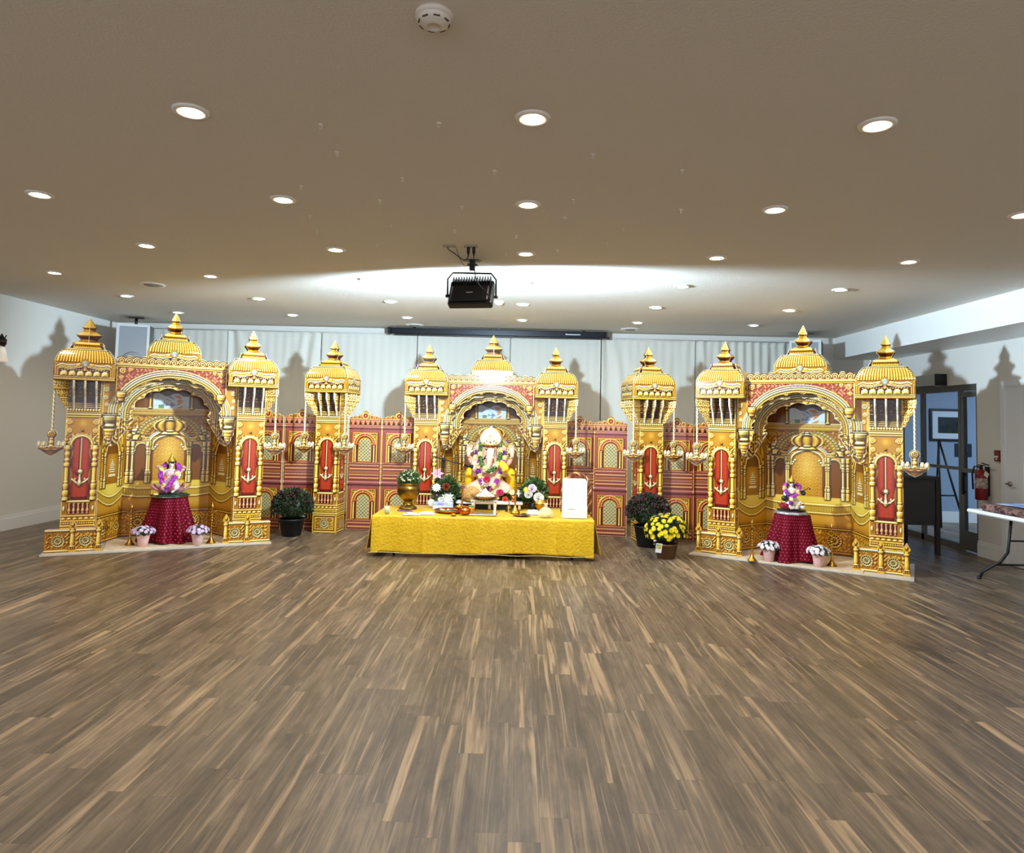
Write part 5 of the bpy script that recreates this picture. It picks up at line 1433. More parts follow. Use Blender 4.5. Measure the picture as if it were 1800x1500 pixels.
def skin_body(name, verts, edges, parent, material, sub=2, loc=(0, 0, 0)):
    me = bpy.data.meshes.new(name); me.from_pydata([v[:3] for v in verts], edges, []); me.update()
    o = bpy.data.objects.new(name, me); COL.objects.link(o)
    if parent: o.parent = parent
    o.location = loc
    md = o.modifiers.new('skin', 'SKIN')
    if not me.skin_vertices: 
        pass
    for i, v in enumerate(verts):
        sv = me.skin_vertices[0].data[i]; r = v[3]
        sv.radius = (r, r) if not isinstance(r, tuple) else r
        sv.use_root = (i == 0)
    md.use_smooth_shade = True
    s = o.modifiers.new('sub', 'SUBSURF'); s.levels = sub; s.render_levels = sub
    me.materials.append(material)
    return o
def hand(parent, M, s, material, name='hand', curl=.25):
    """palm + four fingers + thumb, one mesh; palm faces -y, fingers up +z"""
    m = MB(); m.ball((0, 0, .045 * s), .03 * s, 0, 12, 8, None, (1.0, .45, 1.35))
    for i, (x, L, a) in enumerate(((-.020, .040, -.12), (-.007, .047, -.04), (.007, .044, .04), (.020, .034, .14))):
        p0 = Vector((x, 0, .074)); p1 = p0 + Vector((math.sin(a) * L * .5, -curl * .01, L * .55)); p2 = p1 + Vector((math.sin(a) * L * .45, -curl * .035, L * .5))
        m.tube([tuple(v * s) for v in (p0 - Vector((0, 0, .015)), p0, p1, p2)], [.0075 * s, .0075 * s, .0068 * s, .0045 * s], n=8)
    m.tube([tuple(Vector(v) * s) for v in ((.014, -.004, .028), (.034, -.010, .045), (.044, -.014, .066))], [.009 * s, .008 * s, .005 * s], n=8)
    m.tube([tuple(Vector(v) * s) for v in ((0, 0, -.02), (0, 0, .03))], [.018 * s, .021 * s], n=10)
    o = m.build(name, material, parent); o.matrix_local = M
    return o

SKIN = mat('painted_idol_skin', (236, 188, 160), .35, coat=.2); GOLDP = mat('gold_paint', (226, 176, 70), .3, .7); WHITEP = mat('pearl_white_paint', (238, 232, 220), .35)
def main_idol():
    base = (-.335, 8.86, .575)
    # plinth behind the altar table, wrapped in cloth
    t = thing('idol_plinth', 'gold cloth covered plinth under the large idol behind the table', 'plinth', (-.335, 8.86, 0))
    MB().box((-.40, -.24, 0), (.40, .24, .50), bev=.01).build('plinth_body', mat('ochre_cloth', (196, 142, 52), .7, noise=.2, nscale=14), t)
    MB().box((-.42, -.25, .50), (.42, .25, .559), bev=.012).build('plinth_top', GOLDP, t)
    g = thing('elephant_headed_idol', 'large seated elephant-headed idol with white jewelled crown in the middle shrine', 'statue', base)
    V = [(0, 0, .10, .14), (0, -.03, .20, .155), (0, -.01, .33, .13), (0, 0, .43, .085), (0, -.03, .53, .10), (0, -.06, .60, .095),      # 0-5 spine to head
         (0, -.13, .56, .052), (0, -.17, .49, .046), (-.005, -.19, .41, .040), (-.02, -.20, .33, .033), (-.06, -.215, .29, .028), (-.095, -.22, .315, .022),  # 6-11 trunk
         (-.14, 0, .40, .055), (-.20, .01, .36, .042), (-.255, -.02, .42, .034), (-.275, -.04, .49, .024),                                         # 12-15 upper arm L (image left)
         (.14, 0, .40, .055), (.20, .01, .36, .042), (.255, -.02, .42, .034), (.275, -.04, .49, .024),                                             # 16-19
         (-.13, -.03, .35, .055), (-.20, -.07, .24, .045), (-.195, -.14, .29, .036), (-.195, -.17, .33, .026),                                       # 20-23 lower arm, palm out
         (.13, -.03, .35, .055), (.20, -.08, .25, .045), (.19, -.15, .27, .036), (.175, -.19, .275, .027),                                          # 24-27
         (-.17, -.10, .08, .085), (-.27, -.17, .07, .070), (-.14, -.24, .05, .052), (-.03, -.25, .04, .040),                                        # 28-31 leg
         (.17, -.10, .08, .085), (.27, -.17, .07, .070), (.14, -.24, .045, .052), (.04, -.27, .04, .040)]                                           # 32-35
    E = [(0, 1), (1, 2), (2, 3), (3, 4), (4, 5), (4, 6), (6, 7), (7, 8), (8, 9), (9, 10), (10, 11), (2, 12), (12, 13), (13, 14), (14, 15), (2, 16), (16, 17), (17, 18), (18, 19),
         (2, 20), (20, 21), (21, 22), (22, 23), (2, 24), (24, 25), (25, 26), (26, 27), (0, 28), (28, 29), (29, 30), (30, 31), (0, 32), (32, 33), (33, 34), (34, 35)]
    skin_body('body', V, E, g, SKIN)
    for s in (-1, 1):
        m = MB(); N = 14; vs = [(0, 0, 0)]; fs = []
        for i in range(N):
            a = 2 * PI * i / N; rr = .085 * (1 + .12 * math.sin(3 * a)); vs.append((s * (.055 + .9 * rr * math.cos(a)), .012 + .02 * math.cos(a), rr * 1.25 * math.sin(a) - .01))
        for i in range(N): fs.append((0, 1 + i, 1 + (i + 1) % N))
        m.add(vs, fs, 0, True); o = m.build('ear', SKIN, g, (s * .075, -.035, .545)); md = o.modifiers.new('t', 'SOLIDIFY'); md.thickness = .012
        MB().tube([(s * .03, -.15, .50), (s * .045, -.19, .47), (s * .05, -.22, .475)], [.012, .010, .003]).build('tusk', WHITEP, g)
        MB().ball((s * .046, -.150, .572), .013, 0, 10, 6, None, (1.4, .6, .6)).build('eye', mat('eye_dark', (40, 26, 22), .2), g)
        MB().tube([(s * .022, -.158, .590), (s * .046, -.160, .597), (s * .066, -.145, .590)], .0035).build('eyebrow', mat('brow_dark', (60, 36, 26), .5), g)
        MB().lathe([(.030, -.008), (.036, 0), (.030, .008)], 14, M=Matrix.Translation((s * .265, -.03, .465)) ).build('bangle', GOLDP, g)
    hand(g, Matrix.Translation((-.28, -.045, .49)) @ Matrix.Rotation(.1, 4, 'Y'), 1.25, SKIN)
    hand(g, Matrix.Translation((.28, -.045, .49)) @ Matrix.Rotation(-.1, 4, 'Y') @ Matrix.Diagonal((-1, 1, 1, 1)), 1.25, SKIN)
    hand(g, Matrix.Translation((-.195, -.175, .32)), 1.35, SKIN)
    hand(g, Matrix.Translation((.175, -.19, .275)) @ Matrix.Rotation(-1.2, 4, 'X'), 1.25, SKIN, curl=1.0)
    MB().ball((.18, -.235, .315), .032, 0, 14, 8, None, (1.2, 1, .9)).build('sweet_bowl', GOLDP, g)
    # forehead mark
    MB().tube([(0, -.160, .585), (0, -.152, .625)], [.003, .006]).build('forehead_mark', mat('vermilion', (200, 40, 24), .5), g)
    # crown: wide, pointed, with gold jewels
    m = MB()
    m.lathe([(.105, 0), (.125, .02), (.140, .06), (.138, .10), (.115, .145), (.078, .185), (.04, .21), (.014, .232), (.001, .245)], 28, M=Matrix.Diagonal((1, .72, 1, 1)))
    m.build('crown', WHITEP, g, (0, -.05, .625))
    m = MB(); m.lathe([(.108, -.006), (.116, 0), (.122, .014), (.112, .02)], 28, M=Matrix.Diagonal((1, .74, 1, 1)), cap=False)
    for x, z, r in ((0, .12, .018), (0, .16, .012), (-.045, .06, .012), (.045, .06, .012), (-.03, .09, .010), (.03, .09, .010), (0, .05, .016), (-.075, .04, .010), (.075, .04, .010), (0, .085, .01)):
        y = -.72 * math.sqrt(max(0, (.14 - max(0, z - .08) * .75) ** 2 - x * x)) ; m.ball((x, y - .004, z), r, 0, 8, 5)
    m.build('crown_jewels', GOLDP, g, (0, -.05, .625))
    m = MB(); m.lathe([(.001, 0), (.15, 0), (.155, .006), (.15, .012), (.001, .012)], 36, M=TR(0, .03, .10) @ Matrix.Rotation(PI / 2, 4, 'X'))
    m.build('halo_disc', mat('halo_gold', (198, 140, 54), .35, .6), g, (0, .03, .60))
    # clothing: yellow-green wrap over the legs and a yellow scarf
    m = MB()
    m.ball((0, -.10, .045), .30, 0, 24, 10, None, (1.05, .68, .22)); m.build('waist_cloth', mat('cream_silk', (226, 222, 160), .5, c2=(196, 200, 120), nscale=12), g)
    m = MB(); m.tube([(.10, -.13, .44), (.16, -.18, .39), (.20, -.20, .34), (.19, -.22, .28)], [.03, .045, .05, .025], n=12); m.build('scarf', YEL, g)
    # bolsters
    for s in (-1, 1):
        t = thing('bolster', 'yellow upright bolster cushion at the %s of the large idol' % ('left' if s < 0 else 'right'), 'cushion', (base[0] + s * .262, base[1] + .10, base[2]), 0, 'yellow bolsters')
        MB().lathe([(.001, 0), (.05, .0), (.062, .03), (.070, .14), (.066, .26), (.05, .30), (.02, .325), (.001, .33)], 20, M=Matrix.Diagonal((1, .8, 1, 1))).build('cushion', mat('bolster_yellow', (250, 196, 10), .6), t)
        MB().box((-s * .075 - .006, -.03, 0), (-s * .075 + .006, -.005, .30)).build('dark_trim', mat('trim_black', (24, 22, 24), .6), t)
    b = Vector(base)
    def W(pts): return [tuple(b + Vector(p)) for p in pts]
    garland('flower_garland', 'thick purple and cream flower garland hanging to the lap of the large idol', W([(-.17, -.03, .55), (-.185, -.08, .47), (-.165, -.15, .38), (-.125, -.22, .26), (-.085, -.27, .16), (-.03, -.30, .10), (.03, -.30, .10), (.085, -.27, .16), (.125, -.22, .26), (.165, -.16, .38), (.185, -.08, .47), (.17, -.03, .55)]), .028, [PURP, CREAM, MAG, CREAM], 17, 3)
    garland('leaf_garland', 'green leaf garland with cream buds framing the face of the large idol', W([(-.115, -.06, .66), (-.135, -.10, .56), (-.12, -.17, .46), (-.085, -.215, .37), (-.03, -.245, .31), (.03, -.245, .31), (.085, -.215, .37), (.12, -.17, .46), (.135, -.10, .56), (.115, -.06, .66)]), .026, [GRN, GRN, CREAM, GRN, GRN, CREAM], 13, 4)
main_idol()
# ------------------------------------------------------------------ altar table and everything on it
TZ = .448
def altar():
    X0, X1, Y0, Y1 = -1.56, .86, 7.58, 8.52
    t = thing('low_table', 'low folding table hidden under the yellow cloth', 'table', ((X0 + X1) / 2, (Y0 + Y1) / 2, 0))
    w_, d_ = (X1 - X0) / 2 - .02, (Y1 - Y0) / 2 - .02
    MB().box((-w_, -d_, .40), (w_, d_, .436)).build('tabletop', mat('table_plastic', (220, 220, 216), .5), t)
    for sx in (-1, 1):
        for sy in (-1, 1): MB().tube([(sx * (w_ - .2), sy * (d_ - .08), .0), (sx * (w_ - .2), sy * (d_ - .08), .40)], .014).build('leg', mat('black_metal', (18, 18, 20), .45), t)
    # cloth: top + front + sides with folds
    nx, ny = 240, 40; V = []; F = []
    rng = random.Random(5)
    ph = [rng.uniform(0, 6) for _ in range(8)]
    def skirt(s, k, z0, hang):    # outward offset of a hanging strip at fraction k, position s
        amp = .006 + .022 * k
        creases = sum(math.exp(-((s - c) / .02) ** 2) for c in (-1.0, -.35, -.02, .22, .45, .62))
        return amp * (.35 * math.sin(s * 9 + ph[0]) + .25 * math.sin(s * 23 + ph[1])) + .012 * k * creases
    cols = []
    y_out = Y0 - .012; pts = []
    rows = [('top', i / 10) for i in range(11)] + [('front', (i + 1) / 24) for i in range(24)]
    for kind, k in rows:
        row = []
        for i in range(nx + 1):
            s = X0 - .012 + (X1 - X0 + .024) * i / nx
            if kind == 'top': row.append((s, Y1 - (Y1 - y_out) * k, .4385 + .0015 * math.sin(s * 13 + k * 9)))
            else:
                hem = .055 + .012 * math.sin(s * 3.1 + 1) - .02 * (s > .78) - .02 * (s < -1.5)
                z = .4385 - (.4385 - hem) * k
                row.append((s, y_out - .006 * min(1, k * 6) - skirt(s, k, 0, 0) - .02 * k, z))
        pts.append(row)
    base = 0
    for row in pts: V += row
    R = len(pts)
    for j in range(R - 1):
        for i in range(nx):
            a = j * (nx + 1) + i; F.append((a, a + 1, a + nx + 2, a + nx + 1))
    # side drops
    for side, X in ((-1, X0 - .012), (1, X1 + .012)):
        o = len(V); n2 = 40; m2 = 24
        for j in range(m2 + 1):
            k = j / m2
            for i in range(n2 + 1):
                u = i / n2; y = y_out + (Y1 - y_out) * u
                hem = .03 + .03 * math.sin(u * 5 + 1)
                fl = side * (.004 + .05 * k * (1 - u) ** 2 + .02 * k * math.sin(u * 17 + side) + .012 * k)
                yy = y - (1 - u) ** 6 * (skirt(X, k, 0, 0) + .026 * k)
                V.append((X + fl, yy, .4385 - (.4385 - hem) * k))
        for j in range(m2):
            for i in range(n2):
                a = o + j * (n2 + 1) + i; q = (a, a + n2 + 1, a + n2 + 2, a + 1); F.append(q if side > 0 else q[::-1])
    m = MB(); m.add(V, F, 0, True)
    cm = mat('yellow_satin', (232, 186, 8), .42, sheen=.15, noise=.04, nscale=20, bump=.9, bscale=40)
    o = m.build('table_cloth', cm); tag(o, 'crinkled bright yellow cloth draped over the low altar table', 'tablecloth')
    sd = o.modifiers.new('t', 'SOLIDIFY'); sd.thickness = .003
    tag(MB().tube([(X0 - .03, y_out - .055, .045)] + [(X0 + (X1 - X0) * i / 30, y_out - .05 - .004 * math.sin(i), .052 + .004 * math.sin(i * .9)) for i in range(31)], .003, n=5).build('hem_lace', P((236, 226, 170))), 'pale lace edging along the hem of the yellow cloth', 'trim')
altar()

def on_table():
    Z = TZ
    # brass urn with cream mums
    t = thing('brass_urn', 'large footed brass urn on the left end of the yellow table', 'urn', (-1.275, 8.18, Z))
    MB().lathe([(.001, 0), (.105, 0), (.108, .010), (.098, .022), (.060, .045), (.048, .065), (.050, .085), (.070, .10), (.10, .13), (.128, .175), (.134, .215), (.131, .24), (.135, .247), (.131, .256), (.122, .27), (.126, .29), (.134, .298), (.134, .306), (.120, .304), (.115, .27), (.001, .26)], 44).build('bowl', BRASS_D, t)
    m = MB()
    for z, r in ((.243, .137), (.262, .129)): m.lathe([(r - .004, z - .004), (r, z), (r - .004, z + .004)], 44, cap=False)
    m.build('ring_moulding', BRASS, t)
    plant('chrysanthemum_plant', 'dome of green mum with small cream buds growing in the brass urn', (-1.275, 8.18, Z + .262), None, None, (0, 0, .075, .135, .13, .115), LEAF, 700, .030, (70, .011, P((240, 226, 196)), P((250, 240, 210)), .0), seed=31)
    # small things along the front left
    gl = mat('clear_tumbler', (216, 232, 222), .05, alpha=.35)
    t = thing('drinking_glass', 'small clear tumbler with pale green water at the left front of the table', 'glass', (-1.43, 7.68, Z))
    MB().lathe([(.001, 0), (.026, 0), (.034, .085), (.032, .085), (.0245, .004), (.001, .004)], 24).build('tumbler', gl, t)
    MB().lathe([(.001, .0045), (.024, .0045), (.029, .045), (.001, .045)], 20).build('water', mat('green_water', (170, 196, 140), .1), t)
    t = thing('incense_stick_pack', 'slim mauve packet lying on the yellow cloth before the urn', 'packet', (-1.27, 7.93, Z), -.12)
    MB().box((-.09, -.012, 0), (.09, .012, .012), bev=.003).build('packet', mat('mauve_packet', (150, 108, 138), .5, c2=(90, 50, 84), nscale=60), t)
    def crumple(name, label, cat, x, y, rx, ry, h, mt, seed, z=Z):
        r = random.Random(seed); N = 16; V = []; F = []
        for j in range(N + 1):
            for i in range(N + 1):
                u, v = i / N * 2 - 1, j / N * 2 - 1; q = max(0, 1 - (abs(u) ** 3 + abs(v) ** 3)); V.append((x + u * rx * (1 + r.uniform(-.1, .1)), y + v * ry, z + .001 + q ** .5 * h * r.uniform(.45, 1.0)))
        for j in range(N):
            for i in range(N):
                a = j * (N + 1) + i; F.append((a, a + 1, a + N + 2, a + N + 1))
        m = MB(); m.add(V, F, 0, False); return tag(m.build(name, mt), label, cat)
    crumple('foil_sheet', 'crumpled silver foil sheet near the left front of the table', 'foil', -1.16, 7.66, .095, .05, .028, SILVER, 2)
    crumple('tissue_paper', 'crumpled white tissue beside the foil on the table', 'tissue', -.99, 7.74, .085, .06, .030, mat('tissue_white', (244, 244, 240), .7), 3)
    # puja plate with items
    t = thing('offering_plate', 'round copper-rimmed offering plate with small items left of the stool', 'plate', (-.76, 7.96, Z))
    MB().lathe([(.001, .004), (.12, .004), (.16, .016), (.175, .030), (.178, .026), (.165, .010), (.12, 0), (.001, 0)][::-1], 44).build('plate', COPPER, t)
    for i, (x, y, r, c) in enumerate(((-.07, -.03, .022, (226, 214, 90)), (-.02, .05, .018, (236, 226, 190)), (.045, -.02, .02, (90, 110, 60)), (.08, .045, .017, (200, 60, 40)), (-.10, .04, .018, (240, 234, 220)), (.0, -.07, .016, (170, 120, 60)))):
        tag(MB().ball((0, 0, r * .75), r, 0, 12, 8, None, (1, 1, .75)).build('offering', mat('offering_%d' % i, c, .5), None, (-.76 + x, 7.96 + y, Z + .005)), '%s lump of offering on the copper-rimmed plate' % ['yellow', 'cream', 'dark green', 'red', 'white', 'brown'][i], 'offering')
    t = thing('gift_box', 'white box with a violet top behind the offering plate', 'box', (-.86, 8.20, Z), .08)
    MB().box((-.12, -.06, 0), (.12, .06, .05), bev=.004).build('box', mat('box_white', (228, 232, 238), .4), t)
    MB().box((-.122, -.062, .05), (.122, .062, .085), bev=.006).build('lid', mat('box_violet', (150, 148, 214), .35, c2=(226, 230, 244), nscale=10), t)
    t = thing('brass_cup', 'small brass cup between the violet box and the offering plate', 'cup', (-.665, 8.12, Z))
    MB().lathe([(.001, 0), (.022, 0), (.034, .03), (.040, .055), (.036, .055), (.018, .006), (.001, .006)], 24).build('cup', BRASS, t)
    t = thing('copper_pot', 'round copper pot with a coiled rim at the front of the table', 'pot', (-.565, 7.76, Z))
    MB().lathe([(.001, 0), (.034, 0), (.056, .018), (.064, .042), (.056, .066), (.036, .078), (.040, .090), (.046, .094), (.036, .094), (.028, .08), (.001, .06)], 32).build('pot', COPPER, t)
    t = thing('honey_jar', 'amber jar with a green lid behind the copper pot', 'jar', (-.505, 7.92, Z))
    MB().lathe([(.001, 0), (.032, 0), (.036, .006), (.036, .06), (.028, .072), (.001, .072)], 24).build('jar', mat('amber', (232, 140, 20), .15, coat=.5), t)
    MB().lathe([(.001, .072), (.030, .072), (.030, .088), (.001, .090)], 24).build('lid', mat('leaf_lid', (120, 168, 110), .5), t)
    t = thing('haldi_bowl', 'tiny yellow bowl of turmeric at the front edge of the table', 'bowl', (-.685, 7.66, Z))
    MB().lathe([(.001, 0), (.022, 0), (.040, .016), (.037, .017), (.001, .012)], 24).build('bowl', BRASS, t)
    MB().ball((0, 0, .010), .03, 0, 14, 6, None, (1, 1, .45)).build('turmeric', mat('turmeric', (240, 186, 20), .9), t)
    # conch-like basket
    t = thing('prasad_basket', 'domed straw-coloured basket behind the left tall oil lamp', 'basket', (-.53, 8.33, Z + .09))
    MB().lathe([(.001, 0), (.07, 0), (.105, .02), (.115, .06), (.10, .11), (.07, .15), (.035, .175), (.001, .18)], 30, M=Matrix.Diagonal((1.05, .8, 1, 1))).build('basket', mat('straw_weave', (206, 160, 92), .7, c2=(166, 116, 60), nscale=60, bump=.3, bscale=120), t)
    MB().lathe([(.10, .0), (.122, .008), (.122, .02), (.105, .026)], 30, M=Matrix.Diagonal((1.05, .8, 1, 1)), cap=False).build('rim', BRASS_D, t)
    # little white and gold stool with tray of sweets
    wg = mat('white_enamel', (240, 238, 226), .3); 
    t = thing('small_stool', 'small white and gold stool carrying the brass tray', 'stool', (-.36, 8.02, Z))
    MB().box((-.155, -.11, .125), (.155, .11, .150), bev=.006).build('top', wg, t)
    m = MB()
    for i in range(9): m.ball((-.13 + .0325 * i, -.112, .137), .009, 0, 8, 5)
    m.build('gold_beading', GOLDP, t)
    for sx in (-1, 1):
        for sy in (-1, 1): MB().lathe([(.001, 0), (.020, 0), (.022, .015), (.014, .03), (.016, .06), (.022, .10), (.026, .125), (.001, .125)], 14, M=TR(sx * .125, sy * .08, 0)).build('leg', GOLDP if sy > 0 else wg, t)
    tag(MB().box((-.155, -.09, 0), (.155, .075, .014), bev=.005).build('mirror_tray', mat('silver_tray', (226, 230, 234), .12, .9), None, (-.36, 7.80, Z)), 'flat silver tray lying in front of the small stool', 'tray')
    t = thing('brass_tray', 'brass bowl-shaped tray on the small stool', 'tray', (-.355, 8.01, Z + .151))
    MB().lathe([(.001, 0), (.08, 0), (.13, .012), (.165, .038), (.175, .042), (.170, .047), (.155, .042), (.12, .018), (.001, .008)], 40).build('tray', BRASS, t)
    # stacked modak pile: individual sweets in a pyramid
    sw = MB(); sw.lathe([(.001, 0), (.016, .001), (.020, .010), (.014, .022), (.005, .032), (.001, .036)], 12, wob=lambda a, z: 1 + .08 * math.cos(a * 7))
    first = None
    for k, (n, rad, z) in enumerate(((12, .092, .020), (9, .062, .040), (6, .038, .058), (3, .018, .076), (1, 0, .094))):
        for i in range(n):
            a = 2 * PI * i / n + k * .4
            if first is None: first = sw.build('steamed_sweet', mat('rice_sweet', (242, 238, 226), .5)); o = first
            else: o = first.copy(); COL.objects.link(o)
            o.location = (-.35 + rad * math.cos(a), 8.01 + rad * math.sin(a), Z + .151 + z)
            tag(o, 'small white steamed sweet in the heap on the brass tray', 'sweet', 'white sweets heaped on the brass tray')
    tag(MB().lathe([(.001, 0), (.072, 0), (.06, .03), (.035, .065), (.001, .085)], 24).build('sugar_cone', mat('rice_sweet', (242, 238, 226), .5), None, (-.35, 8.01, Z + .160)), 'white cone of rice inside the heap of sweets on the brass tray', 'rice cone')
    # second low white table
    t = thing('side_stand', 'low white stand with round legs behind the small stool', 'stand', (-.31, 8.36, Z))
    MB().box((-.40, -.10, .062), (.40, .10, .088), bev=.006).build('top', mat('stand_white', (236, 238, 242), .35), t)
    for sx in (-1, 0, 1):
        MB().lathe([(.001, 0), (.018, 0), (.014, .062), (.001, .062)], 14, M=TR(sx * .36, -.07, 0)).build('leg', mat('stand_white', (236, 238, 242), .35), t)
    MB().box((-.38, -.06, .0), (.38, -.05, .058)).build('dark_skirt', mat('trim_black', (24, 22, 24), .6), t)
    # tall oil lamps
    brass_lamp('tall slim brass oil lamp left of the small stool', (-.625, 8.10, Z), .60, .9, 'tall brass lamps on the altar', .76)
    brass_lamp('tall brass five-wick oil lamp right of the small stool', (.00, 8.02, Z), .56, 1.15, 'tall brass lamps on the altar', .76)
    t = thing('bell', 'small brass hand bell beside the right tall lamp', 'bell', (-.075, 8.17, Z))
    MB().lathe([(.046, 0), (.040, .01), (.034, .04), (.022, .062), (.001, .068)], 24, cap=False).build('bell_cup', BRASS_D, t)
    MB().lathe([(.006, .062), (.008, .085), (.005, .10), (.010, .12), (.001, .135)], 12).build('handle', BRASS, t)
    t = thing('brass_plate', 'small flat brass plate at the foot of the right tall lamp', 'plate', (.075, 7.80, Z))
    MB().lathe([(.001, 0), (.07, 0), (.10, .012), (.104, .014), (.098, .016), (.001, .006)], 36).build('plate', BRASS, t)
    t = thing('diya', 'tiny clay oil diya on the small flat brass plate', 'diya', (.05, 7.80, Z + .0062))
    MB().lathe([(.001, 0), (.016, 0), (.028, .016), (.024, .017), (.001, .010)], 18).build('dish', COPPER, t)
    MB().tube([(.0, 0, .010), (.02, -.01, .018)], .003).build('wick', WHT, t)
    t = thing('copper_tumbler', 'copper tumbler on the white stand near the right tall lamp', 'tumbler', (-.02, 8.34, Z + .088))
    MB().lathe([(.001, 0), (.026, 0), (.034, .075), (.031, .075), (.001, .01)], 24).build('tumbler', COPPER, t)
    crumple('plastic_bag', 'crumpled clear bag of white sweets right of the right tall lamp', 'bag', .215, 7.98, .085, .075, .05, mat('clear_bag', (232, 228, 232), .25), 8)
    t = thing('lemon_bag', 'clear tied bag of yellow-green lemons at the right front of the table', 'bag', (.345, 7.74, Z))
    MB().lathe([(.001, 0), (.085, .0), (.095, .02), (.085, .06), (.055, .095), (.018, .115), (.012, .125), (.03, .15), (.024, .152), (.006, .125)], 26, wob=lambda a, z: 1 + .05 * math.sin(a * 6 + z * 60)).build('bag', mat('thin_bag', (240, 246, 226), .12, alpha=.38), t)
    lm = MB().ball((0, 0, 0), .026, 0, 12, 8, None, (1, 1, 1.1))
    f = None
    for i, (x, y, z) in enumerate(((-.045, -.03, .028), (.0, -.05, .028), (.045, -.03, .028), (-.03, .03, .028), (.03, .03, .028), (-.02, -.01, .066), (.025, -.012, .064))):
        o = lm.build('lemon', mat('lemon', (226, 222, 90), .45)) if f is None else f.copy()
        if f is None: f = o
        else: COL.objects.link(o)
        o.location = (.345 + x, 7.74 + y, Z + z); tag(o, 'pale yellow lemon inside the clear tied bag', 'lemon', 'lemons in the clear bag')
    t = thing('gold_bowl', 'round golden lidded bowl behind the lemon bag', 'bowl', (.30, 8.33, Z))
    MB().lathe([(.001, 0), (.04, 0), (.045, .01), (.035, .02), (.065, .045), (.076, .07), (.070, .085)], 30, cap=False).build('bowl', BRASS, t)
    MB().lathe([(.072, .085), (.070, .092), (.055, .105), (.056, .125), (.050, .13), (.001, .13)], 30, cap=False).build('lid', GOLDP, t)
    # white card
    t = thing('white_card', 'tall blank white folded card standing at the right end of the table', 'card', (.665, 7.72, Z), -.02)
    wc = mat('card_white', (232, 238, 242), .5)
    MB().prism([(-.138, .105), (.138, .105), (.138, .405), (.112, .438), (-.138, .438)], -.006, 0, 0, Matrix.Rotation(-.06, 4, 'X')).build('front_sheet', wc, t)
    MB().box((-.138, -.020, 0), (.138, .11, .105)).build('lower_box', wc, t)
    MB().prism([(-.138, .105), (.138, .105), (.138, .40), (-.138, .43)], 0.0, .006, 0, TR(0, .05, 0) @ Matrix.Rotation(.05, 4, 'X')).build('back_sheet', wc, t)
    gk = mat('pencil_grey', (120, 126, 134), .6)
    MB().box((-.075, -.022, .096), (.0, -.0201, .1)).build('printed_line', gk, t)
    MB().box((-.078, -.034, .370), (-.068, -.0325, .376)).build('small_mark', gk, t)
    MB().box((-.02, -.001, -.002), (.02, 0, .002), M=TR(.100, -.033, .385) @ Matrix.Rotation(-.75, 4, 'Y')).build('tape', gk, t)
    # twisted garland arching behind the card
    pts = []
    for s in np.linspace(0, 1, 40):
        a = PI * (1 - s); pts.append((.70 + .155 * math.cos(a), 7.93, Z + .30 + .175 * math.sin(a)))
    pts = [(.545, 7.93, Z + .02)] + pts + [(.855, 7.93, Z + .02)]
    t = thing('twisted_garland', 'brown braided garland arching behind the white card', 'garland', (0, 0, 0))
    cc = [mat('braid_brown', (150, 84, 44), .5, c2=(90, 44, 24), nscale=40), mat('braid_gold', (206, 150, 96), .5)]
    def strand(phz, mt):
        q = []; Pn = [Vector(p) for p in pts]; 
        tot = 120; L = [0]
        for a, b in zip(Pn[:-1], Pn[1:]): L.append(L[-1] + (b - a).length)
        for i in range(tot + 1):
            s = L[-1] * i / tot; j = max(0, min(len(L) - 2, next((k for k in range(len(L) - 1) if L[k + 1] >= s), len(L) - 2)))
            u = (s - L[j]) / (L[j + 1] - L[j]); p = Pn[j].lerp(Pn[j + 1], u); d = (Pn[j + 1] - Pn[j]).normalized(); n1 = Vector((0, 1, 0)); n2 = d.cross(n1)
            a = i * .42 + phz; q.append(tuple(p + n1 * .014 * math.cos(a) + n2 * .014 * math.sin(a)))
        MB().tube(q, .011, n=7).build('strand', mt, t)
    for i in range(3): strand(i * 2.1, cc[i % 2])
on_table()

def microphone():
    t = thing('microphone_stand', 'black microphone boom stand reaching in from the left of the large idol', 'stand', (-.925, 8.74, 0))
    bk = mat('black_metal', (18, 18, 20), .45)
    for a in (1.5, 3.6, 5.7): MB().tube([(0, 0, .10), (.14 * math.cos(a), .14 * math.sin(a) * .6, .012)], .009).build('leg', bk, t)
    MB().tube([(0, 0, .08), (0, 0, 1.02)], .012).build('pole', bk, t)
    MB().box((-.022, -.018, .90), (.022, .018, 1.03), bev=.004).build('clutch', bk, t)
    MB().tube([(-.13, -.05, 1.045), (.30, -.06, .94)], .007).build('boom', bk, t)
    MB().tube([(.28, -.06, .945), (.36, -.062, .93)], [.014, .018]).build('microphone', bk, t)
    MB().ball((.37, -.062, .93), .026, 0, 12, 8).build('windscreen', mat('foam_black', (30, 34, 30), .9), t)
microphone()

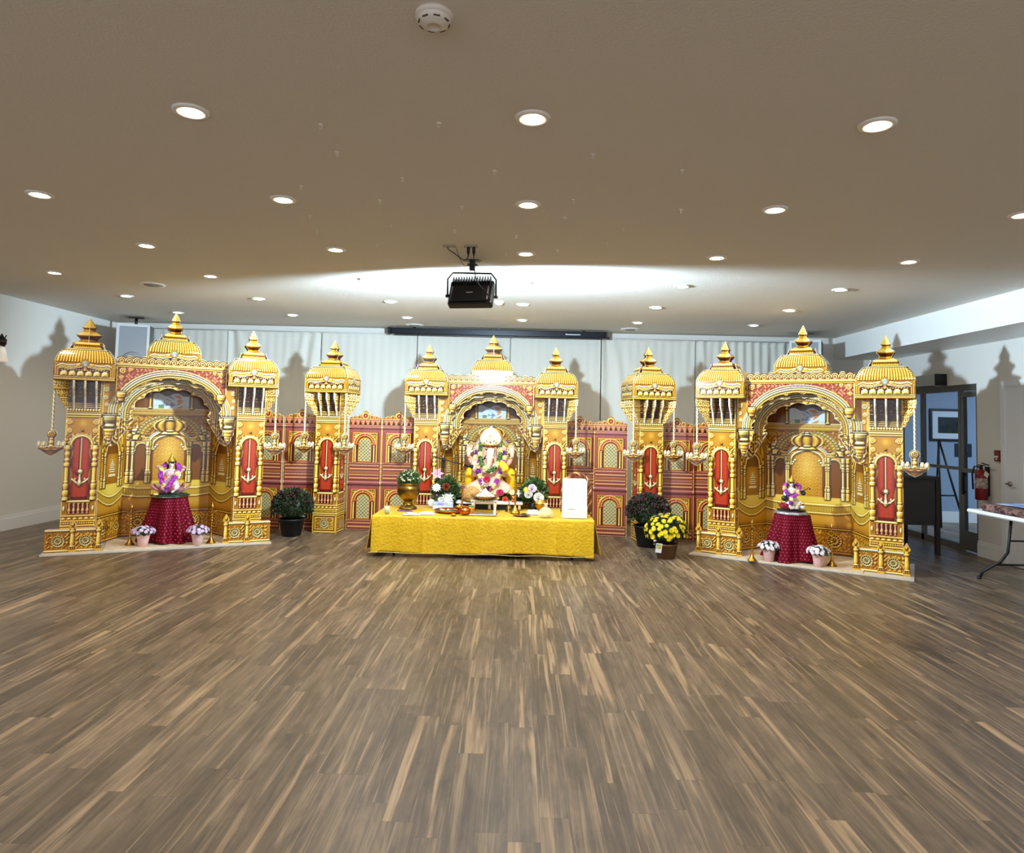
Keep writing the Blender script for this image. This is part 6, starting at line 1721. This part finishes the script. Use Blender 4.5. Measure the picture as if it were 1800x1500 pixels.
def loose_flowers():
    # individual flowers along the front of the idol plinth, on a bed of leaves
    bed = MB(); rng = random.Random(12)
    for i in range(44):
        x = -.78 + .98 * i / 43; leaves(bed, 26, (x, 8.56, .54), (.06, .05, .05), .055, rng, lo=-.8, shell=.2)
    tag(bed.build('leaf_bed', LEAF), 'bed of green leaves between the white stand and the large idol', 'leaves', kind='stuff')
    sh = thing('flower_shelf', 'narrow cloth-covered shelf carrying the flowers before the large idol', 'shelf', (-.30, 8.56, 0))
    MB().box((-.48, -.02, 0), (.50, .05, .50)).build('shelf_body', mat('ochre_cloth', (196, 142, 52), .7, noise=.2, nscale=14), sh)
    def fl(kind, x, y, z, r, mt, label, d=(0, -.8, .6), cm=None):
        m = MB()
        if kind == 'rose': rose(m, r)
        elif kind == 'mum': bloom_mesh(m, r, 0, 1, 4, 12)
        elif kind == 'lily':
            for i in range(6):
                a = i * PI / 3; c, s = math.cos(a), math.sin(a); w_ = r * .3
                def pt(u, v, h): return (c * r * u - s * v * w_, s * r * u + c * v * w_, r * h)
                m.add([pt(.05, 0, 0), pt(.55, -.9, .35), pt(1.1, 0, .42), pt(.55, .9, .35)], [(0, 1, 2, 3)], 0, True)
            m.tube([(0, 0, 0), (0, 0, r * .5)], r * .06, 1)
        elif kind == 'spike': 
            m.lathe([(.001, -r * .2), (r * .5, .0), (r * .6, r * .8), (r * .35, r * 1.8), (.001, r * 2.3)], 12, wob=lambda a, z: 1 + .12 * math.cos(a * 5))
        o = m.build('flower', [mt, cm or CREAM]); o.matrix_world = orient((x, y, z), d, rng.uniform(0, 6)); tag(o, label, 'flower'); return o
    row = [('mum', -.70, 8.46, .60, .045, P((240, 232, 190)), 'cream bloom at the left end of the flower bed'), ('lily', -.61, 8.47, .63, .05, PNK, 'pale pink bloom left of the red spikes'), ('mum', -.66, 8.47, .69, .035, PURP, 'purple bloom below the left bolster'),
           ('rose', -.52, 8.45, .645, .034, RED, 'red rose above the straw basket'), ('mum', -.47, 8.46, .70, .042, CREAM, 'cream bloom by the left red spike'), ('mum', -.44, 8.43, .59, .035, mat('teal_petal', (60, 96, 120), .5), 'blue bloom behind the heap of sweets'),
           ('spike', -.405, 8.42, .62, .030, DPK, 'deep pink flower spike left of the middle'), ('spike', -.31, 8.42, .66, .026, DPK, 'deep pink flower spike right of the middle'), ('rose', -.355, 8.42, .78, .045, RED, 'large red rose on the lap garland'),
           ('mum', -.355, 8.47, .755, .075, WHT, 'wide white bloom framing the large red rose'), ('mum', -.25, 8.44, .60, .040, CREAM, 'cream bloom left of the hot pink rose'), ('rose', -.19, 8.42, .625, .046, DPK, 'hot pink rose right of the heap of sweets'),
           ('mum', -.215, 8.41, .57, .026, YEL, 'small yellow bloom below the hot pink rose'), ('rose', -.125, 8.40, .555, .034, mat('coral_petal', (232, 90, 60), .5), 'coral red rose near the right tall lamp'), ('mum', -.13, 8.46, .67, .05, P((226, 232, 180)), 'pale green bloom above the coral rose'),
           ('mum', -.04, 8.45, .64, .045, CREAM, 'cream bloom behind the right tall lamp'), ('lily', .06, 8.44, .62, .06, P((240, 226, 240)), 'white lily right of the right tall lamp'), ('mum', -.57, 8.48, .57, .04, P((244, 214, 200)), 'peach bloom left of the straw basket')]
    for k, x, y, z, r, mt, lb in row: fl(k, x, y, z, r, mt, lb)
    # two arrangements
    for nm, lb, x, y, seed, items in (
        ('flower_arrangement', 'arrangement of white and pink blooms with leaves left of the large idol', -.86, 8.40, 41,
         [('lily', -.10, -.05, .40, .075, PNK), ('mum', -.10, -.07, .24, .06, WHT), ('mum', .04, -.08, .12, .085, WHT), ('rose', .02, -.09, .25, .045, mat('brown_petal', (140, 70, 40), .5)), ('mum', -.05, -.09, .10, .035, WHT), ('mum', -.09, -.09, .15, .02, PURP), ('mum', -.16, -.07, .06, .05, P((226, 236, 220)))]),
        ('flower_arrangement', 'arrangement of white roses and ivy right of the large idol', .22, 8.42, 42,
         [('rose', -.02, -.07, .25, .05, P((236, 220, 236))), ('rose', .06, -.09, .14, .06, WHT), ('rose', -.06, -.08, .18, .05, WHT), ('mum', .04, -.05, .22, .03, P((236, 200, 140))), ('mum', .10, -.06, .20, .03, WHT), ('mum', -.09, -.08, .24, .04, YEL)])):
        t = thing(nm, lb, 'flowers', (x, y, TZ))
        rng2 = random.Random(seed); m = MB()
        leaves(m, 420, (0, 0, .18), (.16, .07, .17), .06, rng2, lo=-.7, shell=.2); m.build('foliage', LEAF, t)
        MB().lathe([(.001, 0), (.05, 0), (.06, .06), (.045, .07), (.001, .07)], 20).build('vase', mat('dark_vase', (30, 34, 30), .4), t)
        for k, dx, dy, dz, r, mt in items:
            mm = MB()
            if k == 'rose': rose(mm, r)
            elif k == 'mum': bloom_mesh(mm, r, 0, 1, 4, 12)
            else:
                for i in range(6):
                    a = i * PI / 3; c, s = math.cos(a), math.sin(a); w_ = r * .3
                    def pt(u, v, h): return (c * r * u - s * v * w_, s * r * u + c * v * w_, r * h)
                    mm.add([pt(.05, 0, 0), pt(.55, -.9, .35), pt(1.1, 0, .42), pt(.55, .9, .35)], [(0, 1, 2, 3)], 0, True)
            o = mm.build('flower', [mt, CREAM], t); o.matrix_local = orient((dx, dy, dz), (rng2.uniform(-.3, .3), -1, .5))
loose_flowers()

# ------------------------------------------------------------------ the two side idols
def pedestal(label, x, y, rz, lbl2):
    t = thing('round_pedestal', 'round pedestal hidden under the maroon cloth of the %s shrine' % lbl2, 'pedestal', (x, y, .0205), rz)
    MB().lathe([(.001, 0), (.15, 0), (.15, .50), (.001, .50)], 30).build('pedestal_body', mat('pedestal_wood', (120, 90, 70), .6), t)
    m = MB(); n = 120; k = 26; V = []; F = []; top = .512
    for j in range(k + 1):
        u = j / k
        for i in range(n):
            a = 2 * PI * i / n
            rr = .192 + (.115 if lbl2 == 'left' else .085) * u ** 1.4 + (.008 + .044 * u) * math.cos(a * 8 + 1.9 * math.sin(a * 2 + 1)) + .012 * u * math.cos(a * 17 + 2) + .02 * u * math.cos(a * 2 + 1)
            V.append((rr * math.cos(a), rr * .9 * math.sin(a), top - u * (top - .006 - .02 * max(0, math.sin(a * 3)) * u)))
    for j in range(k):
        for i in range(n):
            a = j * n + i; b = j * n + (i + 1) % n; F.append((a, a + n, b + n, b))
    c = len(V); V.append((0, 0, top + .002)); 
    for i in range(n): F.append((c, i, (i + 1) % n))
    m.add(V, F, 0, True)
    mt = bpy.data.materials.get('maroon_dotted') 
    if mt is None:
        mt = mat('maroon_dotted', (100, 8, 32), .5, spec=.12); nt = mt.node_tree; N = nt.nodes; L = nt.links; b = N['Principled BSDF']
        tc = N.new('ShaderNodeTexCoord'); sp = N.new('ShaderNodeSeparateXYZ'); L.new(tc.outputs['Object'], sp.inputs[0])
        def mth(op, a, bb=None):
            q = N.new('ShaderNodeMath'); q.operation = op
            for i, v in enumerate((a, bb)):
                if v is None: continue
                if isinstance(v, (int, float)): q.inputs[i].default_value = v
                else: L.new(v, q.inputs[i])
            return q.outputs[0]
        ang = mth('MULTIPLY', mth('ARCTAN2', sp.outputs[1], sp.outputs[0]), 46 / 6.2832 * 1.0)
        zz = mth('MULTIPLY', sp.outputs[2], 30.0)
        row = mth('FLOOR', zz); off = mth('MULTIPLY', mth('MODULO', row, 2), .5)
        fx = mth('SUBTRACT', mth('FRACT', mth('ADD', mth('ADD', ang, off), 100)), .5); fz = mth('SUBTRACT', mth('FRACT', zz), .5)
        d = mth('SQRT', mth('ADD', mth('MULTIPLY', fx, fx), mth('MULTIPLY', fz, fz))); mk = mth('LESS_THAN', d, .12)
        mx = N.new('ShaderNodeMix'); mx.data_type = 'RGBA'; L.new(mk, mx.inputs[0]); mx.inputs[6].default_value = rgba((104, 5, 30)); mx.inputs[7].default_value = rgba((220, 120, 116)); L.new(mx.outputs[2], b.inputs['Base Color'])
    o = m.build('pedestal_cloth', mt, None, (x, y, .0205), (0, 0, rz)); tag(o, label, 'cloth')
def lotus(mb, r, h, m=0, rings=((11, 1.0, .0, 1.25), (9, .85, .02, 1.0), (7, .62, .05, .9))):
    for n, rr, z0, op in rings:
        for i in range(n):
            a = 2 * PI * i / n + z0 * 40; c, s = math.cos(a), math.sin(a); w_ = r * rr * 2.2 / n * 1.3
            def pt(u, v, z): return (c * r * rr * u - s * v * w_, s * r * rr * u + c * v * w_, z0 * h * 4 + z * h)
            P5 = [[pt(.45, 0, 0)] * 3, [pt(.78, -.8, .25), pt(.88, 0, .2), pt(.78, .8, .25)], [pt(.98 * op, -.7, .62), pt(1.05 * op, 0, .60), pt(.98 * op, .7, .62)], [pt(1.12 * op, 0, 1.0)] * 3]
            V = [p for row in P5 for p in row]; F = []
            for j in range(3):
                for q in range(2): A = j * 3 + q; F.append((A, A + 1, A + 4, A + 3))
            mb.add(V, F, m, True)
def face(t, s, c, skin):
    """eyes, brows, nose, lips on a head centred at c with radius ~.028*s, looking to -y"""
    dk = mat('eye_dark', (40, 26, 22), .2)
    for sx in (-1, 1):
        MB().ball((c[0] + sx * .010 * s, c[1] - .0245 * s, c[2] + .004 * s), .0042 * s, 0, 8, 5, None, (1.5, .5, .7)).build('eye', dk, t)
        MB().tube([(c[0] + sx * .004 * s, c[1] - .0262 * s, c[2] + .010 * s), (c[0] + sx * .011 * s, c[1] - .0258 * s, c[2] + .0125 * s), (c[0] + sx * .018 * s, c[1] - .0205 * s, c[2] + .010 * s)], .0010 * s, n=5).build('eyebrow', dk, t)
        MB().ball((c[0] + sx * .0275 * s, c[1], c[2]), .007 * s, 0, 8, 5, None, (.5, .8, 1.2)).build('ear', skin, t)
    MB().tube([(c[0], c[1] - .026 * s, c[2] + .006 * s), (c[0], c[1] - .033 * s, c[2] - .005 * s)], [.0025 * s, .0042 * s], n=7).build('nose', skin, t)
    MB().ball((c[0], c[1] - .0262 * s, c[2] - .0135 * s), .0045 * s, 0, 8, 5, None, (1.5, .5, .6)).build('lips', mat('lip_red', (186, 60, 54), .4), t)
def left_idol():
    x, y, z = -4.07, 8.07, .0205 + .516; rz = .12
    fm = mat('fair_idol_paint', (224, 216, 206), .35)
    pedestal('maroon cloth with small pink dots over the left round pedestal', x, y, .0, 'left')
    t = thing('pedestal_tray', 'mirror-bright scalloped silver tray on the left maroon pedestal', 'tray', (x, y, z))
    MB().lathe([(.001, .0), (.19, 0), (.205, .006), (.20, .012), (.001, .012)], 40, wob=lambda a, q: 1 + .02 * math.cos(a * 8)).build('tray', mat('mirror_silver', (220, 226, 226), .08, 1.0), t)
    z += .0125
    t = thing('seated_goddess_idol', 'small crowned goddess idol seated on a pink lotus in the left shrine', 'statue', (x + .005, y, z), rz); t.scale = (1.3, 1.3, 1.3)
    m = MB(); m.lathe([(.001, 0), (.15, 0), (.16, .006), (.13, .016), (.09, .024), (.001, .026)], 30, wob=lambda a, q: 1 + .10 * math.cos(a * 7)); m.build('lotus_leaf_base', mat('dark_lotus_leaf', (24, 58, 44), .35), t)
    m = MB(); lotus(m, .125, .085); m.build('lotus', mat('lotus_pink', (214, 120, 136), .35, c2=(240, 190, 196), nscale=22), t, (0, 0, .02)).modifiers.new('t', 'SOLIDIFY').thickness = .003
    H = .085
    V = [(0, 0, H + .01, .050), (0, -.005, H + .06, .042), (0, 0, H + .12, .046), (0, 0, H + .155, .016), (0, -.004, H + .172, .014), (0, -.008, H + .205, .036),
         (-.045, 0, H + .135, .020), (-.075, -.02, H + .10, .016), (-.085, -.05, H + .07, .012), (.045, 0, H + .135, .020), (.078, -.02, H + .10, .016), (.085, -.055, H + .085, .012),
         (-.075, .0, H + .12, .013), (-.11, -.01, H + .155, .010), (.075, .0, H + .12, .013), (.11, -.01, H + .155, .010),
         (-.06, -.04, H + .01, .032), (-.095, -.06, H + .008, .026), (-.02, -.09, H + .0, .020), (.06, -.04, H + .01, .032), (.085, -.08, H + .0, .026), (.055, -.10, H - .03, .019), (.05, -.115, H - .055, .015)]
    E = [(0, 1), (1, 2), (2, 3), (3, 4), (4, 5), (2, 6), (6, 7), (7, 8), (2, 9), (9, 10), (10, 11), (6, 12), (12, 13), (9, 14), (14, 15), (0, 16), (16, 17), (17, 18), (0, 19), (19, 20), (20, 21), (21, 22)]
    skin_body('body', V, E, t, fm)
    face(t, 1.0, (0, -.012, H + .203), fm)
    hr = mat('idol_hair', (26, 20, 20), .5)
    MB().ball((0, .019, H + .216), .031, 0, 14, 8, None, (1.0, .9, 1.05)).tube([(-.028, .012, H + .21), (-.036, .01, H + .17), (-.038, .0, H + .135)], [.010, .011, .006]).tube([(.028, .012, H + .21), (.036, .01, H + .17), (.038, .0, H + .135)], [.010, .011, .006]).build('hair', hr, t)
    MB().lathe([(.028, 0), (.032, .006), (.030, .014), (.022, .026), (.014, .044), (.007, .056), (.010, .062), (.001, .074)], 20).build('crown', GOLDP, t, (0, -.008, H + .218))
    MB().ball((0, -.035, H + .02), .075, 0, 20, 8, None, (1.2, .85, .42)).ball((0, -.004, H + .105), .052, 0, 18, 8, None, (1.05, .92, .85)).build('sari', mat('white_sari', (232, 212, 200), .5, c2=(222, 170, 186), nscale=25), t)
    for s in (-1, 1):
        hand(t, Matrix.Translation((s * .085, -.055, H + .075)) @ Matrix.Rotation(-.3, 4, 'X') @ Matrix.Diagonal((s, 1, 1, 1)), .42, fm)
        m = MB(); lotus(m, .018, .022, 0, ((6, 1, 0, 1.2),)); m.build('lotus_bud', mat('bud_pink', (232, 160, 170), .4), t, (s * .116, -.012, H + .158))
        hand(t, Matrix.Translation((s * .11, -.012, H + .145)) @ Matrix.Diagonal((s, 1, 1, 1)), .34, fm)
    b = Vector((x, y, z)); R_ = Matrix.Rotation(rz, 3, 'Z')
    W = lambda pts: [tuple(b + R_ @ (Vector(p) * 1.3)) for p in pts]
    garland('flower_garland', 'magenta and cream garland around the small goddess idol of the left shrine', W([(-.045, .02, H + .20), (-.075, -.01, H + .165), (-.075, -.045, H + .12), (-.05, -.085, H + .07), (-.02, -.12, H + .025), (.01, -.135, H - .01), (.035, -.13, H + .01), (.055, -.09, H + .07), (.075, -.045, H + .12), (.075, -.01, H + .165), (.045, .02, H + .20)]), .026, [MAG, CREAM, MAG, MAG], 12, 11)
    m = MB(); bloom_mesh(m, .026, 0, 1, 4, 12); o = m.build('flower', [mat('orange_pink', (240, 110, 90), .5), CREAM]); o.matrix_world = orient(W([(.0, -.115, H + .085)])[0], (0, -1, .3)); tag(o, 'orange-pink bloom on the chest of the left goddess idol', 'flower')
    m = MB(); bloom_mesh(m, .030, 0, 1, 4, 12); o = m.build('flower', [PURP, CREAM]); o.matrix_world = orient(W([(.03, -.16, H - .03)])[0], (0, -1, .3)); tag(o, 'purple bloom at the foot of the left goddess idol', 'flower')
    t = thing('offering_bowl', 'small brass bowl heaped with rice at the feet of the left goddess idol', 'bowl', (x - .085, y - .150, z))
    MB().lathe([(.001, 0), (.020, 0), (.026, .006), (.038, .022), (.036, .023), (.001, .012)], 22).build('bowl', BRASS, t)
    MB().ball((0, 0, .018), .033, 0, 14, 6, None, (1, 1, .6)).build('rice', mat('rice_heap', (244, 216, 160), .8), t)
left_idol()

def right_idol():
    x, y, z = 3.15, 7.85, .0205 + .516; rz = -.1
    fm = mat('fair_idol_paint', (224, 216, 206), .35)
    pedestal('maroon cloth with small pink dots over the right round pedestal', x, y, .3, 'right')
    t = thing('seated_veena_idol', 'small crowned idol holding a long lute, seated on a red lotus in the right shrine', 'statue', (x - .01, y, z), rz)
    MB().lathe([(.001, 0), (.17, 0), (.18, .012), (.165, .028), (.15, .034), (.001, .036)], 36, wob=lambda a, q: 1 + .05 * math.cos(a * 9)).build('silver_base', mat('carved_silver', (176, 180, 184), .35, .6, bump=.4, bscale=60), t)
    MB().lathe([(.001, .036), (.14, .036), (.150, .044), (.14, .050), (.001, .052)], 36, wob=lambda a, q: 1 + .10 * math.cos(a * 9)).build('lotus_leaf_base', mat('near_black_leaf', (24, 26, 28), .4), t)
    m = MB(); lotus(m, .125, .075, 0, ((9, 1.05, 0, 1.0), (8, .8, .03, .9))); m.build('lotus', mat('lotus_red', (206, 72, 84), .35, c2=(150, 34, 44), nscale=18), t, (0, .01, .05)).modifiers.new('t', 'SOLIDIFY').thickness = .003
    H = .125
    V = [(0, 0, H + .01, .048), (0, -.005, H + .07, .040), (0, 0, H + .13, .046), (0, 0, H + .17, .016), (0, -.004, H + .188, .014), (0, -.010, H + .222, .038),
         (-.045, 0, H + .145, .020), (-.085, -.02, H + .10, .016), (-.06, -.07, H + .08, .012), (.045, 0, H + .145, .020), (.088, -.02, H + .11, .016), (.085, -.07, H + .135, .012),
         (-.05, -.05, H + .01, .032), (-.045, -.105, H + .0, .028), (-.035, -.11, H - .055, .018), (.05, -.05, H + .01, .032), (.05, -.11, H + .005, .028), (.015, -.12, H - .05, .018)]
    E = [(0, 1), (1, 2), (2, 3), (3, 4), (4, 5), (2, 6), (6, 7), (7, 8), (2, 9), (9, 10), (10, 11), (0, 12), (12, 13), (13, 14), (0, 15), (15, 16), (16, 17)]
    skin_body('body', V, E, t, fm)
    face(t, 1.08, (0, -.014, H + .220), fm)
    hr = mat('idol_hair', (26, 20, 20), .5)
    MB().ball((0, .020, H + .236), .033, 0, 14, 8, None, (1.0, .9, 1.05)).tube([(-.030, .010, H + .22), (-.038, .01, H + .18), (-.040, -.01, H + .14)], [.010, .011, .006]).tube([(.030, .010, H + .22), (.038, .01, H + .18), (.040, -.01, H + .14)], [.010, .011, .006]).build('hair', hr, t)
    MB().lathe([(.029, 0), (.034, .006), (.032, .016), (.024, .028), (.014, .048), (.007, .060), (.010, .066), (.001, .078)], 20).build('crown', GOLDP, t, (0, -.008, H + .234))
    MB().tube([(-.03, -.004, H + .225), (-.034, -.006, H + .26), (0, -.002, H + .285), (.034, -.006, H + .26), (.03, -.004, H + .225)], .005).build('halo_band', GOLDP, t)
    MB().ball((0, -.05, H + .01), .075, 0, 20, 8, None, (1.15, .95, .45)).tube([(-.02, -.10, H), (-.02, -.125, H - .06)], [.035, .030]).tube([(.02, -.10, H), (.02, -.125, H - .06)], [.035, .032]).ball((0, -.004, H + .11), .053, 0, 18, 8, None, (1.05, .92, .85)).build('sari', mat('white_gold_sari', (240, 236, 226), .45, c2=(206, 186, 130), nscale=30), t)
    for p, s in (((-.06, -.075, H + .075), -1), ((.085, -.075, H + .13), 1)): hand(t, Matrix.Translation(p) @ Matrix.Rotation(.6, 4, 'X') @ Matrix.Diagonal((s, 1, 1, 1)), .40, fm, curl=1.0)
    v = thing('lute', 'dark gourd-bodied lute held diagonally by the right small idol', 'lute', (x - .01, y, z), rz)
    dkw = mat('lute_dark', (40, 34, 34), .3, coat=.4)
    MB().ball((-.095, -.085, H + .055), .036, 0, 18, 10, None, (1.1, .8, .85)).build('gourd', dkw, v)
    MB().ball((.105, -.085, H + .12), .026, 0, 16, 9).build('upper_gourd', dkw, v)
    MB().tube([(-.09, -.105, H + .085), (.05, -.108, H + .13), (.13, -.105, H + .165), (.155, -.10, H + .185), (.172, -.10, H + .175), (.168, -.10, H + .160)], [.007, .006, .005, .005, .006, .008]).build('neck', dkw, v)
    s_ = thing('swan_figure', 'small white swan figure at the feet of the right idol', 'swan', (x + .05, y - .10, z + .053), rz)
    wh = mat('swan_white', (240, 240, 238), .4)
    V = [(0, 0, .030, .024), (.03, .01, .036, .020), (.055, .015, .052, .008), (-.018, -.008, .050, .011), (-.024, -.014, .075, .008), (-.012, -.018, .094, .008), (.002, -.020, .092, .009), (.014, -.022, .086, .003)]
    skin_body('body', V, [(0, 1), (1, 2), (0, 3), (3, 4), (4, 5), (5, 6), (6, 7)], s_, wh)
    for q in (-1, 1): MB().ball((.012, q * .020, .036), .022, 0, 12, 7, None, (1.4, .35, .8)).build('wing', wh, s_)
    b = Vector((x - .01, y, z)); R_ = Matrix.Rotation(rz, 3, 'Z'); W = lambda pts: [tuple(b + R_ @ Vector(p)) for p in pts]
    garland('flower_garland', 'magenta and cream garland around the lute-holding idol of the right shrine', W([(-.05, .02, H + .21), (-.08, -.01, H + .18), (-.085, -.045, H + .15), (-.07, -.085, H + .11), (-.03, -.12, H + .075), (.0, -.13, H + .09), (.04, -.11, H + .13), (.075, -.06, H + .165), (.085, -.01, H + .19), (.055, .02, H + .215)]), .021, [MAG, CREAM, MAG, PURP, MAG], 10, 12)
    garland('flower_garland', 'short purple and cream garland end hanging over the knee of the right idol', W([(-.035, -.135, H + .07), (-.045, -.15, H + .03), (-.05, -.155, H - .01)]), .022, [CREAM, PURP], 2, 13)
right_idol()

# ------------------------------------------------------------------ right side of the hall
def right_side():
    # fire extinguisher
    red = mat('extinguisher_red', (120, 20, 22), .35); bk = mat('black_metal', (18, 18, 20), .45)
    x, y = XR - .085, 8.33
    t = thing('fire_extinguisher', 'red fire extinguisher hung on the right wall beside the glass door', 'fire extinguisher', (x, y, .70))
    MB().lathe([(.001, 0), (.060, 0), (.066, .012), (.066, .30), (.055, .335), (.028, .355), (.022, .37), (.001, .37)], 30).build('cylinder', red, t)
    MB().lathe([(.018, .37), (.020, .40), (.012, .41), (.001, .41)], 14).box((-.012, -.06, .41), (.012, .05, .422)).box((-.010, -.07, .435), (.010, .05, .445), M=Matrix.Rotation(.15, 4, 'X')).build('valve', bk, t)
    MB().tube([(0, .02, .39), (-.04, .06, .40), (-.06, .07, .30), (-.055, .065, .12)], .010).build('hose', bk, t)
    MB().lathe([(.0668, .14), (.0668, .26)], 30, cap=False).build('label_band', mat('label_cream', (130, 96, 84), .5, c2=(190, 178, 166), nscale=30), t)
    MB().box((-.07, -.05, .34), (-.066, .02, .40), M=Matrix.Rotation(.5, 4, 'X')).build('inspection_tag', mat('tag_cream', (226, 216, 200), .6), t)
    MB().box((.064, -.03, .05), (.084, .03, .40)).build('wall_bracket', bk, t)
    t = thing('fire_alarm_pull', 'small red fire alarm pull station on the right wall above the extinguisher', 'fire alarm', (XR - .001, 8.12, 1.24))
    MB().box((-.045, -.045, -.065), (0, .045, .065), bev=.006).build('case', red, t)
    MB().box((-.055, -.03, -.02), (-.045, .03, .0)).build('pull_bar', mat('pull_white', (232, 226, 222), .4), t)
    MB().box((-.047, -.015, -.045), (-.0445, .015, -.03)).build('plate', mat('pull_white', (232, 226, 222), .4), t)
    # black box over the door
    t = thing('door_operator', 'long grey door operator case with a black end above the glass door', 'door operator', (XR - .001, 9.10, 2.125))
    MB().box((-.15, .02, 0), (0, 1.15, .15), bev=.006).build('case', mat('operator_grey', (176, 180, 184), .4), t)
    MB().box((-.153, 0, -.002), (0, .02, .153), bev=.003).build('end_cap', mat('operator_black', (14, 12, 14), .5), t)
    MB().box((-.13, .2, -.004), (-.02, .5, 0)).build('sensor', mat('operator_black', (14, 12, 14), .5), t)
    # dark cabinet on legs
    dk = mat('espresso_wood', (32, 26, 24), .5)
    t = thing('dark_cabinet', 'dark brown cabinet on tall legs behind the right outer tower', 'cabinet', (4.86, 8.85, 0))
    MB().box((-.33, -.36, .36), (.31, .36, .92)).build('body', dk, t)
    MB().box((-.35, -.38, .92), (.35, .38, .955), bev=.004).build('top', dk, t)
    for sx in (-1, 1):
        for sy in (-1, 1): MB().box((sx * .325 - .024, sy * .35 - .024, 0), (sx * .325 + .024, sy * .35 + .024, .92)).build('leg', dk, t)
    MB().box((-.30, -.368, .40), (.29, -.36, .88)).build('door', mat('espresso_door', (38, 31, 28), .45), t)
    # folding table with rug and papers
    wt = mat('table_white', (232, 234, 236), .4)
    t = thing('folding_table', 'white folding table at the right edge of the hall with black legs', 'table', (5.09, 6.42, 0))
    MB().box((-.37, -.90, .675), (.37, .82, .715), bev=.012).build('tabletop', wt, t)
    for yy, sg in ((.60, 1), (-.66, -1)):
        MB().tube([(-.10, yy - .06 * sg, .675), (-.10, yy, .30), (-.14, yy + .05 * sg, .20), (-.26, yy + .14 * sg, .08), (-.285, yy + .16 * sg, .0)], .014).tube([(.10, yy - .06 * sg, .675), (.10, yy, .30), (.14, yy + .05 * sg, .20), (.26, yy + .14 * sg, .08), (.285, yy + .16 * sg, .0)], .014).tube([(-.10, yy, .42), (.10, yy, .42)], .009).tube([(-.18, yy + .08 * sg, .165), (.18, yy + .08 * sg, .165)], .011).build('leg', bk, t)
        MB().lathe([(.018, 0), (.020, .012), (.016, .03)], 12, M=TR(-.285, yy + .16 * sg, 0)).build('foot', bk, t)
        MB().lathe([(.018, 0), (.020, .012), (.016, .03)], 12, M=TR(.285, yy + .16 * sg, 0)).build('foot', bk, t)
    rm = mat('rug_maroon', (56, 22, 28), .9, c2=(140, 108, 100), nscale=22, bump=.5, bscale=150)
    V = []; F = []; n = 40; k = 30; r = random.Random(4)
    m = MB()
    ys = [-.85 + 1.5 * i / n for i in range(n + 1)]
    prof = [(-.33, .001), (-.345, .018), (-.35, .045), (-.335, .066), (-.30, .074), (0, .078), (.28, .075), (.33, .05), (.33, .001)]
    for i, yy in enumerate(ys):
        e = 1 if 0 < i < n else .96
        for q, (px_, pz) in enumerate(prof): V.append((px_ * e + .008 * math.sin(yy * 11 + q), yy, pz * (.86 + .14 * math.sin(yy * 7 + q)) if pz > .01 else pz))
    np_ = len(prof)
    for i in range(n):
        for q in range(np_ - 1): a = i * np_ + q; F.append((a, a + np_, a + np_ + 1, a + 1))
    F.append(tuple(range(np_))); F.append(tuple(range(n * np_, (n + 1) * np_))[::-1])
    m.add(V, F, 0, True)
    tag(m.build('folded_rug', rm, None, (5.09, 6.42, .7155)), 'folded maroon patterned rug lying on the white folding table', 'rug')
    tag(MB().box((-.16, -.24, 0), (.14, .22, .004), M=RZ(.1)).build('paper_sheet', mat('blue_paper', (40, 96, 200), .5, c2=(190, 206, 226), nscale=6), None, (5.02, 6.78, .795)), 'blue printed sheet lying on the folded maroon rug', 'paper')
right_side()

def left_sconce():
    t = thing('wall_sconce', 'dark wall sconce with a white glass shade at the left edge', 'wall lamp', (XL, 8.20, 2.20))
    dk = mat('sconce_bronze', (52, 42, 32), .4, .6)
    MB().box((0, -.04, .06), (.02, .04, .20), bev=.006).lathe([(.02, .08), (.05, .10), (.055, .16), (.02, .20), (.006, .23)], 16, M=TR(.10, 0, 0)).tube([(.02, 0, .12), (.06, 0, .15), (.10, 0, .13)], .012).build('bracket', dk, t)
    MB().tube([(.12, .0, .18), (.145, .0, .19), (.155, 0, .215)], .006).tube([(.10, 0, .09), (.13, 0, .075), (.15, 0, .085)], .006).build('scroll', dk, t)
    MB().lathe([(.030, .07), (.045, .04), (.062, -.03), (.078, -.10), (.080, -.11), (.075, -.10), (.001, .05)], 24, cap=False, M=TR(.10, 0, 0)).build('glass_shade', mat('milk_glass', (232, 228, 218), .3, emit=(255, 244, 226), estr=.15), t)
left_sconce()
